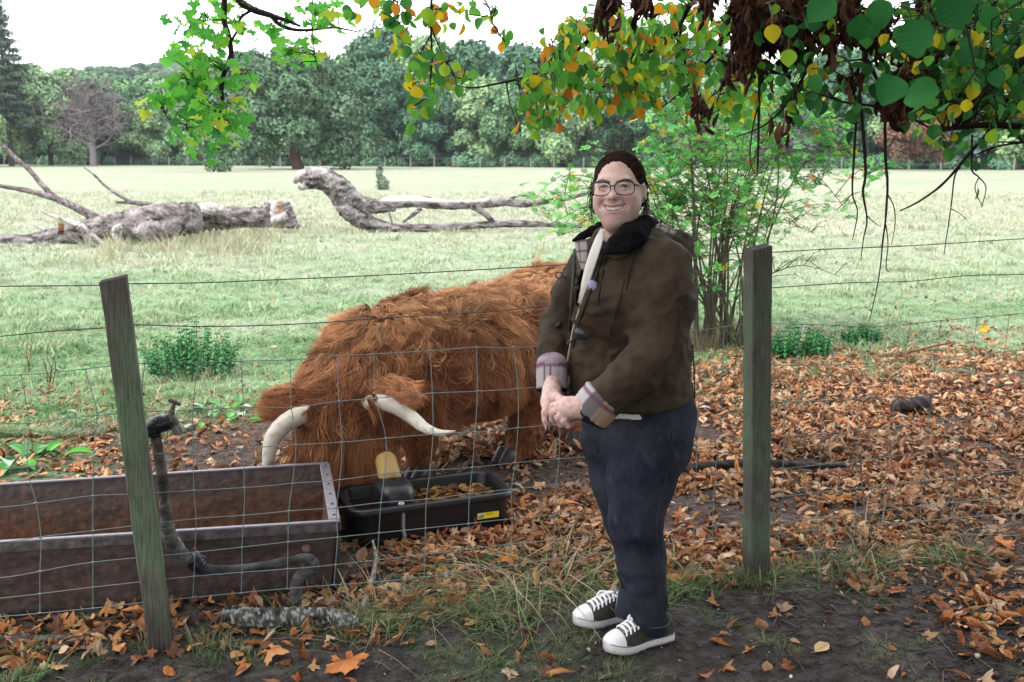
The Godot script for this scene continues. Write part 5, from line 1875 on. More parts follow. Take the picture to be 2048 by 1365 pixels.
	# ---- hair
	var hr := Field.new()
	hr.ell(Vector3(0, 0.033, -0.028), Vector3(0.0785, 0.0905, 0.0995), 0.02)
	hr.ell(Vector3(0, -0.015, -0.05), Vector3(0.0785, 0.06, 0.07), 0.02)
	hr.ell(Vector3(0.01, -0.01, -0.135), Vector3(0.045, 0.045, 0.04), 0.03)
	hr.cut(Vector3(0.0, -0.030, 0.090), Vector3(0.0735, 0.124, 0.098), 0.012)
	hr.cut(Vector3(0.0, 0.022, 0.100), Vector3(0.071, 0.068, 0.082), 0.012)
	hr.cut(Vector3(0.0, -0.10, 0.02), Vector3(0.12, 0.075, 0.13), 0.01)
	for s in [-1.0, 1.0]: hr.cut(Vector3(0.085 * s, -0.016, -0.004), Vector3(0.022, 0.032, 0.026), 0.01)
	hr.extra = func(p: Vector3, m: float) -> float:
		var a := atan2(p.x, p.y + 0.03)
		return m + 0.0022 * wob.get_noise_2d(a * 16.0, p.z * 8.0) + 0.0010 * wob.get_noise_2d(a * 46.0, p.z * 12.0)
	var hm := net(hr, Vector3(-0.1, -0.1, -0.19), Vector3(0.1, 0.145, 0.085), 0.0038)
	paint(hm, func(p: Vector3) -> Color:
		var a := atan2(p.x, p.y + 0.03)
		return blend(lin(0.010, 0.006, 0.0055), lin(0.036, 0.020, 0.016), clampf(0.42 + wob.get_noise_2d(a * 40.0, p.z * 9.0) * 0.9, 0.0, 1.0)))
	var hs := Sh.new()
	hs.join(hm, H)
	var hairm := vmat(0.75, 0.1)
	var hair := put("hair", hs, hairm, who)
	var wisps := Sh.new()
	var r := RandomNumberGenerator.new()
	r.seed = 12
	for i in 46:
		var left := i % 2 == 0
		var s := -1.0 if left else 1.0
		var y0 := r.randf_range(-0.02, 0.05)
		var x0 := r.randf_range(0.071, 0.080)
		var p0 := Vector3(x0 * s, y0, r.randf_range(-0.01, 0.02) if left else r.randf_range(-0.04, 0.0))
		var drop := r.randf_range(0.04, 0.13)
		var pts := [p0, p0 + Vector3(0.007 * s * r.randf_range(0.2, 1.6), -drop * 0.35, 0.002), p0 + Vector3(0.007 * s * r.randf_range(-0.4, 1.8), -drop * 0.7, 0.006), p0 + Vector3(0.011 * s * r.randf_range(-0.8, 1.6), -drop, 0.012 * r.randf_range(-1, 1))]
		var l := spline(pts, 5)
		for k in l.size(): l[k] = H * (l[k] as Vector3)
		tube(wisps, l, ramp([0.0011, 0.0008, 0.0004], l.size()), 4, lin(0.03, 0.018, 0.014))
	for i in 260:  # combed back from the hairline
		var phi := r.randf_range(-1.35, 1.35)
		var th := lerpf(0.62, 0.25, absf(phi) / 1.35) + r.randf_range(-0.12, 0.06)
		var run := r.randf_range(0.6, 1.6)
		var pts := []
		for k in 7:
			var a := th - run * k / 6.0
			var lift := 1.004 + 0.012 * sin(k * 0.5) * r.randf()
			pts.append(Vector3(0.0785 * sin(phi) * cos(a * 0.55), 0.033 + 0.0905 * cos(phi) * cos(a), -0.028 + 0.0995 * sin(a)) * lift)
		for k in pts.size(): pts[k] = H * (pts[k] as Vector3)
		tube(wisps, pts, ramp([0.0003, 0.0008, 0.0005], 7), 4, blend(lin(0.010, 0.006, 0.005), lin(0.085, 0.046, 0.032), r.randf() * r.randf()))
	for i in 90:  # short hairs that break the hairline at brow and temples
		var phi := r.randf_range(-1.4, 1.4)
		var a := lerpf(0.80, 0.55, absf(phi) / 1.4) + r.randf_range(-0.10, 0.05)
		var pts := []
		for k in 4:
			var b := a - 0.13 * k
			pts.append(H * (Vector3(0.0755 * sin(phi) * cos(b * 0.55), 0.033 + 0.0875 * cos(phi) * cos(b), -0.026 + 0.0965 * sin(b)) * (1.0 + 0.008 * k)))
		tube(wisps, pts, ramp([0.0002, 0.0006], 4), 3, lin(0.02, 0.012, 0.009))
	for i in 34:  # flyaway hairs on top
		var a := r.randf_range(-1.3, 1.3)
		var z0 := r.randf_range(-0.08, 0.04)
		var b0 := Vector3(sin(a) * 0.077, 0.034 + cos(a) * 0.089, z0)
		var pts := [b0, b0 + Vector3(sin(a + 0.6), cos(a + 0.6), -0.2) * 0.014, b0 + Vector3(sin(a + 1.2), cos(a + 1.2), -0.8) * 0.024]
		var l := spline(pts, 4)
		for k in l.size(): l[k] = H * (l[k] as Vector3)
		tube(wisps, l, ramp([0.0008, 0.0003], l.size()), 3, lin(0.04, 0.024, 0.018))
	put("loose_strands", wisps, hairm, hair)

	# ---- glasses
	var gl := Node3D.new()
	gl.name = "glasses"
	who.add_child(gl, true)
	var frame := mat(lin(0.014, 0.013, 0.016), 0.3)
	for s in [-1.0, 1.0]:
		var ring := []
		var disc := Sh.new()
		var c0 := disc.vert(H * Vector3(0.0345 * s, 0.0085, 0.0995))
		for i in 41:
			var a := TAU * i / 40.0
			var cx := signf(cos(a)) * pow(absf(cos(a)), 0.72)
			var cy := signf(sin(a)) * pow(absf(sin(a)), 0.78)
			var x := 0.0285 * cx
			var p := Vector3(0.0345 * s + x, 0.0085 + 0.0205 * cy * (1.0 + 0.05 * cx * s), 0.0995 - (0.0345 * s + x) * (0.0345 * s + x) * 3.4)
			ring.append(H * p)
		for i in 40: disc.vert(H * (H.affine_inverse() * (ring[i] as Vector3)))
		for i in 40: disc.tri(c0, 1 + i, 1 + (i + 1) % 40)
		var fr := Sh.new()
		var rad := []
		for i in 41: rad.append(0.0016 + 0.0013 * maxf(0.0, sin(TAU * i / 40.0)))
		tube(fr, ring, rad, 6)
		put("rim", fr, frame, gl)
		var gm := StandardMaterial3D.new()
		gm.albedo_color = Color(1, 1, 1, 0.01)
		gm.metallic_specular = 0.25
		gm.transparency = BaseMaterial3D.TRANSPARENCY_ALPHA
		gm.roughness = 0.03
		put("lens", disc, gm, gl)
		var arm := Sh.new()
		var ap := spline([Vector3(0.0625 * s, 0.0165, 0.083), Vector3(0.074 * s, 0.016, 0.068), Vector3(0.0795 * s, 0.014, 0.02), Vector3(0.081 * s, 0.010, -0.02), Vector3(0.078 * s, -0.006, -0.05)], 6)
		for k in ap.size(): ap[k] = H * (ap[k] as Vector3)
		tube(arm, ap, ramp([0.0024, 0.0018], ap.size()), 6)
		put("temple", arm, frame, gl)
	var bridge := Sh.new()
	var bp := spline([H * Vector3(-0.0075, 0.013, 0.0995), H * Vector3(0, 0.0165, 0.099), H * Vector3(0.0075, 0.013, 0.0995)], 6)
	tube(bridge, bp, ramp([0.0020, 0.0020], bp.size()), 6)
	put("bridge", bridge, frame, gl)

	# ---- collar, hood lining, plackets, toggles
	var co := Field.new()
	co.chain([at(1212, 503, 2.90), at(1232, 488, 2.93), at(1258, 470, 2.97), at(1290, 452, 3.06), at(1306, 449, 3.14)], [0.012, 0.025, 0.034, 0.032, 0.022], 0.012)
	co.chain([at(1218, 508, 2.89), at(1246, 498, 2.92), at(1275, 478, 2.97), at(1308, 458, 3.08)], [0.010, 0.020, 0.026, 0.022], 0.012)
	co.chain([at(1145, 482, 3.13), at(1164, 473, 3.13), at(1184, 463, 3.13), at(1200, 455, 3.17), at(1240, 452, 3.24), at(1306, 449, 3.2)], [0.006, 0.012, 0.015, 0.016, 0.02, 0.022], 0.01)
	co.extra = func(p: Vector3, m: float) -> float: return m + 0.0022 * wob.get_noise_3dv(p * 26.0)
	var com := net(co, Vector3(0.14, 1.33, -3.32), Vector3(0.52, 1.56, -2.8), 0.0065)
	paint(com, func(p: Vector3) -> Color: return lin(0.0085, 0.008, 0.009) * (1.0 + 0.5 * sin((p.x + p.y * 0.4) * 1900.0)))
	put("cord_collar", com, vmat(0.95, 0.15), who)
	var plaid := func(p: Vector3, t: float, ang: float) -> Color:
		var c := lin(0.30, 0.26, 0.245)
		if absf(fposmod(t * 4.0, 1.0) - 0.5) < 0.14: c = lin(0.085, 0.075, 0.08)
		if absf(fposmod(ang * 2.0, 1.0) - 0.5) < 0.1: c = c * 0.5
		return c
	var cloth := vmat(0.9, 0.2)
	rough_up(cloth, grain(28, 0.12, Color.BLACK, Color.WHITE, 512, 3), 9.0, 0.04)
	var check := func(u: float, t: float) -> Color: return (plaid as Callable).call(Vector3.ZERO, t * 0.8 + 0.1, u * 0.6)
	put("collar_lining", strip([at(1272, 446, 3.04), at(1281, 432, 3.05), at(1288, 418, 3.06), at(1292, 408, 3.08)], [at(1292, 448, 3.06), at(1299, 436, 3.07), at(1300, 424, 3.08), at(1298, 410, 3.10)], 0.003, check), cloth, who)
	put("hood_lining", strip([at(1300, 462, 3.02), at(1318, 462, 3.03), at(1336, 466, 3.04), at(1352, 470, 3.05)], [at(1306, 452, 3.05), at(1322, 447, 3.07), at(1338, 453, 3.08), at(1352, 468, 3.07)], 0.003, check), cloth, who)
	put("placket", strip([at(1150, 484, 3.05), at(1152, 504, 3.04), at(1158, 524, 3.025), at(1163, 540, 3.01)], [at(1172, 479, 3.02), at(1174, 502, 3.005), at(1172, 526, 3.0), at(1168, 542, 3.0)], 0.003, check), cloth, who)
	var brass := mat(lin(0.45, 0.36, 0.18), 0.35, 0.8)
	var zl := spline(lying(jk, [[1196, 512], [1187, 540], [1174, 575], [1164, 602], [1155, 632], [1146, 662], [1141, 690], [1136, 716], [1130, 735], [1126, 752]], 0.006), 5)
	var zip := Sh.new()
	for i in zl.size() - 1:
		for k in 3:
			var p: Vector3 = (zl[i] as Vector3).lerp(zl[i + 1], k / 3.0)
			block(zip, Transform3D(Basis(Vector3.UP, 0.5), p), Vector3(0.006, 0.0030, 0.004), lin(0.42, 0.36, 0.26), 0.0006)
	put("zip", zip, vmat(0.5, 0.5), who)
	var edge := Sh.new()
	var el := spline(lying(jk, [[1203, 516], [1194, 545], [1182, 578], [1171, 606], [1161, 636], [1153, 664], [1147, 692], [1141, 720], [1134, 745], [1130, 800]], 0.002), 5)
	tube(edge, el, ramp([0.0045, 0.0045], el.size()), 8, lin(0.036, 0.028, 0.021), 0.15)
	put("jacket_edge", edge, wax, who)
	var edge2 := Sh.new()
	el = spline(lying(jk, [[1150, 500], [1148, 540], [1145, 580], [1143, 620], [1139, 660], [1132, 700]], 0.001), 5)
	tube(edge2, el, ramp([0.006, 0.005], el.size()), 8, lin(0.042, 0.033, 0.025), 0.2)
	put("jacket_edge", edge2, wax, who)
	var blackm := mat(lin(0.008, 0.008, 0.009), 0.6)
	for q in [[1159, 591, 1170, 570], [1139, 686, 1158, 672], [1198, 502, 1208, 498], [1117, 651, 1121, 644]]:
		var a := hit(jk, q[0], q[1]) - ray(q[0], q[1]).normalized() * 0.009
		var b := hit(jk, q[2], q[3]) - ray(q[2], q[3]).normalized() * 0.004
		var sh := Sh.new()
		tube(sh, spline([a + Vector3(-0.009, -0.008, 0), a, a + Vector3(0.009, 0.008, 0)], 3), [0.004, 0.006, 0.0075, 0.0085, 0.0075, 0.006, 0.004], 8)
		tube(sh, [a, a.lerp(b, 0.5) + Vector3(0, 0.003, 0.004), b], [0.0028, 0.0028, 0.0028], 6)
		put("toggle", sh, blackm, who)
	var loop := Sh.new()
	var lp := []
	for i in 13:
		var a := TAU * i / 12.0
		lp.append(at(1118 + cos(a) * 6.5, 551 + sin(a) * 6.5, 3.12) + Vector3(0, 0, sin(a) * 0.004))
	tube(loop, lp, ramp([0.002, 0.002], 13), 6)
	tube(loop, [at(1124, 553, 3.12), at(1132, 557, 3.12)], [0.0022, 0.0035], 6)
	put("toggle_loop", loop, blackm, who)
	# leather toggle patch, badge
	for q in [["toggle_patch", 1163, 667, 13.5, lin(0.013, 0.013, 0.017)], ["badge", 1184, 571.5, 10.5, lin(0.20, 0.20, 0.33)]]:
		var ctr := hit(jk, q[1], q[2])
		var e := 0.006
		var nrm := Vector3(jk.d(ctr + Vector3(e, 0, 0)) - jk.d(ctr - Vector3(e, 0, 0)), jk.d(ctr + Vector3(0, e, 0)) - jk.d(ctr - Vector3(0, e, 0)), jk.d(ctr + Vector3(0, 0, e)) - jk.d(ctr - Vector3(0, 0, e))).normalized()
		nrm = nrm.lerp((EYE - ctr).normalized(), 0.72).normalized()
		ctr += (EYE - ctr).normalized() * 0.008
		var rad: float = q[3] / 640.0
		var sh := Sh.new()
		tube(sh, [ctr - nrm * 0.004, ctr + nrm * 0.0035, ctr + nrm * 0.0055], [rad, rad, rad * 0.86], 22, q[4])
		var pm := put(q[0], sh, vmat(0.3, 0.5), who)
		if q[0] == "badge":
			var u := nrm.cross(Vector3.UP).normalized()
			var v := u.cross(nrm)
			var mk := Sh.new()
			for l in [[Vector2(-0.7, -0.5), Vector2(0.1, 0.1), Vector2(0.6, 0.65)], [Vector2(-0.2, -0.8), Vector2(0.0, -0.2), Vector2(0.7, 0.1)], [Vector2(-0.8, 0.1), Vector2(-0.2, 0.35), Vector2(0.1, 0.8)]]:
				var pts := []
				for w in l: pts.append(ctr + nrm * 0.0062 + (u * w.x + v * w.y) * rad * 0.9)
				tube(mk, spline(pts, 4), ramp([0.0009, 0.0009], 9), 5, lin(0.035, 0.035, 0.07))
			put("badge_print", mk, vmat(0.4), pm)
	# drawstring on the near front, dark seams
	for q in [[[1197, 560], [1200, 575], [1197, 592], [1195, 608]], [[1213, 512], [1207, 540], [1203, 562]], [[1248, 560], [1240, 600], [1228, 640], [1220, 668]], [[1302, 476], [1278, 500], [1262, 535], [1252, 580]], [[1352, 560], [1356, 640], [1346, 700], [1310, 752], [1262, 806]], [[1385, 690], [1388, 740], [1390, 796]], [[1215, 515], [1236, 520], [1258, 512], [1285, 498]]]:
		var sh := Sh.new()
		var l := spline(lying(jk, q, 0.0015), 5)
		tube(sh, l, ramp([0.0022, 0.0022], l.size()), 6, lin(0.024, 0.019, 0.015))
		put("seam", sh, wax, who)
	# zip pull with its ring and tag
	var pull := Sh.new()
	var zp := hit(jk, 1126, 720) - ray(1126, 720).normalized() * 0.006
	var px := func(x: float, y: float) -> Vector3:
		var rr := ray(x, y)
		return EYE + rr * ((zp.z - EYE.z) / rr.z)
	tube(pull, [px.call(1126, 716), px.call(1125.5, 724)], [0.004, 0.003], 8)
	var rg := []
	for i in 21: rg.append(px.call(1124.5 + cos(TAU * i / 20.0) * 5.8, 733.5 + sin(TAU * i / 20.0) * 7.2))
	tube(pull, rg, ramp([0.0013, 0.0013], 21), 6)
	for i in 8: tube(pull, [px.call(1124 - i * 0.4, 741 + i * 3), px.call(1123.8 - i * 0.4, 743 + i * 3)], [0.0016, 0.0016], 6)
	put("zip_pull", pull, brass, who)
	var tg := Sh.new()
	block(tg, Transform3D(Basis.IDENTITY, px.call(1119.5, 766)), Vector3(0.008, 0.007, 0.004), lin(0.8, 0.8, 0.8), 0.001)
	put("zip_tag", tg, vmat(0.5), who)

	# ---- turned-back cuffs of check cloth
	for k in 2:
		var pts: Array
		var rad: Array
		if k == 0:
			pts = [at(1209, 793, 2.790), at(1208, 794, 2.790), at(1193, 811, 2.791), at(1178, 829, 2.792)]
			rad = [0.045, 0.0645, 0.0655, 0.063]
		else:
			pts = [at(1104, 725, 3.085), at(1104, 726, 3.083), at(1104, 752, 3.065), at(1104, 779, 3.05)]
			rad = [0.038, 0.0500, 0.0505, 0.0485]
		var line := spline(pts, 6)
		var sh := Sh.new()
		var axis := ((pts[3] as Vector3) - (pts[1] as Vector3)).normalized()
		var ref := Vector3(0, 0, 1) - axis * axis.z
		ref = ref.normalized()
		var oth := axis.cross(ref)
		var cuff := func(p: Vector3, t: float, ang: float) -> Color:
			var v := p - (pts[1] as Vector3)
			var u := v.dot(axis) / (((pts[3] as Vector3) - (pts[1] as Vector3)).length())
			var w := v - axis * v.dot(axis)
			var a := atan2(w.dot(oth), w.dot(ref))
			var c := lin(0.36, 0.315, 0.32)
			if k == 0:
				if a > 0.75 or a < -2.6: c = lin(0.40, 0.36, 0.375)
				elif a > 0.05: c = lin(0.12, 0.105, 0.108)
				else: c = lin(0.27, 0.185, 0.125)
				if u > 0.08 and u < 0.25: c = blend(c, lin(0.12, 0.045, 0.075), 0.8)
				if a < -1.35 and a > -1.6: c = lin(0.14, 0.05, 0.06)
			else:
				c = lin(0.33, 0.29, 0.285)
				for b in [0.15, 0.52]:
					if absf(a - b) < 0.045: c = lin(0.05, 0.04, 0.06)
				if u < 0.26: c = lin(0.30, 0.23, 0.265)
				if u > 0.10 and u < 0.22: c = lin(0.15, 0.075, 0.12)
			return c
		tube(sh, line, ramp(rad, line.size()), 64, Color.WHITE, 0.04, 1.0, cuff)
		put("cuff", sh, cloth, who)
		var ln := Sh.new()
		var last: Vector3 = line[line.size() - 1]
		tube(ln, [last - axis * 0.004, last + axis * 0.004, last + axis * 0.007], [rad[3] * 1.01, rad[3] * 0.99, rad[3] * 0.9], 28, lin(0.014, 0.013, 0.016))
		put("cuff_lining", ln, cloth, who)

	# ---- ring and dark nail
	var rgm := Sh.new()
	var rp := at(1110, 826, 2.80)
	var ring2 := []
	for i in 17: ring2.append(rp + Vector3(cos(TAU * i / 16.0) * 0.0065, cos(TAU * i / 16.0) * 0.007, 0.001) + Vector3(0.005, -0.006, 0.004) * sin(TAU * i / 16.0) * 1.2)
	tube(rgm, ring2, ramp([0.0011, 0.0011], 17), 6)
	block(rgm, Transform3D(Basis(Vector3.BACK, 0.8), rp + Vector3(0.001, 0.001, 0.0105)), Vector3(0.0055, 0.0055, 0.004), Color.WHITE, 0.0015)
	put("ring", rgm, mat(lin(0.55, 0.52, 0.47), 0.2, 0.9), who)
	var nail := Sh.new()
	var np := at(1094.5, 855, 2.875)
	tube(nail, [np + Vector3(0, 0.008, 0.0055), np + Vector3(0.0004, 0, 0.0068), np + Vector3(0.001, -0.007, 0.005)], [0.0035, 0.0052, 0.0035], 8, lin(0.012, 0.014, 0.025), 0.0, 0.5)
	put("nail", nail, vmat(0.15, 0.6), who)

func hands(body: Sh) -> void:
	var skin := func(p: Vector3) -> Color:
		return blend(lin(0.48, 0.285, 0.235), lin(0.58, 0.40, 0.35), 0.55 + wob.get_noise_3dv(p * 55.0) * 1.1)
	# the right hand, below the far cuff
	var a := Field.new()
	a.chain([at(1104, 765, 3.03), at(1104, 788, 2.99), at(1103, 806, 2.94)], [0.027, 0.027, 0.029], 0.02)
	a.chain([at(1098, 800, 2.95), at(1095, 818, 2.90)], [0.024, 0.017], 0.015)
	a.chain([at(1093, 815, 2.90), at(1089, 826, 2.885), at(1090, 842, 2.88), at(1094.5, 857, 2.88)], [0.0115, 0.0098, 0.0088, 0.0068], 0.004)
	a.chain([at(1102, 816, 2.90), at(1104, 832, 2.87), at(1112, 846, 2.86), at(1122, 850, 2.865)], [0.011, 0.0098, 0.009, 0.0075], 0.0035)
	a.chain([at(1110, 814, 2.90), at(1116, 832, 2.86), at(1126, 845, 2.85), at(1136, 846, 2.855)], [0.011, 0.0095, 0.0088, 0.0072], 0.0035)
	a.chain([at(1116, 810, 2.91), at(1124, 826, 2.87), at(1134, 836, 2.86), at(1142, 836, 2.865)], [0.0105, 0.0088, 0.008, 0.0066], 0.0035)
	a.chain([at(1112, 792, 2.95), at(1122, 800, 2.88), at(1128, 808, 2.85)], [0.015, 0.0115, 0.0085], 0.012)
	var m := net(a, at(1076, 872, 3.02) - Vector3(0.02, 0, 0.05), at(1155, 745, 2.78) + Vector3(0.02, 0.0, 0.03), 0.003)
	paint(m, skin)
	body.join(m)
	# the left hand, closed over it
	var b := Field.new()
	b.chain([at(1176, 819, 2.765), at(1158, 815, 2.772), at(1140, 815, 2.78)], [0.027, 0.026, 0.026], 0.02)
	b.cap(at(1138, 810, 2.79), at(1120, 814, 2.805), 0.022, 0.015, 0.015)
	b.cap(at(1142, 822, 2.78), at(1128, 828, 2.79), 0.020, 0.014, 0.015)
	b.chain([at(1118, 810, 2.805), at(1106, 813, 2.825), at(1099, 826, 2.85), at(1104, 836, 2.865)], [0.0115, 0.0105, 0.0092, 0.0078], 0.003)
	b.chain([at(1119, 818, 2.80), at(1106, 825, 2.81), at(1105, 839, 2.83), at(1114, 846, 2.85)], [0.012, 0.011, 0.0095, 0.008], 0.003)
	b.chain([at(1126, 825, 2.79), at(1116, 836, 2.79), at(1122, 849, 2.80), at(1132, 850, 2.825)], [0.012, 0.0108, 0.0095, 0.0078], 0.003)
	b.chain([at(1134, 830, 2.785), at(1128, 843, 2.78), at(1136, 852, 2.785), at(1146, 848, 2.805)], [0.0112, 0.0098, 0.0086, 0.0072], 0.003)
	b.chain([at(1146, 804, 2.80), at(1130, 802, 2.84), at(1118, 806, 2.86)], [0.015, 0.0115, 0.0088], 0.012)
	var n := net(b, at(1084, 868, 2.87) - Vector3(0.01, 0, 0.03), at(1196, 786, 2.73) + Vector3(0.02, 0, 0.03), 0.003)
	paint(n, skin)
	body.join(n)

func build_shoe(who: Node, toe: Vector3, heel: Vector3, which: int) -> void:
	# a low canvas shoe; x along it from heel to toe, z to its outer (visible) side
	toe.y = lie(toe.x, toe.z) + 0.002
	heel.y = lie(heel.x, heel.z) + 0.002
	var ax := (toe - heel).normalized()
	var L := 0.262
	var mid := (toe + heel) * 0.5
	var side := ax.cross(Vector3.UP).normalized()
	if side.z < 0: side = -side
	var T := Transform3D(Basis(ax, Vector3.UP, side), mid - ax * L * 0.5)
	var shoe := Node3D.new()
	shoe.name = "shoe"
	who.add_child(shoe, true)
	var half := [0.020, 0.031, 0.035, 0.035, 0.034, 0.036, 0.041, 0.046, 0.047, 0.042, 0.030, 0.010]
	var high := [0.066, 0.076, 0.078, 0.074, 0.082, 0.094, 0.088, 0.078, 0.068, 0.061, 0.054, 0.040]
	var n := 44
	var sect := func(t: float, arr: Array) -> float:
		if arr == half:
			if t > 0.76: return 0.0465 * pow(maxf(1.0 - pow((t - 0.76) / 0.24, 2.3), 0.0), 0.5)
			if t < 0.10: return 0.0325 * pow(maxf(1.0 - pow((0.10 - t) / 0.10, 2.2), 0.0), 0.5)
		var x := t * (arr.size() - 1)
		var i := mini(int(x), arr.size() - 2)
		var u := x - i
		u = u * u * (3.0 - 2.0 * u) * 0.5 + u * 0.5
		return lerpf(arr[i], arr[i + 1], u)
	# sole
	var sole := Sh.new()
	var sring := 0
	for i in n + 1:
		var t := float(i) / n
		var x := L * (0.5 - 0.5 * cos(PI * t))
		var tt := x / L
		var w: float = maxf((sect.call(tt, half) as float) + 0.004, 0.003)
		var spring := 0.012 * smoothstep(0.72, 1.0, tt)
		var h := 0.030 + 0.004 * smoothstep(0.6, 0.9, tt)
		var prof := [Vector2(-w + 0.004, 0.0), Vector2(-w, 0.005), Vector2(-w, h - 0.003), Vector2(-w + 0.003, h), Vector2(w - 0.003, h), Vector2(w, h - 0.003), Vector2(w + 0.0012, h * 0.5), Vector2(w, 0.005), Vector2(w - 0.004, 0.0)]
		sring = prof.size()
		for q in prof:
			var c := lin(0.62, 0.61, 0.62)
			if q.y < 0.008: c = lin(0.36, 0.33, 0.30)
			sole.vert(T * Vector3(x, q.y + spring * 0.8, q.x), c * (0.85 - 0.25 * clampf(wob.get_noise_2d(x * 60.0, q.y * 90.0), 0.0, 1.0)))
	for i in n:
		for k in sring:
			var a := i * sring + k
			var b := i * sring + (k + 1) % sring
			sole.quad(a, a + sring, b + sring, b)
	for i in [0, n]:
		var q := sole.vert(T * Vector3(L * float(i) / n, 0.018 + 0.0096 * float(i) / n, 0), lin(0.5, 0.49, 0.49))
		for k in sring:
			if i == 0: sole.tri(q, k, (k + 1) % sring)
			else: sole.tri(q, n * sring + (k + 1) % sring, n * sring + k)
	sole.smooth()
	if sole.n[22 * sring + 6].dot(side) < 0.0:
		for i in range(0, sole.ix.size(), 3):
			var e: int = sole.ix[i + 1]
			sole.ix[i + 1] = sole.ix[i + 2]
			sole.ix[i + 2] = e
		sole.smooth()
	put("sole", sole, vmat(0.5, 0.4), shoe)
	for q in [[0.0065, 0.006, 0.62, 0.0014], [0.0305, 0.033, 0.98, 0.001]]:
		var ln := Sh.new()
		var pts := []
		for i in 26:
			var tt: float = lerpf(0.02, q[2], i / 25.0)
			pts.append(T * Vector3(L * tt, q[0] + (q[1] - q[0]) * tt + 0.0096 * smoothstep(0.72, 1.0, tt), (sect.call(tt, half) as float) + 0.0045))
		tube(ln, pts, ramp([q[3], q[3]], 26), 5, lin(0.02, 0.024, 0.025))
		put("sole_stripe", ln, vmat(0.6), shoe)
	# upper and toe cap
	var top := func(tt: float, a: float) -> Vector3:
		var w: float = sect.call(tt, half)
		var h: float = sect.call(tt, high)
		var lo := 0.026 + 0.0096 * smoothstep(0.72, 1.0, tt)
		var c := cos(a)
		var s := sin(a)
		var e := lerpf(0.62, 0.8, smoothstep(0.3, 0.8, tt))
		return Vector3(L * tt, lo + (h - lo + 0.004) * pow(absf(s), e), w * signf(c) * pow(absf(c), lerpf(0.55, 0.75, tt)))
	var canvas := vmat(0.95, 0.15)
	rough_up(canvas, grain(28, 0.12, Color.BLACK, Color.WHITE, 512, 3), 12.0, 0.04)
	var up := Sh.new()
	var cap := Sh.new()
	var tongue := Sh.new()
	for part in [[up, 0.0, 0.80, 40], [cap, 0.79, 1.0, 24]]:
		var sh: Sh = part[0]
		for i in part[3] + 1:
			var tt: float = lerpf(part[1], part[2], sin(float(i) / part[3] * PI * 0.5) if sh == cap else float(i) / part[3])
			for k in 25:
				var a := PI * k / 24.0
				var p: Vector3 = top.call(tt, a)
				var c := lin(0.048, 0.050, 0.038) * (1.0 + 0.3 * wob.get_noise_2d(p.x * 90.0, p.z * 90.0))
				if sh == cap:
					c = lin(0.64, 0.635, 0.64)
					p.y += 0.002
				elif tt > 0.42 and absf(a - PI * 0.5) < 0.40 - (tt - 0.42) * 0.2: c = lin(0.17, 0.17, 0.135)
				sh.vert(T * p, c)
		for i in part[3]:
			for k in 24:
				var a: int = i * 25 + k
				sh.quad(a, a + 1, a + 26, a + 25)
	for sh in [up, cap]:
		sh.smooth()
		var top_k := 12 + 25 * 9
		if sh.n[top_k].y < 0.0:
			for i in range(0, sh.ix.size(), 3):
				var e: int = sh.ix[i + 1]
				sh.ix[i + 1] = sh.ix[i + 2]
				sh.ix[i + 2] = e
			sh.smooth()
	put("upper", up, canvas, shoe)
	put("toe_cap", cap, vmat(0.4, 0.4), shoe)
	var tl := Sh.new()
	var tp := [T * Vector3(L * 0.50, 0.088, 0), T * Vector3(L * 0.44, 0.104, 0), T * Vector3(L * 0.41, 0.122, 0)]
	tube(tl, tp, [0.024, 0.026, 0.02], 12, lin(0.17, 0.16, 0.14), 0.0, 0.2)
	put("tongue", tl, canvas, shoe)
	# eyelets and laces
	var lace := vmat(0.85, 0.2)
	var white := lin(0.72, 0.71, 0.73)
	for k in 6:
		var tt := 0.755 - k * 0.056
		var t2 := tt - 0.030
		var open := 0.40 - (tt - 0.42) * 0.2
		for s in [-1.0, 1.0]:
			var e0: Vector3 = top.call(tt, PI * 0.5 - s * (open + 0.26))
			var mid0: Vector3 = top.call((tt + t2) * 0.5, PI * 0.5)
			var e1: Vector3 = top.call(t2, PI * 0.5 + s * (open + 0.10))
			var out := Vector3(0, 0.45, s).normalized()
			var ey := Sh.new()
			tube(ey, [T * (e0 - out * 0.001), T * (e0 + out * 0.0022)], [0.0045, 0.0038], 10, lin(0.5, 0.5, 0.52))
			put("eyelet", ey, vmat(0.35, 0.6), shoe)
			var q0: Vector3 = top.call(tt - 0.008, PI * 0.5 - s * (open + 0.02))
			var pts := [e0 + out * 0.003, q0 + Vector3(0, 0.006, 0), mid0 + Vector3(0, 0.007 + 0.002 * s, 0), e1 + Vector3(0, 0.005, 0)]
			var line := spline(pts, 4)
			for i in line.size(): line[i] = T * (line[i] as Vector3)
			var ls := Sh.new()
			tube(ls, line, ramp([0.0030, 0.0040, 0.0040, 0.0034], line.size()), 7, white, 0.1)
			put("lace", ls, lace, shoe)
	var bow := Sh.new()
	var o := Vector3(L * 0.455, 0.104, 0.0)
	for q in [[Vector3(0.03, 0.012, 0.018), Vector3(0.012, 0.016, 0.034)], [Vector3(-0.016, 0.012, 0.032), Vector3(-0.026, 0.002, 0.018)], [Vector3(0.034, 0.004, -0.014), Vector3(0.046, -0.012, -0.006)], [Vector3(0.0, 0.002, 0.03), Vector3(-0.03, -0.012, 0.044)]]:
		var line := spline([o, o + q[0], o + (q[0] + q[1]) * 0.6, o + q[1], o + (q[1] as Vector3) * 0.3 + Vector3(0, 0.003, 0)], 5)
		for i in line.size(): line[i] = T * (line[i] as Vector3)
		tube(bow, line, ramp([0.0036, 0.0042, 0.0036], line.size()), 7, white, 0.1)
	put("lace_bow", bow, lace, shoe)
	# stitched script on the side
	var sc := Sh.new()
	var pts := []
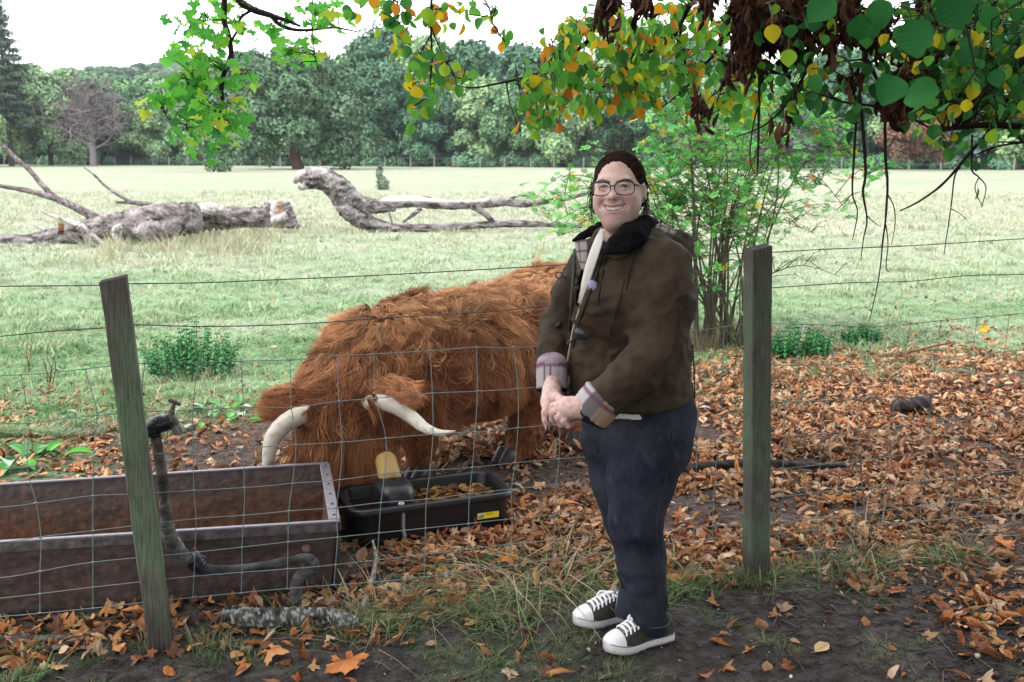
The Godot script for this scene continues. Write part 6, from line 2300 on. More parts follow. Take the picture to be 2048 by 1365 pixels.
	for i in 22:
		var u := i / 21.0
		var p: Vector3 = top.call(lerpf(0.30, 0.175, u), 0.42 + 0.22 * u + 0.05 * sin(u * 44.0))
		pts.append(T * (p + Vector3(0, 0.0005, 0.0015)))
	tube(sc, pts, ramp([0.0009, 0.0009], 22), 4, lin(0.5, 0.5, 0.48))
	put("side_lettering", sc, lace, shoe)
# ---------------------------------------------------------------- plants on the ground

func tuft(seed_: int, blades: int, spread: float, lean: float, wide: float, tones: Array) -> Sh:
	# a tuft of grass, one high
	var r := RandomNumberGenerator.new()
	r.seed = seed_ + 200
	var sh := Sh.new()
	for i in blades:
		var a := r.randf() * TAU
		var root := Vector3(cos(a), 0, sin(a)) * spread * sqrt(r.randf())
		var dir := Vector3(cos(a + r.randf_range(-1, 1)), 0, sin(a + r.randf_range(-1, 1)))
		var h := r.randf_range(0.45, 1.0)
		var bend := lean * r.randf_range(0.3, 1.4)
		var side := Vector3(-dir.z, 0, dir.x).rotated(Vector3.UP, r.randf_range(-0.9, 0.9)) * wide * r.randf_range(0.6, 1.2)
		var c: Color = tones[r.randi() % tones.size()]
		c = c * r.randf_range(0.8, 1.2)
		var b := sh.v.size()
		for k in 4:
			var t := k / 3.0
			var p := root + dir * bend * t * t * h + Vector3.UP * h * (t - 0.22 * bend * t * t)
			var w := side * (1.0 - t * t * 0.95)
			sh.vert(p - w, c)
			sh.vert(p + w, c)
		for k in 3: sh.quad(b + k * 2, b + k * 2 + 1, b + k * 2 + 3, b + k * 2 + 2)
	return sh

func build_plants() -> void:
	var gm := vmat(0.7, 0.25)
	gm.backlight_enabled = true
	gm.backlight = Color(0.45, 0.45, 0.45)
	var W := Color.WHITE
	var greens := [tuft(1, 16, 0.5, 0.7, 0.032, [W]), tuft(2, 12, 0.45, 1.1, 0.038, [W]), tuft(3, 20, 0.6, 0.5, 0.028, [W])]
	# the pasture
	for k in 3:
		var where := []
		var tint := []
		for i in 12000:
			var D := 5.6 + 38.0 * pow(rng.randf(), 2.1)
			var x := rf(-0.80, 0.80) * (D + 1.5)
			if grassy(x, -D) < rf(0.15, 0.8): continue
			var h := rf(0.035, 0.085) * (1.0 + clampf((D - 8.0) / 16.0, 0.0, 1.3))
			if patch(x, -D, 0.5, 12.0) > 0.25: h *= 1.5
			var w := h * rf(1.0, 1.7)
			where.append(Transform3D(Basis(Vector3.UP, rf(0, TAU)).scaled(Vector3(w, h, w)), Vector3(x, lie(x, -D) - 0.004, -D)))
			var c := ground_color(x, -D) * rf(0.9, 1.45)
			if rng.randf() < 0.16: c = blend(c, lin(0.42, 0.38, 0.24), 0.6)
			tint.append(c)
		copies("grass", (greens[k] as Sh).mesh(), gm, where, tint)
	# tall bleached grass round the fallen log
	var straw := tuft(7, 14, 0.35, 0.55, 0.016, [W])
	var sw := []
	var sc := []
	for i in 380:
		var p := on(rf(215, 545), rf(462, 510))
		var q := on(rf(150, 640), rf(440, 540))
		if i % 3 == 0: p = q
		var h := rf(0.15, 0.42)
		sw.append(Transform3D(Basis(Vector3.UP, rf(0, TAU)).scaled(Vector3(h, h, h)), p))
		sc.append(blend(lin(0.40, 0.36, 0.24), lin(0.30, 0.33, 0.2), rng.randf()))
	copies("bleached_grass", straw.mesh(), gm, sw, sc)
	# green tufts and dry straw along the fence and in the trodden ground before it
	for k in 3:
		var where := []
		var tint := []
		for i in 2400:
			var x := rf(-1.9, 1.9)
			var D := rf(2.6, 4.2)
			var g := grassy(x, -D)
			if g < rf(0.12, 1.0): continue
			var fence := 3.408 + 0.278 * x
			var by_fence := absf(D - fence) < 0.2
			var h := rf(0.015, 0.038) if not by_fence else rf(0.035, 0.08)
			var w := h * rf(0.9, 1.6)
			where.append(Transform3D(Basis(Vector3.UP, rf(0, TAU)).scaled(Vector3(w, h, w)), Vector3(x, lie(x, -D) - 0.003, -D)))
			var c := blend(lin(0.075, 0.145, 0.045), lin(0.13, 0.19, 0.075), rng.randf())
			if rng.randf() < 0.5: c = blend(c, lin(0.25, 0.21, 0.125), rf(0.4, 1.0))
			tint.append(c)
		copies("grass_tufts", (greens[k] as Sh).mesh(), gm, where, tint)
	var long_ := [tuft(9, 9, 0.6, 1.3, 0.011, [W]), tuft(10, 12, 0.8, 2.3, 0.011, [W])]
	for k in 2:
		var where := []
		var tint := []
		for i in 75:
			var x := rf(-0.75, 2.6)
			if rng.randf() < 0.35: x = rf(-0.62, 0.3)
			var D := 3.408 + 0.278 * x + rng.randfn() * 0.13 + 0.03
			if x > 1.1: D += absf(rng.randfn()) * 0.3 - 0.05
			var h := rf(0.05, 0.14) if rng.randf() < 0.85 else rf(0.12, 0.22)
			where.append(Transform3D(Basis(Vector3.UP, rf(0, TAU)).scaled(Vector3(h, h, h)), Vector3(x, lie(x, -D) - 0.003, -D)))
			var c := blend(lin(0.30, 0.235, 0.14), lin(0.40, 0.34, 0.21), rng.randf())
			if rng.randf() < 0.42: c = lin(0.11, 0.19, 0.06)
			tint.append(c * rf(0.7, 1.1))
		copies("dry_straw", (long_[k] as Sh).mesh(), gm, where, tint)
	# a few clumps that can be told apart
	for q in [[760, 1052, 0.16, "tall green and straw grass clump by the end of the steel trough"], [1000, 1130, 0.10, "bright green grass tuft between the drinking trough and the person"], [1180, 1222, 0.045, "small bright green grass tuft by the toe of the farther shoe"], [820, 955, 0.11, "dark green grass tuft behind the drinking trough"]]:
		var o := thing("grass_clump", q[3], "grass", on(q[0], q[1]))
		for k in 9:
			var c := put("blades", (greens[k % 3] as Sh).mesh() if k < 6 else (long_[k % 2] as Sh).mesh(), grass_tone(k), o)
			c.position = Vector3(rf(-0.09, 0.09), -0.004, rf(-0.05, 0.05)) * (q[2] / 0.12)
			c.rotation.y = rf(0, TAU)
			c.scale = Vector3.ONE * (q[2] as float) * rf(0.6, 1.1)
	# nettles and docks
	for q in [[385, 752, 0.72, 0.40, "dense dark green nettle clump in the grass behind the left post"], [1600, 712, 0.62, 0.28, "low dark green nettle clump beside the right post"], [1725, 690, 0.35, 0.18, "small sprawling weed right of the nettles by the right post"]]:
		var o := thing("nettle_clump", q[4], "plant", on(q[0], q[1]))
		var w: float = q[2]
		var h: float = q[3]
		var r := RandomNumberGenerator.new()
		r.seed = int(q[0])
		var st := Sh.new()
		var lf := Sh.new()
		for i in int(70 * w):
			var base := Vector3(r.randf_range(-0.36, 0.36) * w, 0, r.randf_range(-0.25, 0.25) * w)
			var tip := base * r.randf_range(1.0, 1.4) + Vector3(0, h * r.randf_range(0.55, 1.05) * (1.0 - 0.35 * absf(base.x) / (0.4 * w)), 0)
			rod(st, base, tip, 0.004, 4, lin(0.07, 0.12, 0.05), 0.002)
			for k in 9:
				var t := 0.25 + 0.75 * k / 8.0
				var p := base.lerp(tip, t)
				for s in 2:
					var a := k * 1.57 + s * PI + r.randf() * 0.4
					var d := Vector3(cos(a), r.randf_range(-0.35, 0.2), sin(a)).normalized()
					var sz := 0.055 * (1.15 - 0.6 * t) * r.randf_range(0.8, 1.2)
					var sd := d.cross(Vector3.UP).normalized() * sz * 0.34
					var b := lf.v.size()
					var c := blend(lin(0.036, 0.15, 0.055), lin(0.07, 0.23, 0.08), r.randf())
					lf.vert(p, c); lf.vert(p + d * sz * 0.45 + sd + Vector3.UP * 0.006, c); lf.vert(p + d * sz - Vector3.UP * 0.012, c); lf.vert(p + d * sz * 0.45 - sd + Vector3.UP * 0.006, c)
					lf.tri(b, b + 1, b + 2)
					lf.tri(b, b + 2, b + 3)
		put("stems", st, gm, o)
		tag(put("leaves", lf, gm, o), "", "", "", "stuff")
	dock("dock_plant", "broad leaved dock plant by the left edge of the trough", on(62, 925), 0.15, 11)
	dock("dock_plant", "patch of pale broad dock leaves right of the nettles", on(455, 822), 0.12, 12)
	dock("dock_plant", "scattered dock leaves behind the tap", on(420, 850), 0.10, 7)
	dock("dock_plant", "small upright dock leaves left of the post top", on(150, 745), 0.09, 4)
	dock("dock_plant", "dock leaves lying in the grass left of the post", on(180, 832), 0.10, 7)
	# red stems of dead dock
	for q in [[100, 775, "three thin red dead dock stems standing in the grass"], [58, 742, "single thin red dead stem at the field edge"]]:
		var o := thing("dead_dock", q[2], "plant", on(q[0], q[1]))
		for k in (5 if q[0] == 100 else 2):
			var sh := Sh.new()
			var a := rf(-0.5, 0.5)
			tube(sh, [Vector3(rf(-0.02, 0.02), 0, 0), Vector3(sin(a) * 0.12, 0.13, rf(-0.04, 0.04)), Vector3(sin(a) * 0.2, 0.24, rf(-0.06, 0.06))], [0.004, 0.003, 0.0015], 5, lin(0.12, 0.045, 0.035))
			put("stem", sh, vmat(0.8), o)

var tones_: Array = []
func grass_tone(k: int) -> Material:
	if tones_.is_empty():
		for c in [lin(0.075, 0.16, 0.045), lin(0.10, 0.19, 0.06), lin(0.055, 0.13, 0.04), lin(0.33, 0.27, 0.16)]:
			var m := vmat(0.7, 0.25)
			m.albedo_color = (c as Color).linear_to_srgb()
			m.backlight_enabled = true
			m.backlight = Color(0.4, 0.4, 0.4)
			tones_.append(m)
	return tones_[3] if k > 6 else tones_[k % 3]

var dock_leaf: Array = []
func dock(called: String, label: String, where: Vector3, size: float, count: int) -> void:
	if dock_leaf.is_empty():
		var oval := [0.04, 0.16, 0.23, 0.26, 0.25, 0.2, 0.12, 0.02]
		for c in [lin(0.065, 0.26, 0.035), lin(0.045, 0.17, 0.04), lin(0.25, 0.33, 0.25)]:
			dock_leaf.append(leaf(1.0, width_of(oval, 1.0), 7, -0.9, 0.5, 0.2, c, blend(c, lin(0.3, 0.35, 0.2), 0.4), 0.12, 0.05, dock_leaf.size()).mesh())
	var o := thing(called, label, "plant", where)
	var m := leaf_mat()
	for k in count:
		var q := put("leaf", dock_leaf[k % 3], m, o)
		var a := k * 2.4
		q.transform = Transform3D(Basis(Vector3.UP, a) * Basis(Vector3.RIGHT, -rf(0.15, 0.9)), Vector3(sin(a), 0, cos(a)) * rf(0.02, 0.16) + Vector3(rf(-0.1, 0.1), 0.02, 0)).scaled_local(Vector3.ONE * size * rf(0.7, 1.25))

func build_rose_bush() -> void:
	var o := thing("rose_bush", "tall wild rose bush with arching bare stems and bright green leaves", "bush")
	var bm := vmat(0.85, 0.25)
	var r := RandomNumberGenerator.new()
	r.seed = 41
	var spray := []
	for k in 3:
		var sh := Sh.new()
		rod(sh, Vector3.ZERO, Vector3(0, 0.0, 0.9), 0.012, 3, lin(0.10, 0.16, 0.05))
		for i in 7:
			var t := 0.25 + 0.25 * (i / 2)
			var s := (1.0 if i % 2 == 0 else -1.0)
			var d := Vector3(s, r.randf_range(-0.2, 0.25), 0.45).normalized() if i < 6 else Vector3(0, 0, 1)
			var p := Vector3(0, 0, minf(t, 0.9))
			var sd := d.cross(Vector3.UP).normalized() * 0.15
			var b := sh.v.size()
			for q in [p, p + d * 0.2 + sd, p + d * 0.5, p + d * 0.2 - sd]: sh.vert(q)
			sh.v[b + 1].y += 0.03
			sh.v[b + 3].y += 0.03
			sh.tri(b, b + 1, b + 2)
			sh.tri(b, b + 2, b + 3)
		spray.append(sh.mesh())
	var where := [[], [], []]
	var tint := [[], [], []]
	var base := Vector3(1.72, 0, -8.45)
	for i in 46:
		var b := base + Vector3(r.randf_range(-0.2, 0.26), 0, r.randf_range(-0.25, 0.2))
		var u := r.randf()
		var ex := lerpf(-1.42, 0.95, u) + r.randf_range(-0.1, 0.1)
		var top := r.randf_range(1.25, 2.15)
		if absf(ex) > 0.9: top = r.randf_range(0.75, 1.7)
		var ez := r.randf_range(-0.8, 0.8)
		if i < 4:  # the low arching bare stems on the right
			ex = [1.15, 0.95, 0.8, 0.62][i]
			top = [1.02, 0.85, 0.7, 1.15][i]
		var p1 := b + Vector3(ex * r.randf_range(0.05, 0.35) + r.randfn() * 0.06, top * 0.6, ez * 0.2 + r.randfn() * 0.08)
		var p2 := b + Vector3(ex * 0.6, top * 1.0, ez * 0.6)
		var p3 := b + Vector3(ex, top * r.randf_range(0.78, 0.98), ez)
		var line := spline([b, p1, p2, p3], 6)
		var sh := Sh.new()
		var c := blend(lin(0.075, 0.055, 0.05), lin(0.10, 0.105, 0.06), r.randf())
		tube(sh, line, ramp([r.randf_range(0.008, 0.016), 0.007, 0.004, 0.002], line.size()), 5, c)
		for k in 9:  # side twigs
			var n := 5 + r.randi() % (line.size() - 6)
			var s: Vector3 = line[n]
			var d := Vector3(r.randfn(), r.randf_range(-0.4, 0.7), r.randfn()).normalized() * r.randf_range(0.15, 0.55)
			tube(sh, [s, s + d * 0.4 + Vector3.UP * 0.05, s + d * 0.75 + Vector3.UP * 0.05, s + d - Vector3.UP * 0.03], [0.0042, 0.0034, 0.0026, 0.0014], 4, c)
			if i < 3: continue
			for e in 4:
				var q := s + d * r.randf_range(0.2, 1.05)
				_rose(r, where, tint, q)
		put("stem", sh, bm, o)
		if i < 3: continue
		for e in 34:
			var n := int(line.size() * lerpf(0.35, 0.999, sqrt(r.randf())))
			var q: Vector3 = line[mini(n, line.size() - 1)]
			if q.y < 0.75 and r.randf() < 0.6: continue
			_rose(r, where, tint, q + Vector3(r.randfn(), r.randfn(), r.randfn()) * 0.07)
	var lm := vmat(0.6, 0.3)
	lm.backlight_enabled = true
	lm.backlight = Color(0.8, 0.8, 0.8)
	for k in 3: copies("foliage", spray[k], lm, where[k], tint[k], o)
	for q in [[1661, 345, 8.3], [1655, 341, 8.32], [1663, 338, 8.31], [1627, 352, 8.3], [1629, 345, 8.3], [1243, 243, 8.0], [1607, 303, 8.2], [1636, 310, 8.3], [1575, 342, 8.2], [1340, 380, 8.1]]:
		var sh := Sh.new()
		var p := at(q[0], q[1], q[2])
		tube(sh, [p + Vector3(0, 0.009, 0), p + Vector3(0, 0.003, 0), p - Vector3(0, 0.005, 0), p - Vector3(0, 0.010, 0)], [0.004, 0.009, 0.009, 0.004], 8, lin(0.22, 0.015, 0.025))
		put("rose_hip", sh, vmat(0.3, 0.5), o)
	# dead grass in the foot of the bush
	var st := tuft(15, 26, 0.4, 0.5, 0.009, [lin(0.22, 0.18, 0.12), lin(0.16, 0.15, 0.09)])
	for k in 9:
		var g := put("dead_grass", st, bm, o)
		g.position = base + Vector3(rf(-0.3, 0.35), 0, rf(-0.05, 0.3))
		g.rotation.y = rf(0, TAU)
		g.scale = Vector3.ONE * rf(0.25, 0.45)

func _rose(r: RandomNumberGenerator, where: Array, tint: Array, q: Vector3) -> void:
	var k := r.randi() % 3
	var s := r.randf_range(0.055, 0.095)
	where[k].append(Transform3D(Basis.from_euler(Vector3(r.randf_range(-0.9, 0.5), r.randf() * TAU, r.randf_range(-0.6, 0.6))).scaled(Vector3.ONE * s), q))
	var c := blend(lin(0.065, 0.27, 0.06), lin(0.15, 0.40, 0.085), r.randf())
	var u := r.randf()
	if u < 0.06: c = lin(0.42, 0.36, 0.03)
	elif u < 0.08: c = lin(0.40, 0.17, 0.03)
	tint[k].append(c)
# ---------------------------------------------------------------- boughs that hang into the picture, and the crown above

func leaf_tones(list: Array, back := 0.75) -> Array:
	var out := []
	for c in list:
		var m := vmat(0.6, 0.2)
		m.albedo_color = (c as Color).linear_to_srgb()
		m.backlight_enabled = true
		m.backlight = Color(back, back, back)
		out.append(m)
	return out

func hang(o: Node3D, meshes: Array, mats: Array, spots: Array, size: float, droop: float, r: RandomNumberGenerator, most := 300) -> void:
	# leaves at the spots: each a part, those past the limit joined
	var rest := {}
	for i in spots.size():
		var p: Vector3 = spots[i]
		var k := r.randi() % meshes.size()
		var w := r.randf()
		var m: Material = mats[mini(int(pow(w, 2.1) * mats.size()), mats.size() - 1)]
		var yaw := r.randf() * TAU
		var b := Basis(Vector3.UP, yaw) * Basis(Vector3.RIGHT, droop + r.randfn() * 0.45) * Basis(Vector3.BACK, r.randfn() * 0.5)
		var t := Transform3D(b.scaled_local(Vector3.ONE * size * r.randf_range(0.65, 1.2)), p)
		if i < most:
			var q := put("leaf", meshes[k], m, o)
			q.transform = t
		else:
			var key := [k, m]
			if not rest.has(key): rest[key] = []
			rest[key].append(t)
	for key in rest: copies("more_leaves", meshes[key[0]], key[1], rest[key], [], o)

func clusters(list: Array, per: int, sig: float, dist: float, deep: float, r: RandomNumberGenerator) -> Array:
	var out := []
	for q in list:
		for i in (int(q[2]) if q.size() > 2 else per):
			out.append(at(q[0] + r.randfn() * sig, q[1] + r.randfn() * sig, dist + r.randfn() * deep))
	return out

func twigs_to(o: Node3D, from: Array, spots: Array, m: Material, r: RandomNumberGenerator, share: float) -> void:
	# thin twigs from the nearest point of the wood to the leaves
	var sh := Sh.new()
	for p in spots:
		if r.randf() > share: continue
		var best: Vector3 = from[0]
		for q in from:
			if (q as Vector3).distance_squared_to(p) < best.distance_squared_to(p): best = q
		if best.distance_to(p) > 0.5: continue
		var mid := best.lerp(p, 0.5) + Vector3(r.randfn() * 0.02, 0.03 + r.randfn() * 0.015, r.randfn() * 0.02)
		tube(sh, [best, mid, p], [0.0035, 0.0022, 0.0012], 4, lin(0.04, 0.03, 0.025))
	if sh.v.size(): tag(put("twigs", sh, m, o), "", "", "", "stuff")

func boughs(o: Node3D, called: String, lines: Array, dist: float, m: Material, c: Color) -> Array:
	var all := []
	for l in lines:
		var pts := []
		for q in l[0]: pts.append(at(q[0], q[1], (q[2] if q.size() > 2 else dist)))
		var line := spline(pts, 6)
		var sh := Sh.new()
		tube(sh, line, ramp(l[1], line.size()), 7, c, 0.25)
		put(called, sh, m, o)
		all.append_array(line)
	return all

func build_overhang() -> void:
	var r := RandomNumberGenerator.new()
	r.seed = 99
	var W := Color.WHITE
	var rib := Color(1.0, 1.0, 0.8)
	var bark := vmat(0.95, 0.15)
	var dk := lin(0.030, 0.023, 0.020)
	# left: sycamore
	var syc := []
	for k in 4: syc.append(palmate(1.0, MAPLE, W, rib, [0.25, -0.2, 0.45, -0.4][k], 20 + k, 0.7).mesh())
	var sg := leaf_tones([lin(0.085, 0.34, 0.045), lin(0.12, 0.42, 0.055), lin(0.055, 0.24, 0.05), lin(0.16, 0.46, 0.05), lin(0.16, 0.44, 0.06), lin(0.24, 0.48, 0.05), lin(0.36, 0.46, 0.04)], 0.95)
	var s := thing("sycamore_branch", "drooping sycamore branch of bright green lobed leaves against the sky", "branch")
	var wood1 := boughs(s, "branch", [
		[[[446, -60], [448, 0], [449, 44], [460, 85], [461, 116], [448, 147], [443, 178], [444, 208], [428, 219]], [0.017, 0.015, 0.014, 0.014, 0.012, 0.011, 0.009]],
		[[[443, 208], [438, 236], [437, 267], [432, 280]], [0.007, 0.005, 0.003]],
		[[[444, 160], [430, 167], [413, 166], [396, 157], [388, 170], [376, 181]], [0.007, 0.006, 0.005, 0.003]],
		[[[430, 219], [424, 232], [400, 236], [379, 239], [372, 255]], [0.008, 0.006, 0.005, 0.003]],
		[[[460, 118], [475, 140], [479, 150]], [0.005, 0.003]],
		[[[460, -50], [478, 0], [506, 19], [540, 31], [570, 40], [601, 53]], [0.022, 0.02, 0.018, 0.014, 0.009, 0.006]],
		[[[540, 31], [560, 50], [590, 60], [625, 60], [670, 56], [718, 65]], [0.011, 0.010, 0.008, 0.006, 0.003]],
		[[[503, 21], [482, 36], [476, 60], [462, 82]], [0.008, 0.007, 0.006]],
		[[[446, 40], [410, 42], [380, 55]], [0.004, 0.003]],
		[[[626, -30], [625, 60], [630, 110], [636, 142]], [0.0035, 0.003, 0.002]],
		[[[325, 218], [335, 235], [350, 245], [375, 250]], [0.002, 0.003, 0.004]],
	], 5.2, bark, dk)
	var sp := clusters([[400, 118], [430, 108], [352, 108], [375, 130], [420, 150, 13], [385, 165, 13], [350, 175, 9], [415, 195, 14], [375, 205, 13], [335, 195, 9], [310, 208, 7], [300, 236, 2], [345, 235, 8], [400, 235, 12], [430, 245, 10], [450, 215, 7], [475, 210, 6], [455, 270, 10], [440, 290, 8], [395, 268, 5], [380, 285, 4], [460, 150, 6], [485, 135, 7], [365, 35, 6], [400, 20, 10], [430, 15, 10], [410, 55, 9], [432, 75, 8], [350, 45, 3], [470, 25, 8], [465, 60, 5], [530, 55, 6], [560, 70, 9], [595, 75, 9], [570, 105, 7], [605, 108, 7], [640, 70, 6], [650, 40, 7], [600, 15, 7], [635, 15, 7], [680, 30, 4]], 12, 17.0, 5.2, 0.16, r)
	hang(s, syc, sg, sp, 0.056, 0.9, r)
	twigs_to(s, wood1, sp, bark, r, 0.45)
	# middle and right: lime
	var lime := []
	for k in 4: lime.append(leaf(1.0, width_of(LIME, 0.46), 9, [-0.5, 0.4, -0.9, 0.2][k], [0.35, -0.3, 0.6, 0.15][k], 0.15, W, rib, 0.5, 0.03, 40 + k).mesh())
	var lg := leaf_tones([lin(0.10, 0.31, 0.045), lin(0.055, 0.20, 0.045), lin(0.24, 0.40, 0.035), lin(0.30, 0.44, 0.035), lin(0.52, 0.42, 0.02), lin(0.56, 0.27, 0.02), lin(0.46, 0.18, 0.025)], 0.95)
	var l1 := thing("lime_branch", "hanging lime twigs with green and yellow heart shaped leaves, middle of the top edge", "branch")
	var w1 := boughs(l1, "branch", [
		[[[862, -60], [863, 0], [862, 60], [864, 120], [860, 170]], [0.007, 0.006, 0.005, 0.004, 0.002]],
		[[[800, -40], [795, 30], [805, 70], [822, 92]], [0.004, 0.003, 0.002]],
		[[[864, 60], [885, 110], [905, 150], [935, 160], [946, 160]], [0.003, 0.002]],
		[[[862, 70], [840, 110], [826, 160], [832, 210]], [0.003, 0.002]],
		[[[940, -40], [975, 10], [985, 45], [1003, 75], [1012, 85]], [0.004, 0.003, 0.002]],
		[[[830, -30], [800, 10], [790, 40]], [0.004, 0.002]],
	], 4.5, bark, dk)
	var p1 := clusters([[700, 15, 4], [722, 5, 2], [765, 15, 5], [790, 5, 7], [815, 10, 6], [785, 40, 6], [795, 65, 4], [770, 50, 2], [820, 70, 4], [860, 25, 7], [868, 48, 6], [890, 12, 5], [930, 10, 4], [950, 15, 3], [975, 25, 4], [985, 45, 3], [1000, 62, 3], [1015, 90, 1], [830, 115, 6], [800, 95, 4], [850, 100, 4], [885, 105, 4], [890, 130, 5], [920, 135, 3], [860, 140, 6], [820, 150, 5], [845, 165, 5], [875, 160, 4], [900, 175, 4], [835, 190, 4], [830, 210, 4], [855, 205, 4], [880, 195, 3], [822, 238, 2], [940, 150, 3], [905, 60, 2]], 6, 11.0, 4.5, 0.12, r)
	hang(l1, lime, lg, p1, 0.058, 1.25, r)
	twigs_to(l1, w1, p1, bark, r, 0.5)
	var l2 := thing("lime_branch", "long lime bough of green, yellow and orange leaves reaching left above the head", "branch")
	var w2 := boughs(l2, "branch", [
		[[[1215, -60], [1200, 15], [1188, 53], [1168, 90], [1112, 129], [1082, 146], [1012, 164], [946, 176], [909, 169]], [0.012, 0.011, 0.010, 0.008, 0.006, 0.004, 0.002]],
		[[[1168, 92], [1170, 130], [1190, 150], [1200, 175]], [0.004, 0.003, 0.002]],
		[[[1260, -40], [1215, 60], [1232, 110], [1262, 150], [1285, 190]], [0.006, 0.005, 0.003, 0.002]],
		[[[1400, -40], [1350, 70], [1300, 105], [1260, 120]], [0.012, 0.009, 0.006, 0.003]],
		[[[1360, 60], [1370, 130], [1352, 190], [1310, 225]], [0.006, 0.004, 0.002]],
		[[[1480, -30], [1440, 90], [1400, 140], [1362, 190]], [0.01, 0.007, 0.004]],
		[[[1440, 90], [1450, 150], [1430, 210], [1400, 262]], [0.005, 0.003, 0.002]],
		[[[1520, 60], [1480, 130], [1440, 180], [1400, 210]], [0.006, 0.004, 0.002]],
	], 4.4, bark, dk)
	var list := []
	for i in 150:
		var x := r.randf_range(1050, 1500)
		var low := 225.0 if x > 1280 else (205.0 if x > 1180 else 235.0 - absf(x - 1070.0) * 0.25)
		var high := 0.0 if x > 1195 else lerpf(150.0, 10.0, clampf((x - 1045.0) / 150.0, 0.0, 1.0))
		if x < 1100: high = 150.0
		list.append([x, r.randf_range(high, low)])
	for q in [[1140, 45], [1165, 60], [1150, 80], [1120, 95], [1180, 30], [1095, 170], [1085, 190], [1130, 190], [1060, 210]]: list.append(q)
	var p2 := clusters(list, 6, 17.0, 4.4, 0.28, r)
	hang(l2, lime, lg, p2, 0.051, 1.15, r)
	twigs_to(l2, w2, p2, bark, r, 0.35)
	# right: the near bough, darker, with dead brown bracts hanging in bunches
	var l3 := thing("lime_bough", "near lime bough at the right with large dark green leaves and hanging bare twigs", "branch")
	var w3 := boughs(l3, "branch", [
		[[[2120, 256, 3.0], [2048, 253, 3.0], [1958, 251, 3.0], [1905, 257, 3.0], [1870, 262, 3.05]], [0.011, 0.010, 0.008, 0.004]],
		[[[2100, 60], [2030, 140], [1960, 200], [1900, 225]], [0.012, 0.009, 0.005, 0.003]],
		[[[1990, 20], [1940, 50], [1900, 70], [1850, 95]], [0.006, 0.004, 0.002]],
		[[[2060, 150], [1980, 260], [1940, 306], [1888, 366], [1840, 402], [1800, 422]], [0.006, 0.0055, 0.0048, 0.004, 0.003, 0.002]],
		[[[1944, 270], [1944, 306], [1944, 341], [1958, 355], [1972, 376], [1963, 415]], [0.003, 0.003, 0.0025, 0.0018, 0.0012]],
		[[[1958, 355], [1950, 375], [1958, 400], [1966, 412]], [0.0018, 0.0014, 0.001]],
		[[[1920, 335], [1909, 355], [1902, 415], [1893, 475], [1888, 510]], [0.003, 0.0022, 0.0018, 0.001]],
		[[[1902, 418], [1920, 428], [1934, 440]], [0.0016, 0.001]],
		[[[1735, 60], [1733, 81], [1729, 141], [1715, 211], [1708, 316], [1705, 387], [1715, 425], [1705, 480]], [0.007, 0.0065, 0.005, 0.004, 0.003, 0.002, 0.0012]],
		[[[1735, 120], [1752, 155], [1768, 197], [1771, 316], [1775, 369], [1771, 440], [1766, 480], [1757, 560], [1738, 645]], [0.006, 0.0055, 0.005, 0.0042, 0.0034, 0.0028, 0.002, 0.001]],
		[[[1720, 190], [1729, 299], [1731, 352], [1726, 385], [1734, 440], [1727, 478], [1722, 520]], [0.005, 0.005, 0.0042, 0.003, 0.002, 0.001]],
		[[[1776, 390], [1788, 415], [1790, 450], [1783, 490]], [0.002, 0.0016, 0.001]],
		[[[1734, 432], [1748, 445], [1762, 454]], [0.0018, 0.001]],
		[[[1706, 385], [1690, 405], [1673, 420]], [0.0016, 0.0009]],
		[[[1772, 450], [1776, 490], [1772, 535], [1780, 545]], [0.002, 0.0012]],
		[[[1523, 60], [1520, 98], [1518, 211], [1516, 316], [1514, 350]], [0.006, 0.0055, 0.0045, 0.0035, 0.002]],
		[[[1518, 205], [1505, 260], [1500, 320], [1512, 352]], [0.003, 0.002, 0.0012]],
		[[[1640, 0], [1620, 120], [1580, 200], [1530, 250], [1470, 275]], [0.007, 0.005, 0.003, 0.0015]],
		[[[1840, 215], [1800, 222], [1730, 210], [1690, 205], [1640, 190]], [0.006, 0.005, 0.004, 0.002]],
		[[[1870, 262], [1820, 236], [1800, 230]], [0.004, 0.002]],
		[[[2048, 285], [2000, 292], [1950, 310]], [0.004, 0.002]],
	], 3.1, bark, dk)
	var list3 := []
	for i in 46: list3.append([r.randf_range(1500, 1860), r.randf_range(0, 215)])
	for i in 130: list3.append([r.randf_range(1830, 2090), r.randf_range(-20, 270) * (0.8 + 0.2 * r.randf())])
	for q in [[1930, 250], [1880, 240], [1850, 215], [1990, 270], [1940, 310, 2], [1960, 305, 2], [2030, 300, 2], [1955, 340, 1]]: list3.append(q)
	var ng := leaf_tones([lin(0.035, 0.145, 0.035), lin(0.025, 0.105, 0.035), lin(0.05, 0.19, 0.035), lin(0.08, 0.25, 0.03), lin(0.20, 0.36, 0.03), lin(0.42, 0.36, 0.02)], 0.8)
	var p3 := clusters(list3, 8, 19.0, 3.4, 0.4, r)
	hang(l3, lime, ng, p3, 0.041, 1.1, r)
	twigs_to(l3, w3, p3, bark, r, 0.3)
	var big := leaf_tones([lin(0.022, 0.125, 0.030), lin(0.028, 0.15, 0.032), lin(0.020, 0.105, 0.028)], 0.5)
	var wide := []
	for k in 2: wide.append(leaf(1.0, width_of(LIME, 0.47), 26, [-0.5, 0.35][k], [0.3, 0.2][k], 0.12, W, Color(1.15, 1.2, 1.0), 0.5, 0.035, 60 + k, 0.016).mesh())
	var bigs := thing("lime_spray", "close spray of big dark green lime leaves at the upper right", "leaves")
	var stem := []
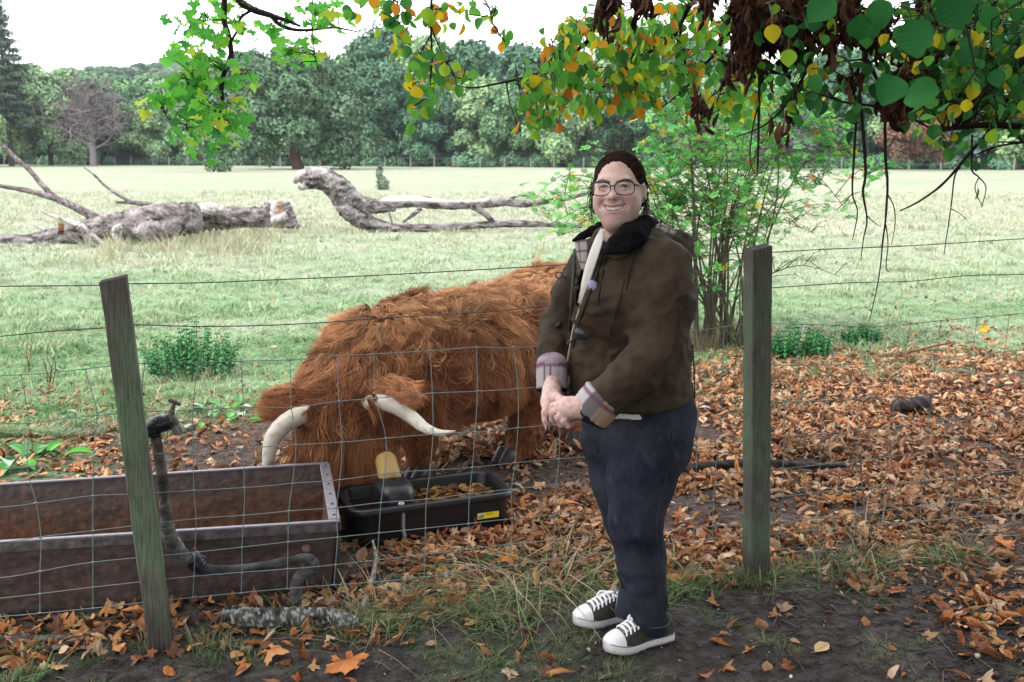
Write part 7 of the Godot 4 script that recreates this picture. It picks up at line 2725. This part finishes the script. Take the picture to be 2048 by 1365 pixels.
	for q in [[1668, 8, 0.075, -2.4, 0.15], [1748, 12, 0.066, 2.7, 0.2], [1722, 40, 0.066, 3.1, -0.3], [1822, 50, 0.088, 2.9, 0.1], [1890, 0, 0.09, 2.6, -0.2], [1795, 165, 0.078, -2.7, 0.9], [1925, 105, 0.045, 2.8, 0.2], [1880, 195, 0.086, -1.7, -0.2], [1965, 30, 0.05, 2.4, 0.1], [1990, 150, 0.042, 2.9, -0.1]]:
		var p := at(q[0], q[1] - 12, 1.95)
		var lf := put("leaf", wide[r.randi() % 2], big[r.randi() % 3], bigs)
		var face := (EYE - p).normalized()
		var down := Vector3(sin(q[3]), cos(q[3]), 0)
		down = (down - face * down.dot(face) + face * (q[4] as float)).normalized()
		var nrm := (face + Vector3(0.3 * q[4], 0.55, 0)).normalized()
		nrm = (nrm - down * nrm.dot(down)).normalized()
		lf.transform = Transform3D(Basis(nrm.cross(down), nrm, down).scaled_local(Vector3.ONE * (q[2] as float) * 0.86), p)
		var sh := Sh.new()
		tube(sh, [p - down * 0.045, p - down * 0.06 + Vector3(0, 0.03, 0), p + Vector3(0.03, 0.12, 0.02)], [0.0014, 0.0016, 0.0022], 5, dk)
		put("stalk", sh, bark, bigs)
	# dead brown bunches
	var dead := thing("dead_leaf_bunches", "bunches of withered dark brown leaves hanging along the top of the bough", "leaves")
	dry_leaves()
	var bt := leaf_tones([lin(0.075, 0.034, 0.020), lin(0.05, 0.024, 0.016), lin(0.11, 0.052, 0.03), lin(0.035, 0.018, 0.014)], 0.5)
	var spots := []
	for q in [[1415, 10, 10], [1485, 20, 22], [1490, 60, 24], [1500, 95, 22], [1488, 125, 14], [1475, 150, 6], [1530, 20, 20], [1545, 60, 20], [1555, 90, 10], [1535, 150, 2], [1590, 20, 22], [1600, 60, 20], [1590, 95, 14], [1580, 120, 5], [1640, 20, 18], [1640, 60, 14], [1655, 90, 6], [1665, 110, 3], [1695, 30, 12], [1700, 70, 9], [1740, 60, 6], [1755, 90, 8], [1765, 60, 6], [1850, 15, 8], [1880, 60, 8], [1870, 95, 9], [1850, 130, 10], [1825, 165, 12], [1812, 200, 12], [1800, 225, 6], [1405, 230, 5], [1215, 5, 8], [1225, 25, 4], [1285, 10, 6], [1207, 50, 2], [1575, 255, 2], [1705, 185, 3], [1775, 220, 5]]:
		for i in int(q[2] * 4.6): spots.append(at(q[0] + r.randfn() * 12, q[1] + r.randfn() * 17 - 14, 3.2 + r.randfn() * 0.12))
	hang(dead, [dead_meshes[0], dead_meshes[2], dead_meshes[4], dead_meshes[6], dead_meshes[8]], bt, spots, 0.56, 1.5, r)

	# the crown overhead, out of the picture, that shades the fence and the person
	var tree := thing("lime_tree", "large lime tree overhead that shades the path and the fence", "tree", Vector3(3.4, 0, 2.4))
	var ts := Sh.new()
	tube(ts, [Vector3(0, -0.1, 0), Vector3(0.05, 1.2, 0), Vector3(-0.1, 3.2, -0.1), Vector3(0, 7.5, 0)], [0.55, 0.42, 0.36, 0.2], 14, lin(0.06, 0.05, 0.042), 0.15)
	put("trunk", ts, bark, tree)
	for q in [[-4.2, -4.0], [0.6, -5.0], [-5.5, 0.8], [4.0, -0.5], [0.5, 4.5], [-3.0, 3.4], [3.2, -3.6]]:
		var ls := Sh.new()
		var end := Vector3(q[0], r.randf_range(4.6, 5.4), q[1])
		var pts := spline([Vector3(0, 3.0, 0), Vector3(q[0] * 0.3, 4.3, q[1] * 0.3), end * 0.65 + Vector3(0, 1.6, 0), end], 5)
		tube(ls, pts, ramp([0.17, 0.12, 0.08, 0.03], pts.size()), 9, lin(0.05, 0.042, 0.036), 0.15)
		put("limb", ls, bark, tree)
	var cw := []
	var cc := []
	var bunch := Sh.new()
	for i in 26:
		var d := Vector3(r.randfn(), r.randfn() * 0.6, r.randfn()) * 0.28
		var lf2 := leaf(0.13, width_of([0.0, 0.7, 1.0, 0.8, 0.1], 0.46), 3, -0.4, 0.3, 0.0, W, W)
		bunch.join(lf2, Transform3D(Basis.from_euler(Vector3(r.randf_range(0.2, 1.2), r.randf() * TAU, r.randf_range(-0.5, 0.5))), d))
	for i in CANOPY:
		var x := r.randf_range(-5.5, 9.0)
		var z := r.randf_range(-4.1, 8.0)
		var y := r.randf_range(2.9, 5.6)
		if z < -3.5: y += 0.35
		if Vector2(x - 1.7, z - 1.0).length() > 7.5: continue
		cw.append(Transform3D(Basis.from_euler(Vector3(0, r.randf() * TAU, 0)), Vector3(x, y, z) - Vector3(3.4, 0, 2.4)))
		cc.append(blend(lin(0.04, 0.13, 0.04), lin(0.08, 0.2, 0.05), r.randf()))
	var cm := vmat(0.6, 0.3)
	cm.backlight_enabled = true
	cm.backlight = Color(0.6, 0.6, 0.6)
	copies("crown", bunch.mesh(), cm, cw, cc, tree)
# ---------------------------------------------------------------- fallen leaves, sticks and small things

func build_litter() -> void:
	dry_leaves()
	var tones := [lin(0.36, 0.135, 0.040), lin(0.27, 0.095, 0.035), lin(0.42, 0.20, 0.075), lin(0.20, 0.075, 0.035), lin(0.45, 0.27, 0.135), lin(0.33, 0.12, 0.05), lin(0.14, 0.065, 0.04), lin(0.48, 0.34, 0.22)]
	var mats := leaf_tones(tones, 0.3)
	for m in mats: m.roughness = 0.75
	var r := RandomNumberGenerator.new()
	r.seed = 17
	var spots := []
	var tries := 0
	while spots.size() < 23000 and tries < 150000:
		tries += 1
		var D := 2.45 + 7.0 * pow(r.randf(), 1.25)
		if r.randf() < 0.08: D = r.randf_range(8.0, 15.0)
		var x := r.randf_range(-0.6, 0.66) * (D + 0.9)
		if r.randf() > leafy(x, -D): continue
		if Vector2(x - 0.36, D - 3.05).length() < 0.24: continue
		spots.append(Vector2(x, D))
	spots.sort_custom(func(a, b): return a.y < b.y)
	var where := {}
	var tint := {}
	var ground := get_node("ground")
	for i in spots.size():
		var x: float = spots[i].x
		var D: float = spots[i].y
		var k := r.randi() % dead_meshes.size()
		var size := r.randf_range(0.24, 0.92)
		var deep := leafy(x, -D)
		if D < 3.3: size = r.randf_range(0.4, 0.85) if deep < 0.3 else r.randf_range(0.4, 1.05)
		var b := Basis(Vector3.UP, r.randf() * TAU) * Basis.from_euler(Vector3(r.randfn() * 0.28, 0, r.randfn() * 0.35))
		if r.randf() < 0.35: b = b * Basis(Vector3.BACK, PI)
		var t := Transform3D(b.scaled_local(Vector3.ONE * size), Vector3(x, lie(x, -D) + 0.010 + r.randf() * 0.04 * deep, -D))
		var pale := r.randf() < clampf((D - 3.4) * 0.4, 0.0, 0.5)
		if i < 300:
			put("fallen_leaf", dead_meshes[k], mats[r.randi() % 8], ground).transform = t
			continue
		if not where.has(k):
			where[k] = []
			tint[k] = []
		where[k].append(t)
		var c: Color = tones[r.randi() % 8]
		if pale: c = blend(c, lin(0.50, 0.33, 0.21), 0.55)
		c = blend(c, lin(0.15, 0.085, 0.05), clampf(patch(x, -D, 1.3, 3.0) * 1.6 + (0.25 if D < 4.6 and x > 0.9 else 0.0), 0.0, 0.5))
		tint[k].append(c * r.randf_range(0.7, 1.2))
	for k in where: copies("leaf_litter", dead_meshes[k], leaf_mat(), where[k], tint[k])
	# crumbs of soil, bark and chaff
	var crumb := Sh.new()
	tube(crumb, [Vector3(-0.5, 0, 0), Vector3(0, 0.1, 0.1), Vector3(0.5, 0, 0)], [0.25, 0.45, 0.2], 5)
	var cw := []
	var cc := []
	for i in 7000:
		var D := 2.5 + 2.6 * r.randf()
		var x := r.randf_range(-0.58, 0.6) * (D + 0.5)
		var s := r.randf_range(0.002, 0.007) * (1.0 if r.randf() < 0.93 else 2.2)
		cw.append(Transform3D(Basis.from_euler(Vector3(r.randf(), r.randf() * TAU, r.randf())).scaled_local(Vector3(s * r.randf_range(0.8, 2.5), s, s)), Vector3(x, lie(x, -D) + s * 0.3, -D)))
		var c := blend(lin(0.03, 0.024, 0.022), lin(0.085, 0.065, 0.052), r.randf())
		if r.randf() < 0.06: c = lin(0.36, 0.31, 0.25)
		cc.append(c)
	copies("soil_crumbs", crumb.mesh(), vmat(0.95, 0.15), cw, cc)
	var fw := []
	var fc := []
	for i in 16000:  # broken leaf between the leaves
		var D := 3.3 + 4.2 * r.randf()
		var x := r.randf_range(-0.3, 0.64) * (D + 0.5)
		if r.randf() > leafy(x, -D) * 1.3: continue
		var s := r.randf_range(0.006, 0.02)
		fw.append(Transform3D(Basis.from_euler(Vector3(r.randfn() * 0.5, r.randf() * TAU, r.randfn() * 0.5)).scaled_local(Vector3(s * r.randf_range(0.8, 2.0), s * 0.25, s)), Vector3(x, lie(x, -D) + 0.006 + r.randf() * 0.02, -D)))
		fc.append((tones[r.randi() % 8] as Color) * r.randf_range(0.5, 1.1))
	copies("leaf_crumbs", crumb.mesh(), vmat(0.85, 0.2), fw, fc)
	var sw := []
	var sc := []
	for i in 1500:  # bits of twig, thickest at the lower right
		var D := r.randf_range(2.5, 3.7)
		var x := r.randf_range(0.9, 2.6)
		if i % 4 == 0: x = r.randf_range(-2.0, 2.2)
		if x < 1.3 and r.randf() < 0.6 and i % 4: continue
		var l := r.randf_range(0.02, 0.1)
		sw.append(Transform3D(Basis.from_euler(Vector3(r.randfn() * 0.12, r.randf() * TAU, r.randfn() * 0.15)).scaled_local(Vector3(l, 0.006, 0.006)), Vector3(x, lie(x, -D) + 0.006, -D)))
		sc.append(blend(lin(0.035, 0.028, 0.025), lin(0.12, 0.095, 0.08), r.randf() * r.randf() * 1.3))
	copies("twig_litter", crumb.mesh(), vmat(0.9, 0.2), sw, sc)

func big_leaf(label: String, px: float, py: float, mesh: Mesh, c: Color, size: float, turn: Vector3, lift := 0.012) -> void:
	var m := vmat(0.75, 0.3)
	m.albedo_color = c.linear_to_srgb()
	m.backlight_enabled = true
	m.backlight = Color(0.3, 0.3, 0.3)
	var o := put("fallen_leaf", mesh, m)
	tag(o, label, "leaf")
	var p := on(px, py)
	p.y = lie(p.x, p.z) + lift
	o.transform = Transform3D(Basis.from_euler(turn).scaled_local(Vector3.ONE * size), p)

func lichen(c: Color, c2: Color, c3: Color) -> Callable:
	return func(p: Vector3, t: float, ang: float) -> Color:
		var s := wob.get_noise_3dv(p * 38.0) + 0.6 * wob.get_noise_3dv(p * 110.0)
		var k := wob.get_noise_3dv(p * 14.0 + Vector3(5, 1, 2))
		return blend(blend(c, c2, clampf(k * 2.0, 0.0, 1.0)), c3, clampf(s * 3.0 - 0.4, 0.0, 0.9))

func stick(called: String, label: String, list: Array, radii: Array, c: Color, c2: Color, c3: Color, knob := 0.25, lift := 0.0) -> Node3D:
	var o := thing(called, label, "stick")
	var pts := []
	for q in list:
		var p := on(q[0], q[1])
		p.y = lie(p.x, p.z) + (q[2] if q.size() > 2 else 0.01) + lift
		pts.append(p)
	var line := spline(pts, 8 if called != "lichened_log" else 30)
	var sh := Sh.new()
	tube(sh, line, ramp(radii, line.size()), 10 if called != "lichened_log" else 26, Color.WHITE, knob, 1.0, lichen(c, c2, c3) if called == "lichened_log" else bark_tint(c, c2, c3, 18.0))
	var m := vmat(0.95, 0.2)
	rough_up(m, grain(21, 0.02, Color.BLACK, Color.WHITE, 512, 5), 5.0, 0.4)
	put("bark", sh, m, o)
	return o

func build_small_things() -> void:
	big_leaf("big orange maple leaf on the soil below the lichened log", 690, 1338, dead_meshes[3], lin(0.44, 0.16, 0.05), 1.45, Vector3(0.25, 0.5, 0.1), 0.03)
	big_leaf("flat beige oval leaf alone on the bare dark soil", 1638, 1308, dead_meshes[1], lin(0.46, 0.34, 0.18), 0.75, Vector3(0.0, 2.1, 0.0))
	big_leaf("tan curled leaf lying left of the foot of the left post", 240, 1302, dead_meshes[1], lin(0.44, 0.22, 0.09), 0.75, Vector3(0.1, 0.4, 0.1))
	big_leaf("orange leaf pair between the left post and the big maple leaf", 548, 1318, dead_meshes[5], lin(0.46, 0.22, 0.08), 1.1, Vector3(0.1, 1.2, 0.1), 0.03)
	big_leaf("upright orange leaf left of the lone orange leaf pair", 470, 1322, dead_meshes[1], lin(0.48, 0.24, 0.09), 0.7, Vector3(0.35, 2.8, 0.0), 0.02)
	big_leaf("orange brown leaf hanging in the wire left of the right post", 1470, 985, dead_meshes[0], lin(0.45, 0.19, 0.05), 0.85, Vector3(1.35, 0.3, 0.2), 0.16)
	big_leaf("orange two lobed leaf caught in the straw below the drinking trough", 1020, 1140, dead_meshes[5], lin(0.42, 0.19, 0.05), 0.8, Vector3(0.9, 0.2, 0.0), 0.05)
	big_leaf("rust coloured maple leaf near the right edge of the soil", 2005, 1105, dead_meshes[3], lin(0.45, 0.17, 0.05), 1.1, Vector3(0.3, 2.0, 0.2), 0.03)
	big_leaf("long curled tan leaf on the twigs at the right", 1805, 1082, dead_meshes[0], lin(0.40, 0.24, 0.12), 1.05, Vector3(0.1, 1.2, 0.4), 0.03)
	big_leaf("broken orange leaf at the right foot of the right post", 1590, 1090, dead_meshes[3], lin(0.42, 0.17, 0.05), 1.1, Vector3(0.6, 2.4, 0.3), 0.04)
	big_leaf("single orange leaf on the trodden soil before the grass tufts", 960, 1292, dead_meshes[4], lin(0.44, 0.21, 0.08), 0.6, Vector3(0.1, 0.8, 0.1))
	big_leaf("bright yellow leaf held up by the netting at the right", 1966, 668, dead_meshes[3], lin(0.62, 0.36, 0.03), 1.15, Vector3(1.2, 0.3, 0.2), 0.06)
	var lg := stick("lichened_log", "short mossy grey log with pale lichen in front of the steel trough", [[452, 1252, 0.035], [520, 1258, 0.035], [600, 1256, 0.035], [660, 1255, 0.032], [716, 1262, 0.02]], [0.032, 0.037, 0.036, 0.034, 0.024], lin(0.075, 0.072, 0.062), lin(0.022, 0.02, 0.018), lin(0.30, 0.33, 0.31), 0.15)
	var cut := Sh.new()
	var e := on(452, 1252)
	e.y = 0.035
	tube(cut, [e + Vector3(0.004, 0, 0), e - Vector3(0.008, 0, 0.0)], [0.028, 0.029], 12, lin(0.12, 0.10, 0.08))
	put("cut_end", cut, vmat(0.95), lg)
	stick("dead_branch", "grey stick under the trough's left end, longest of the pair", [[-40, 1292], [40, 1278], [110, 1282], [160, 1280]], [0.016, 0.018, 0.016, 0.008], lin(0.10, 0.09, 0.08), lin(0.04, 0.035, 0.03), lin(0.22, 0.2, 0.18))
	stick("dead_branch", "dark stick with a pale broken end crossing the grey stick", [[66, 1304], [110, 1300], [160, 1288], [182, 1276]], [0.014, 0.013, 0.012, 0.007], lin(0.045, 0.04, 0.038), lin(0.02, 0.02, 0.018), lin(0.28, 0.26, 0.24))
	stick("dead_branch", "long black branch lying behind the right post", [[1340, 962, 0.05], [1400, 955, 0.055], [1470, 945, 0.055], [1540, 944, 0.055], [1620, 948, 0.05], [1690, 945, 0.04]], [0.019, 0.022, 0.022, 0.02, 0.018, 0.010], lin(0.040, 0.034, 0.033), lin(0.018, 0.016, 0.016), lin(0.09, 0.08, 0.08), 0.12)
	stick("dead_branch", "thin upright dead stem in the netting right of the right post", [[1735, 1062, 0.0], [1728, 1040, 0.06], [1720, 1010, 0.13], [1716, 990, 0.22]], [0.005, 0.004, 0.004, 0.003], lin(0.08, 0.045, 0.04), lin(0.03, 0.02, 0.02), lin(0.12, 0.08, 0.07), 0.1)
	stick("dead_branch", "bleached stick leaning in the straw by the trough end", [[725, 1222, 0.01], [740, 1190, 0.03], [752, 1150, 0.05], [746, 1110, 0.06]], [0.011, 0.009, 0.008, 0.004], lin(0.25, 0.23, 0.2), lin(0.10, 0.09, 0.08), lin(0.42, 0.4, 0.37), 0.2)
	stick("dead_branch", "small dark stick against the foot of the right post", [[1450, 1126], [1480, 1142], [1530, 1156]], [0.006, 0.007, 0.004], lin(0.10, 0.085, 0.075), lin(0.05, 0.04, 0.035), lin(0.2, 0.18, 0.16))
	stick("log_piece", "dark broken piece of log among the leaves at the right", [[1790, 830, 0.05], [1815, 828, 0.055], [1852, 823, 0.06]], [0.042, 0.046, 0.05], lin(0.05, 0.042, 0.042), lin(0.02, 0.018, 0.018), lin(0.14, 0.12, 0.12), 0.25)
	stick("dead_branch", "forked pale twig on the leaves beyond the right post", [[1790, 718, 0.02], [1850, 712, 0.06], [1910, 704, 0.08]], [0.008, 0.008, 0.004], lin(0.12, 0.05, 0.035), lin(0.05, 0.03, 0.02), lin(0.2, 0.11, 0.08))
	# wood chips and pebbles that can be told apart
	for q in [[640, 1212, 0.028, 0.014, "pale square wood chip below the lagged hose", "wood chip", lin(0.45, 0.37, 0.27)], [258, 1262, 0.026, 0.012, "cream wood chip left of the left post", "wood chip", lin(0.50, 0.43, 0.32)], [240, 1278, 0.008, 0.007, "small white pebble below the cream wood chip", "pebble", lin(0.6, 0.58, 0.52)], [1953, 1318, 0.011, 0.009, "round cream nut on the soil at the lower right", "nut", lin(0.48, 0.44, 0.28)], [1992, 1355, 0.013, 0.010, "dull red conker in the lower right corner", "conker", lin(0.10, 0.04, 0.045)], [35, 902, 0.03, 0.02, "grey green stone by the dock plant", "stone", lin(0.16, 0.17, 0.15)], [1582, 1352, 0.006, 0.005, "tiny white pebble near the bottom edge", "pebble", lin(0.6, 0.58, 0.55)], [1950, 1262, 0.02, 0.008, "pale curled husk at the right of the soil", "husk", lin(0.36, 0.33, 0.26)]]:
		var f := Field.new()
		var p := on(q[0], q[1])
		p.y = lie(p.x, p.z) + q[3] * 0.6
		f.ell(Vector3.ZERO, Vector3(q[2], q[3], q[2] * 0.8), 0.001, Basis(Vector3.UP, q[0] * 0.1))
		f.extra = func(x: Vector3, m: float) -> float: return m + q[3] * 0.35 * wob.get_noise_3dv(x * 30.0 + p * 7.0)
		var lim: float = q[2] * 1.5
		var sh := net(f, Vector3.ONE * -lim, Vector3.ONE * lim, q[2] / 5.0)
		for i in sh.c.size(): sh.c[i] = q[6]
		var o := put((q[5] as String).replace(" ", "_"), sh, vmat(0.8, 0.3))
		o.position = p
		tag(o, q[4], q[5])
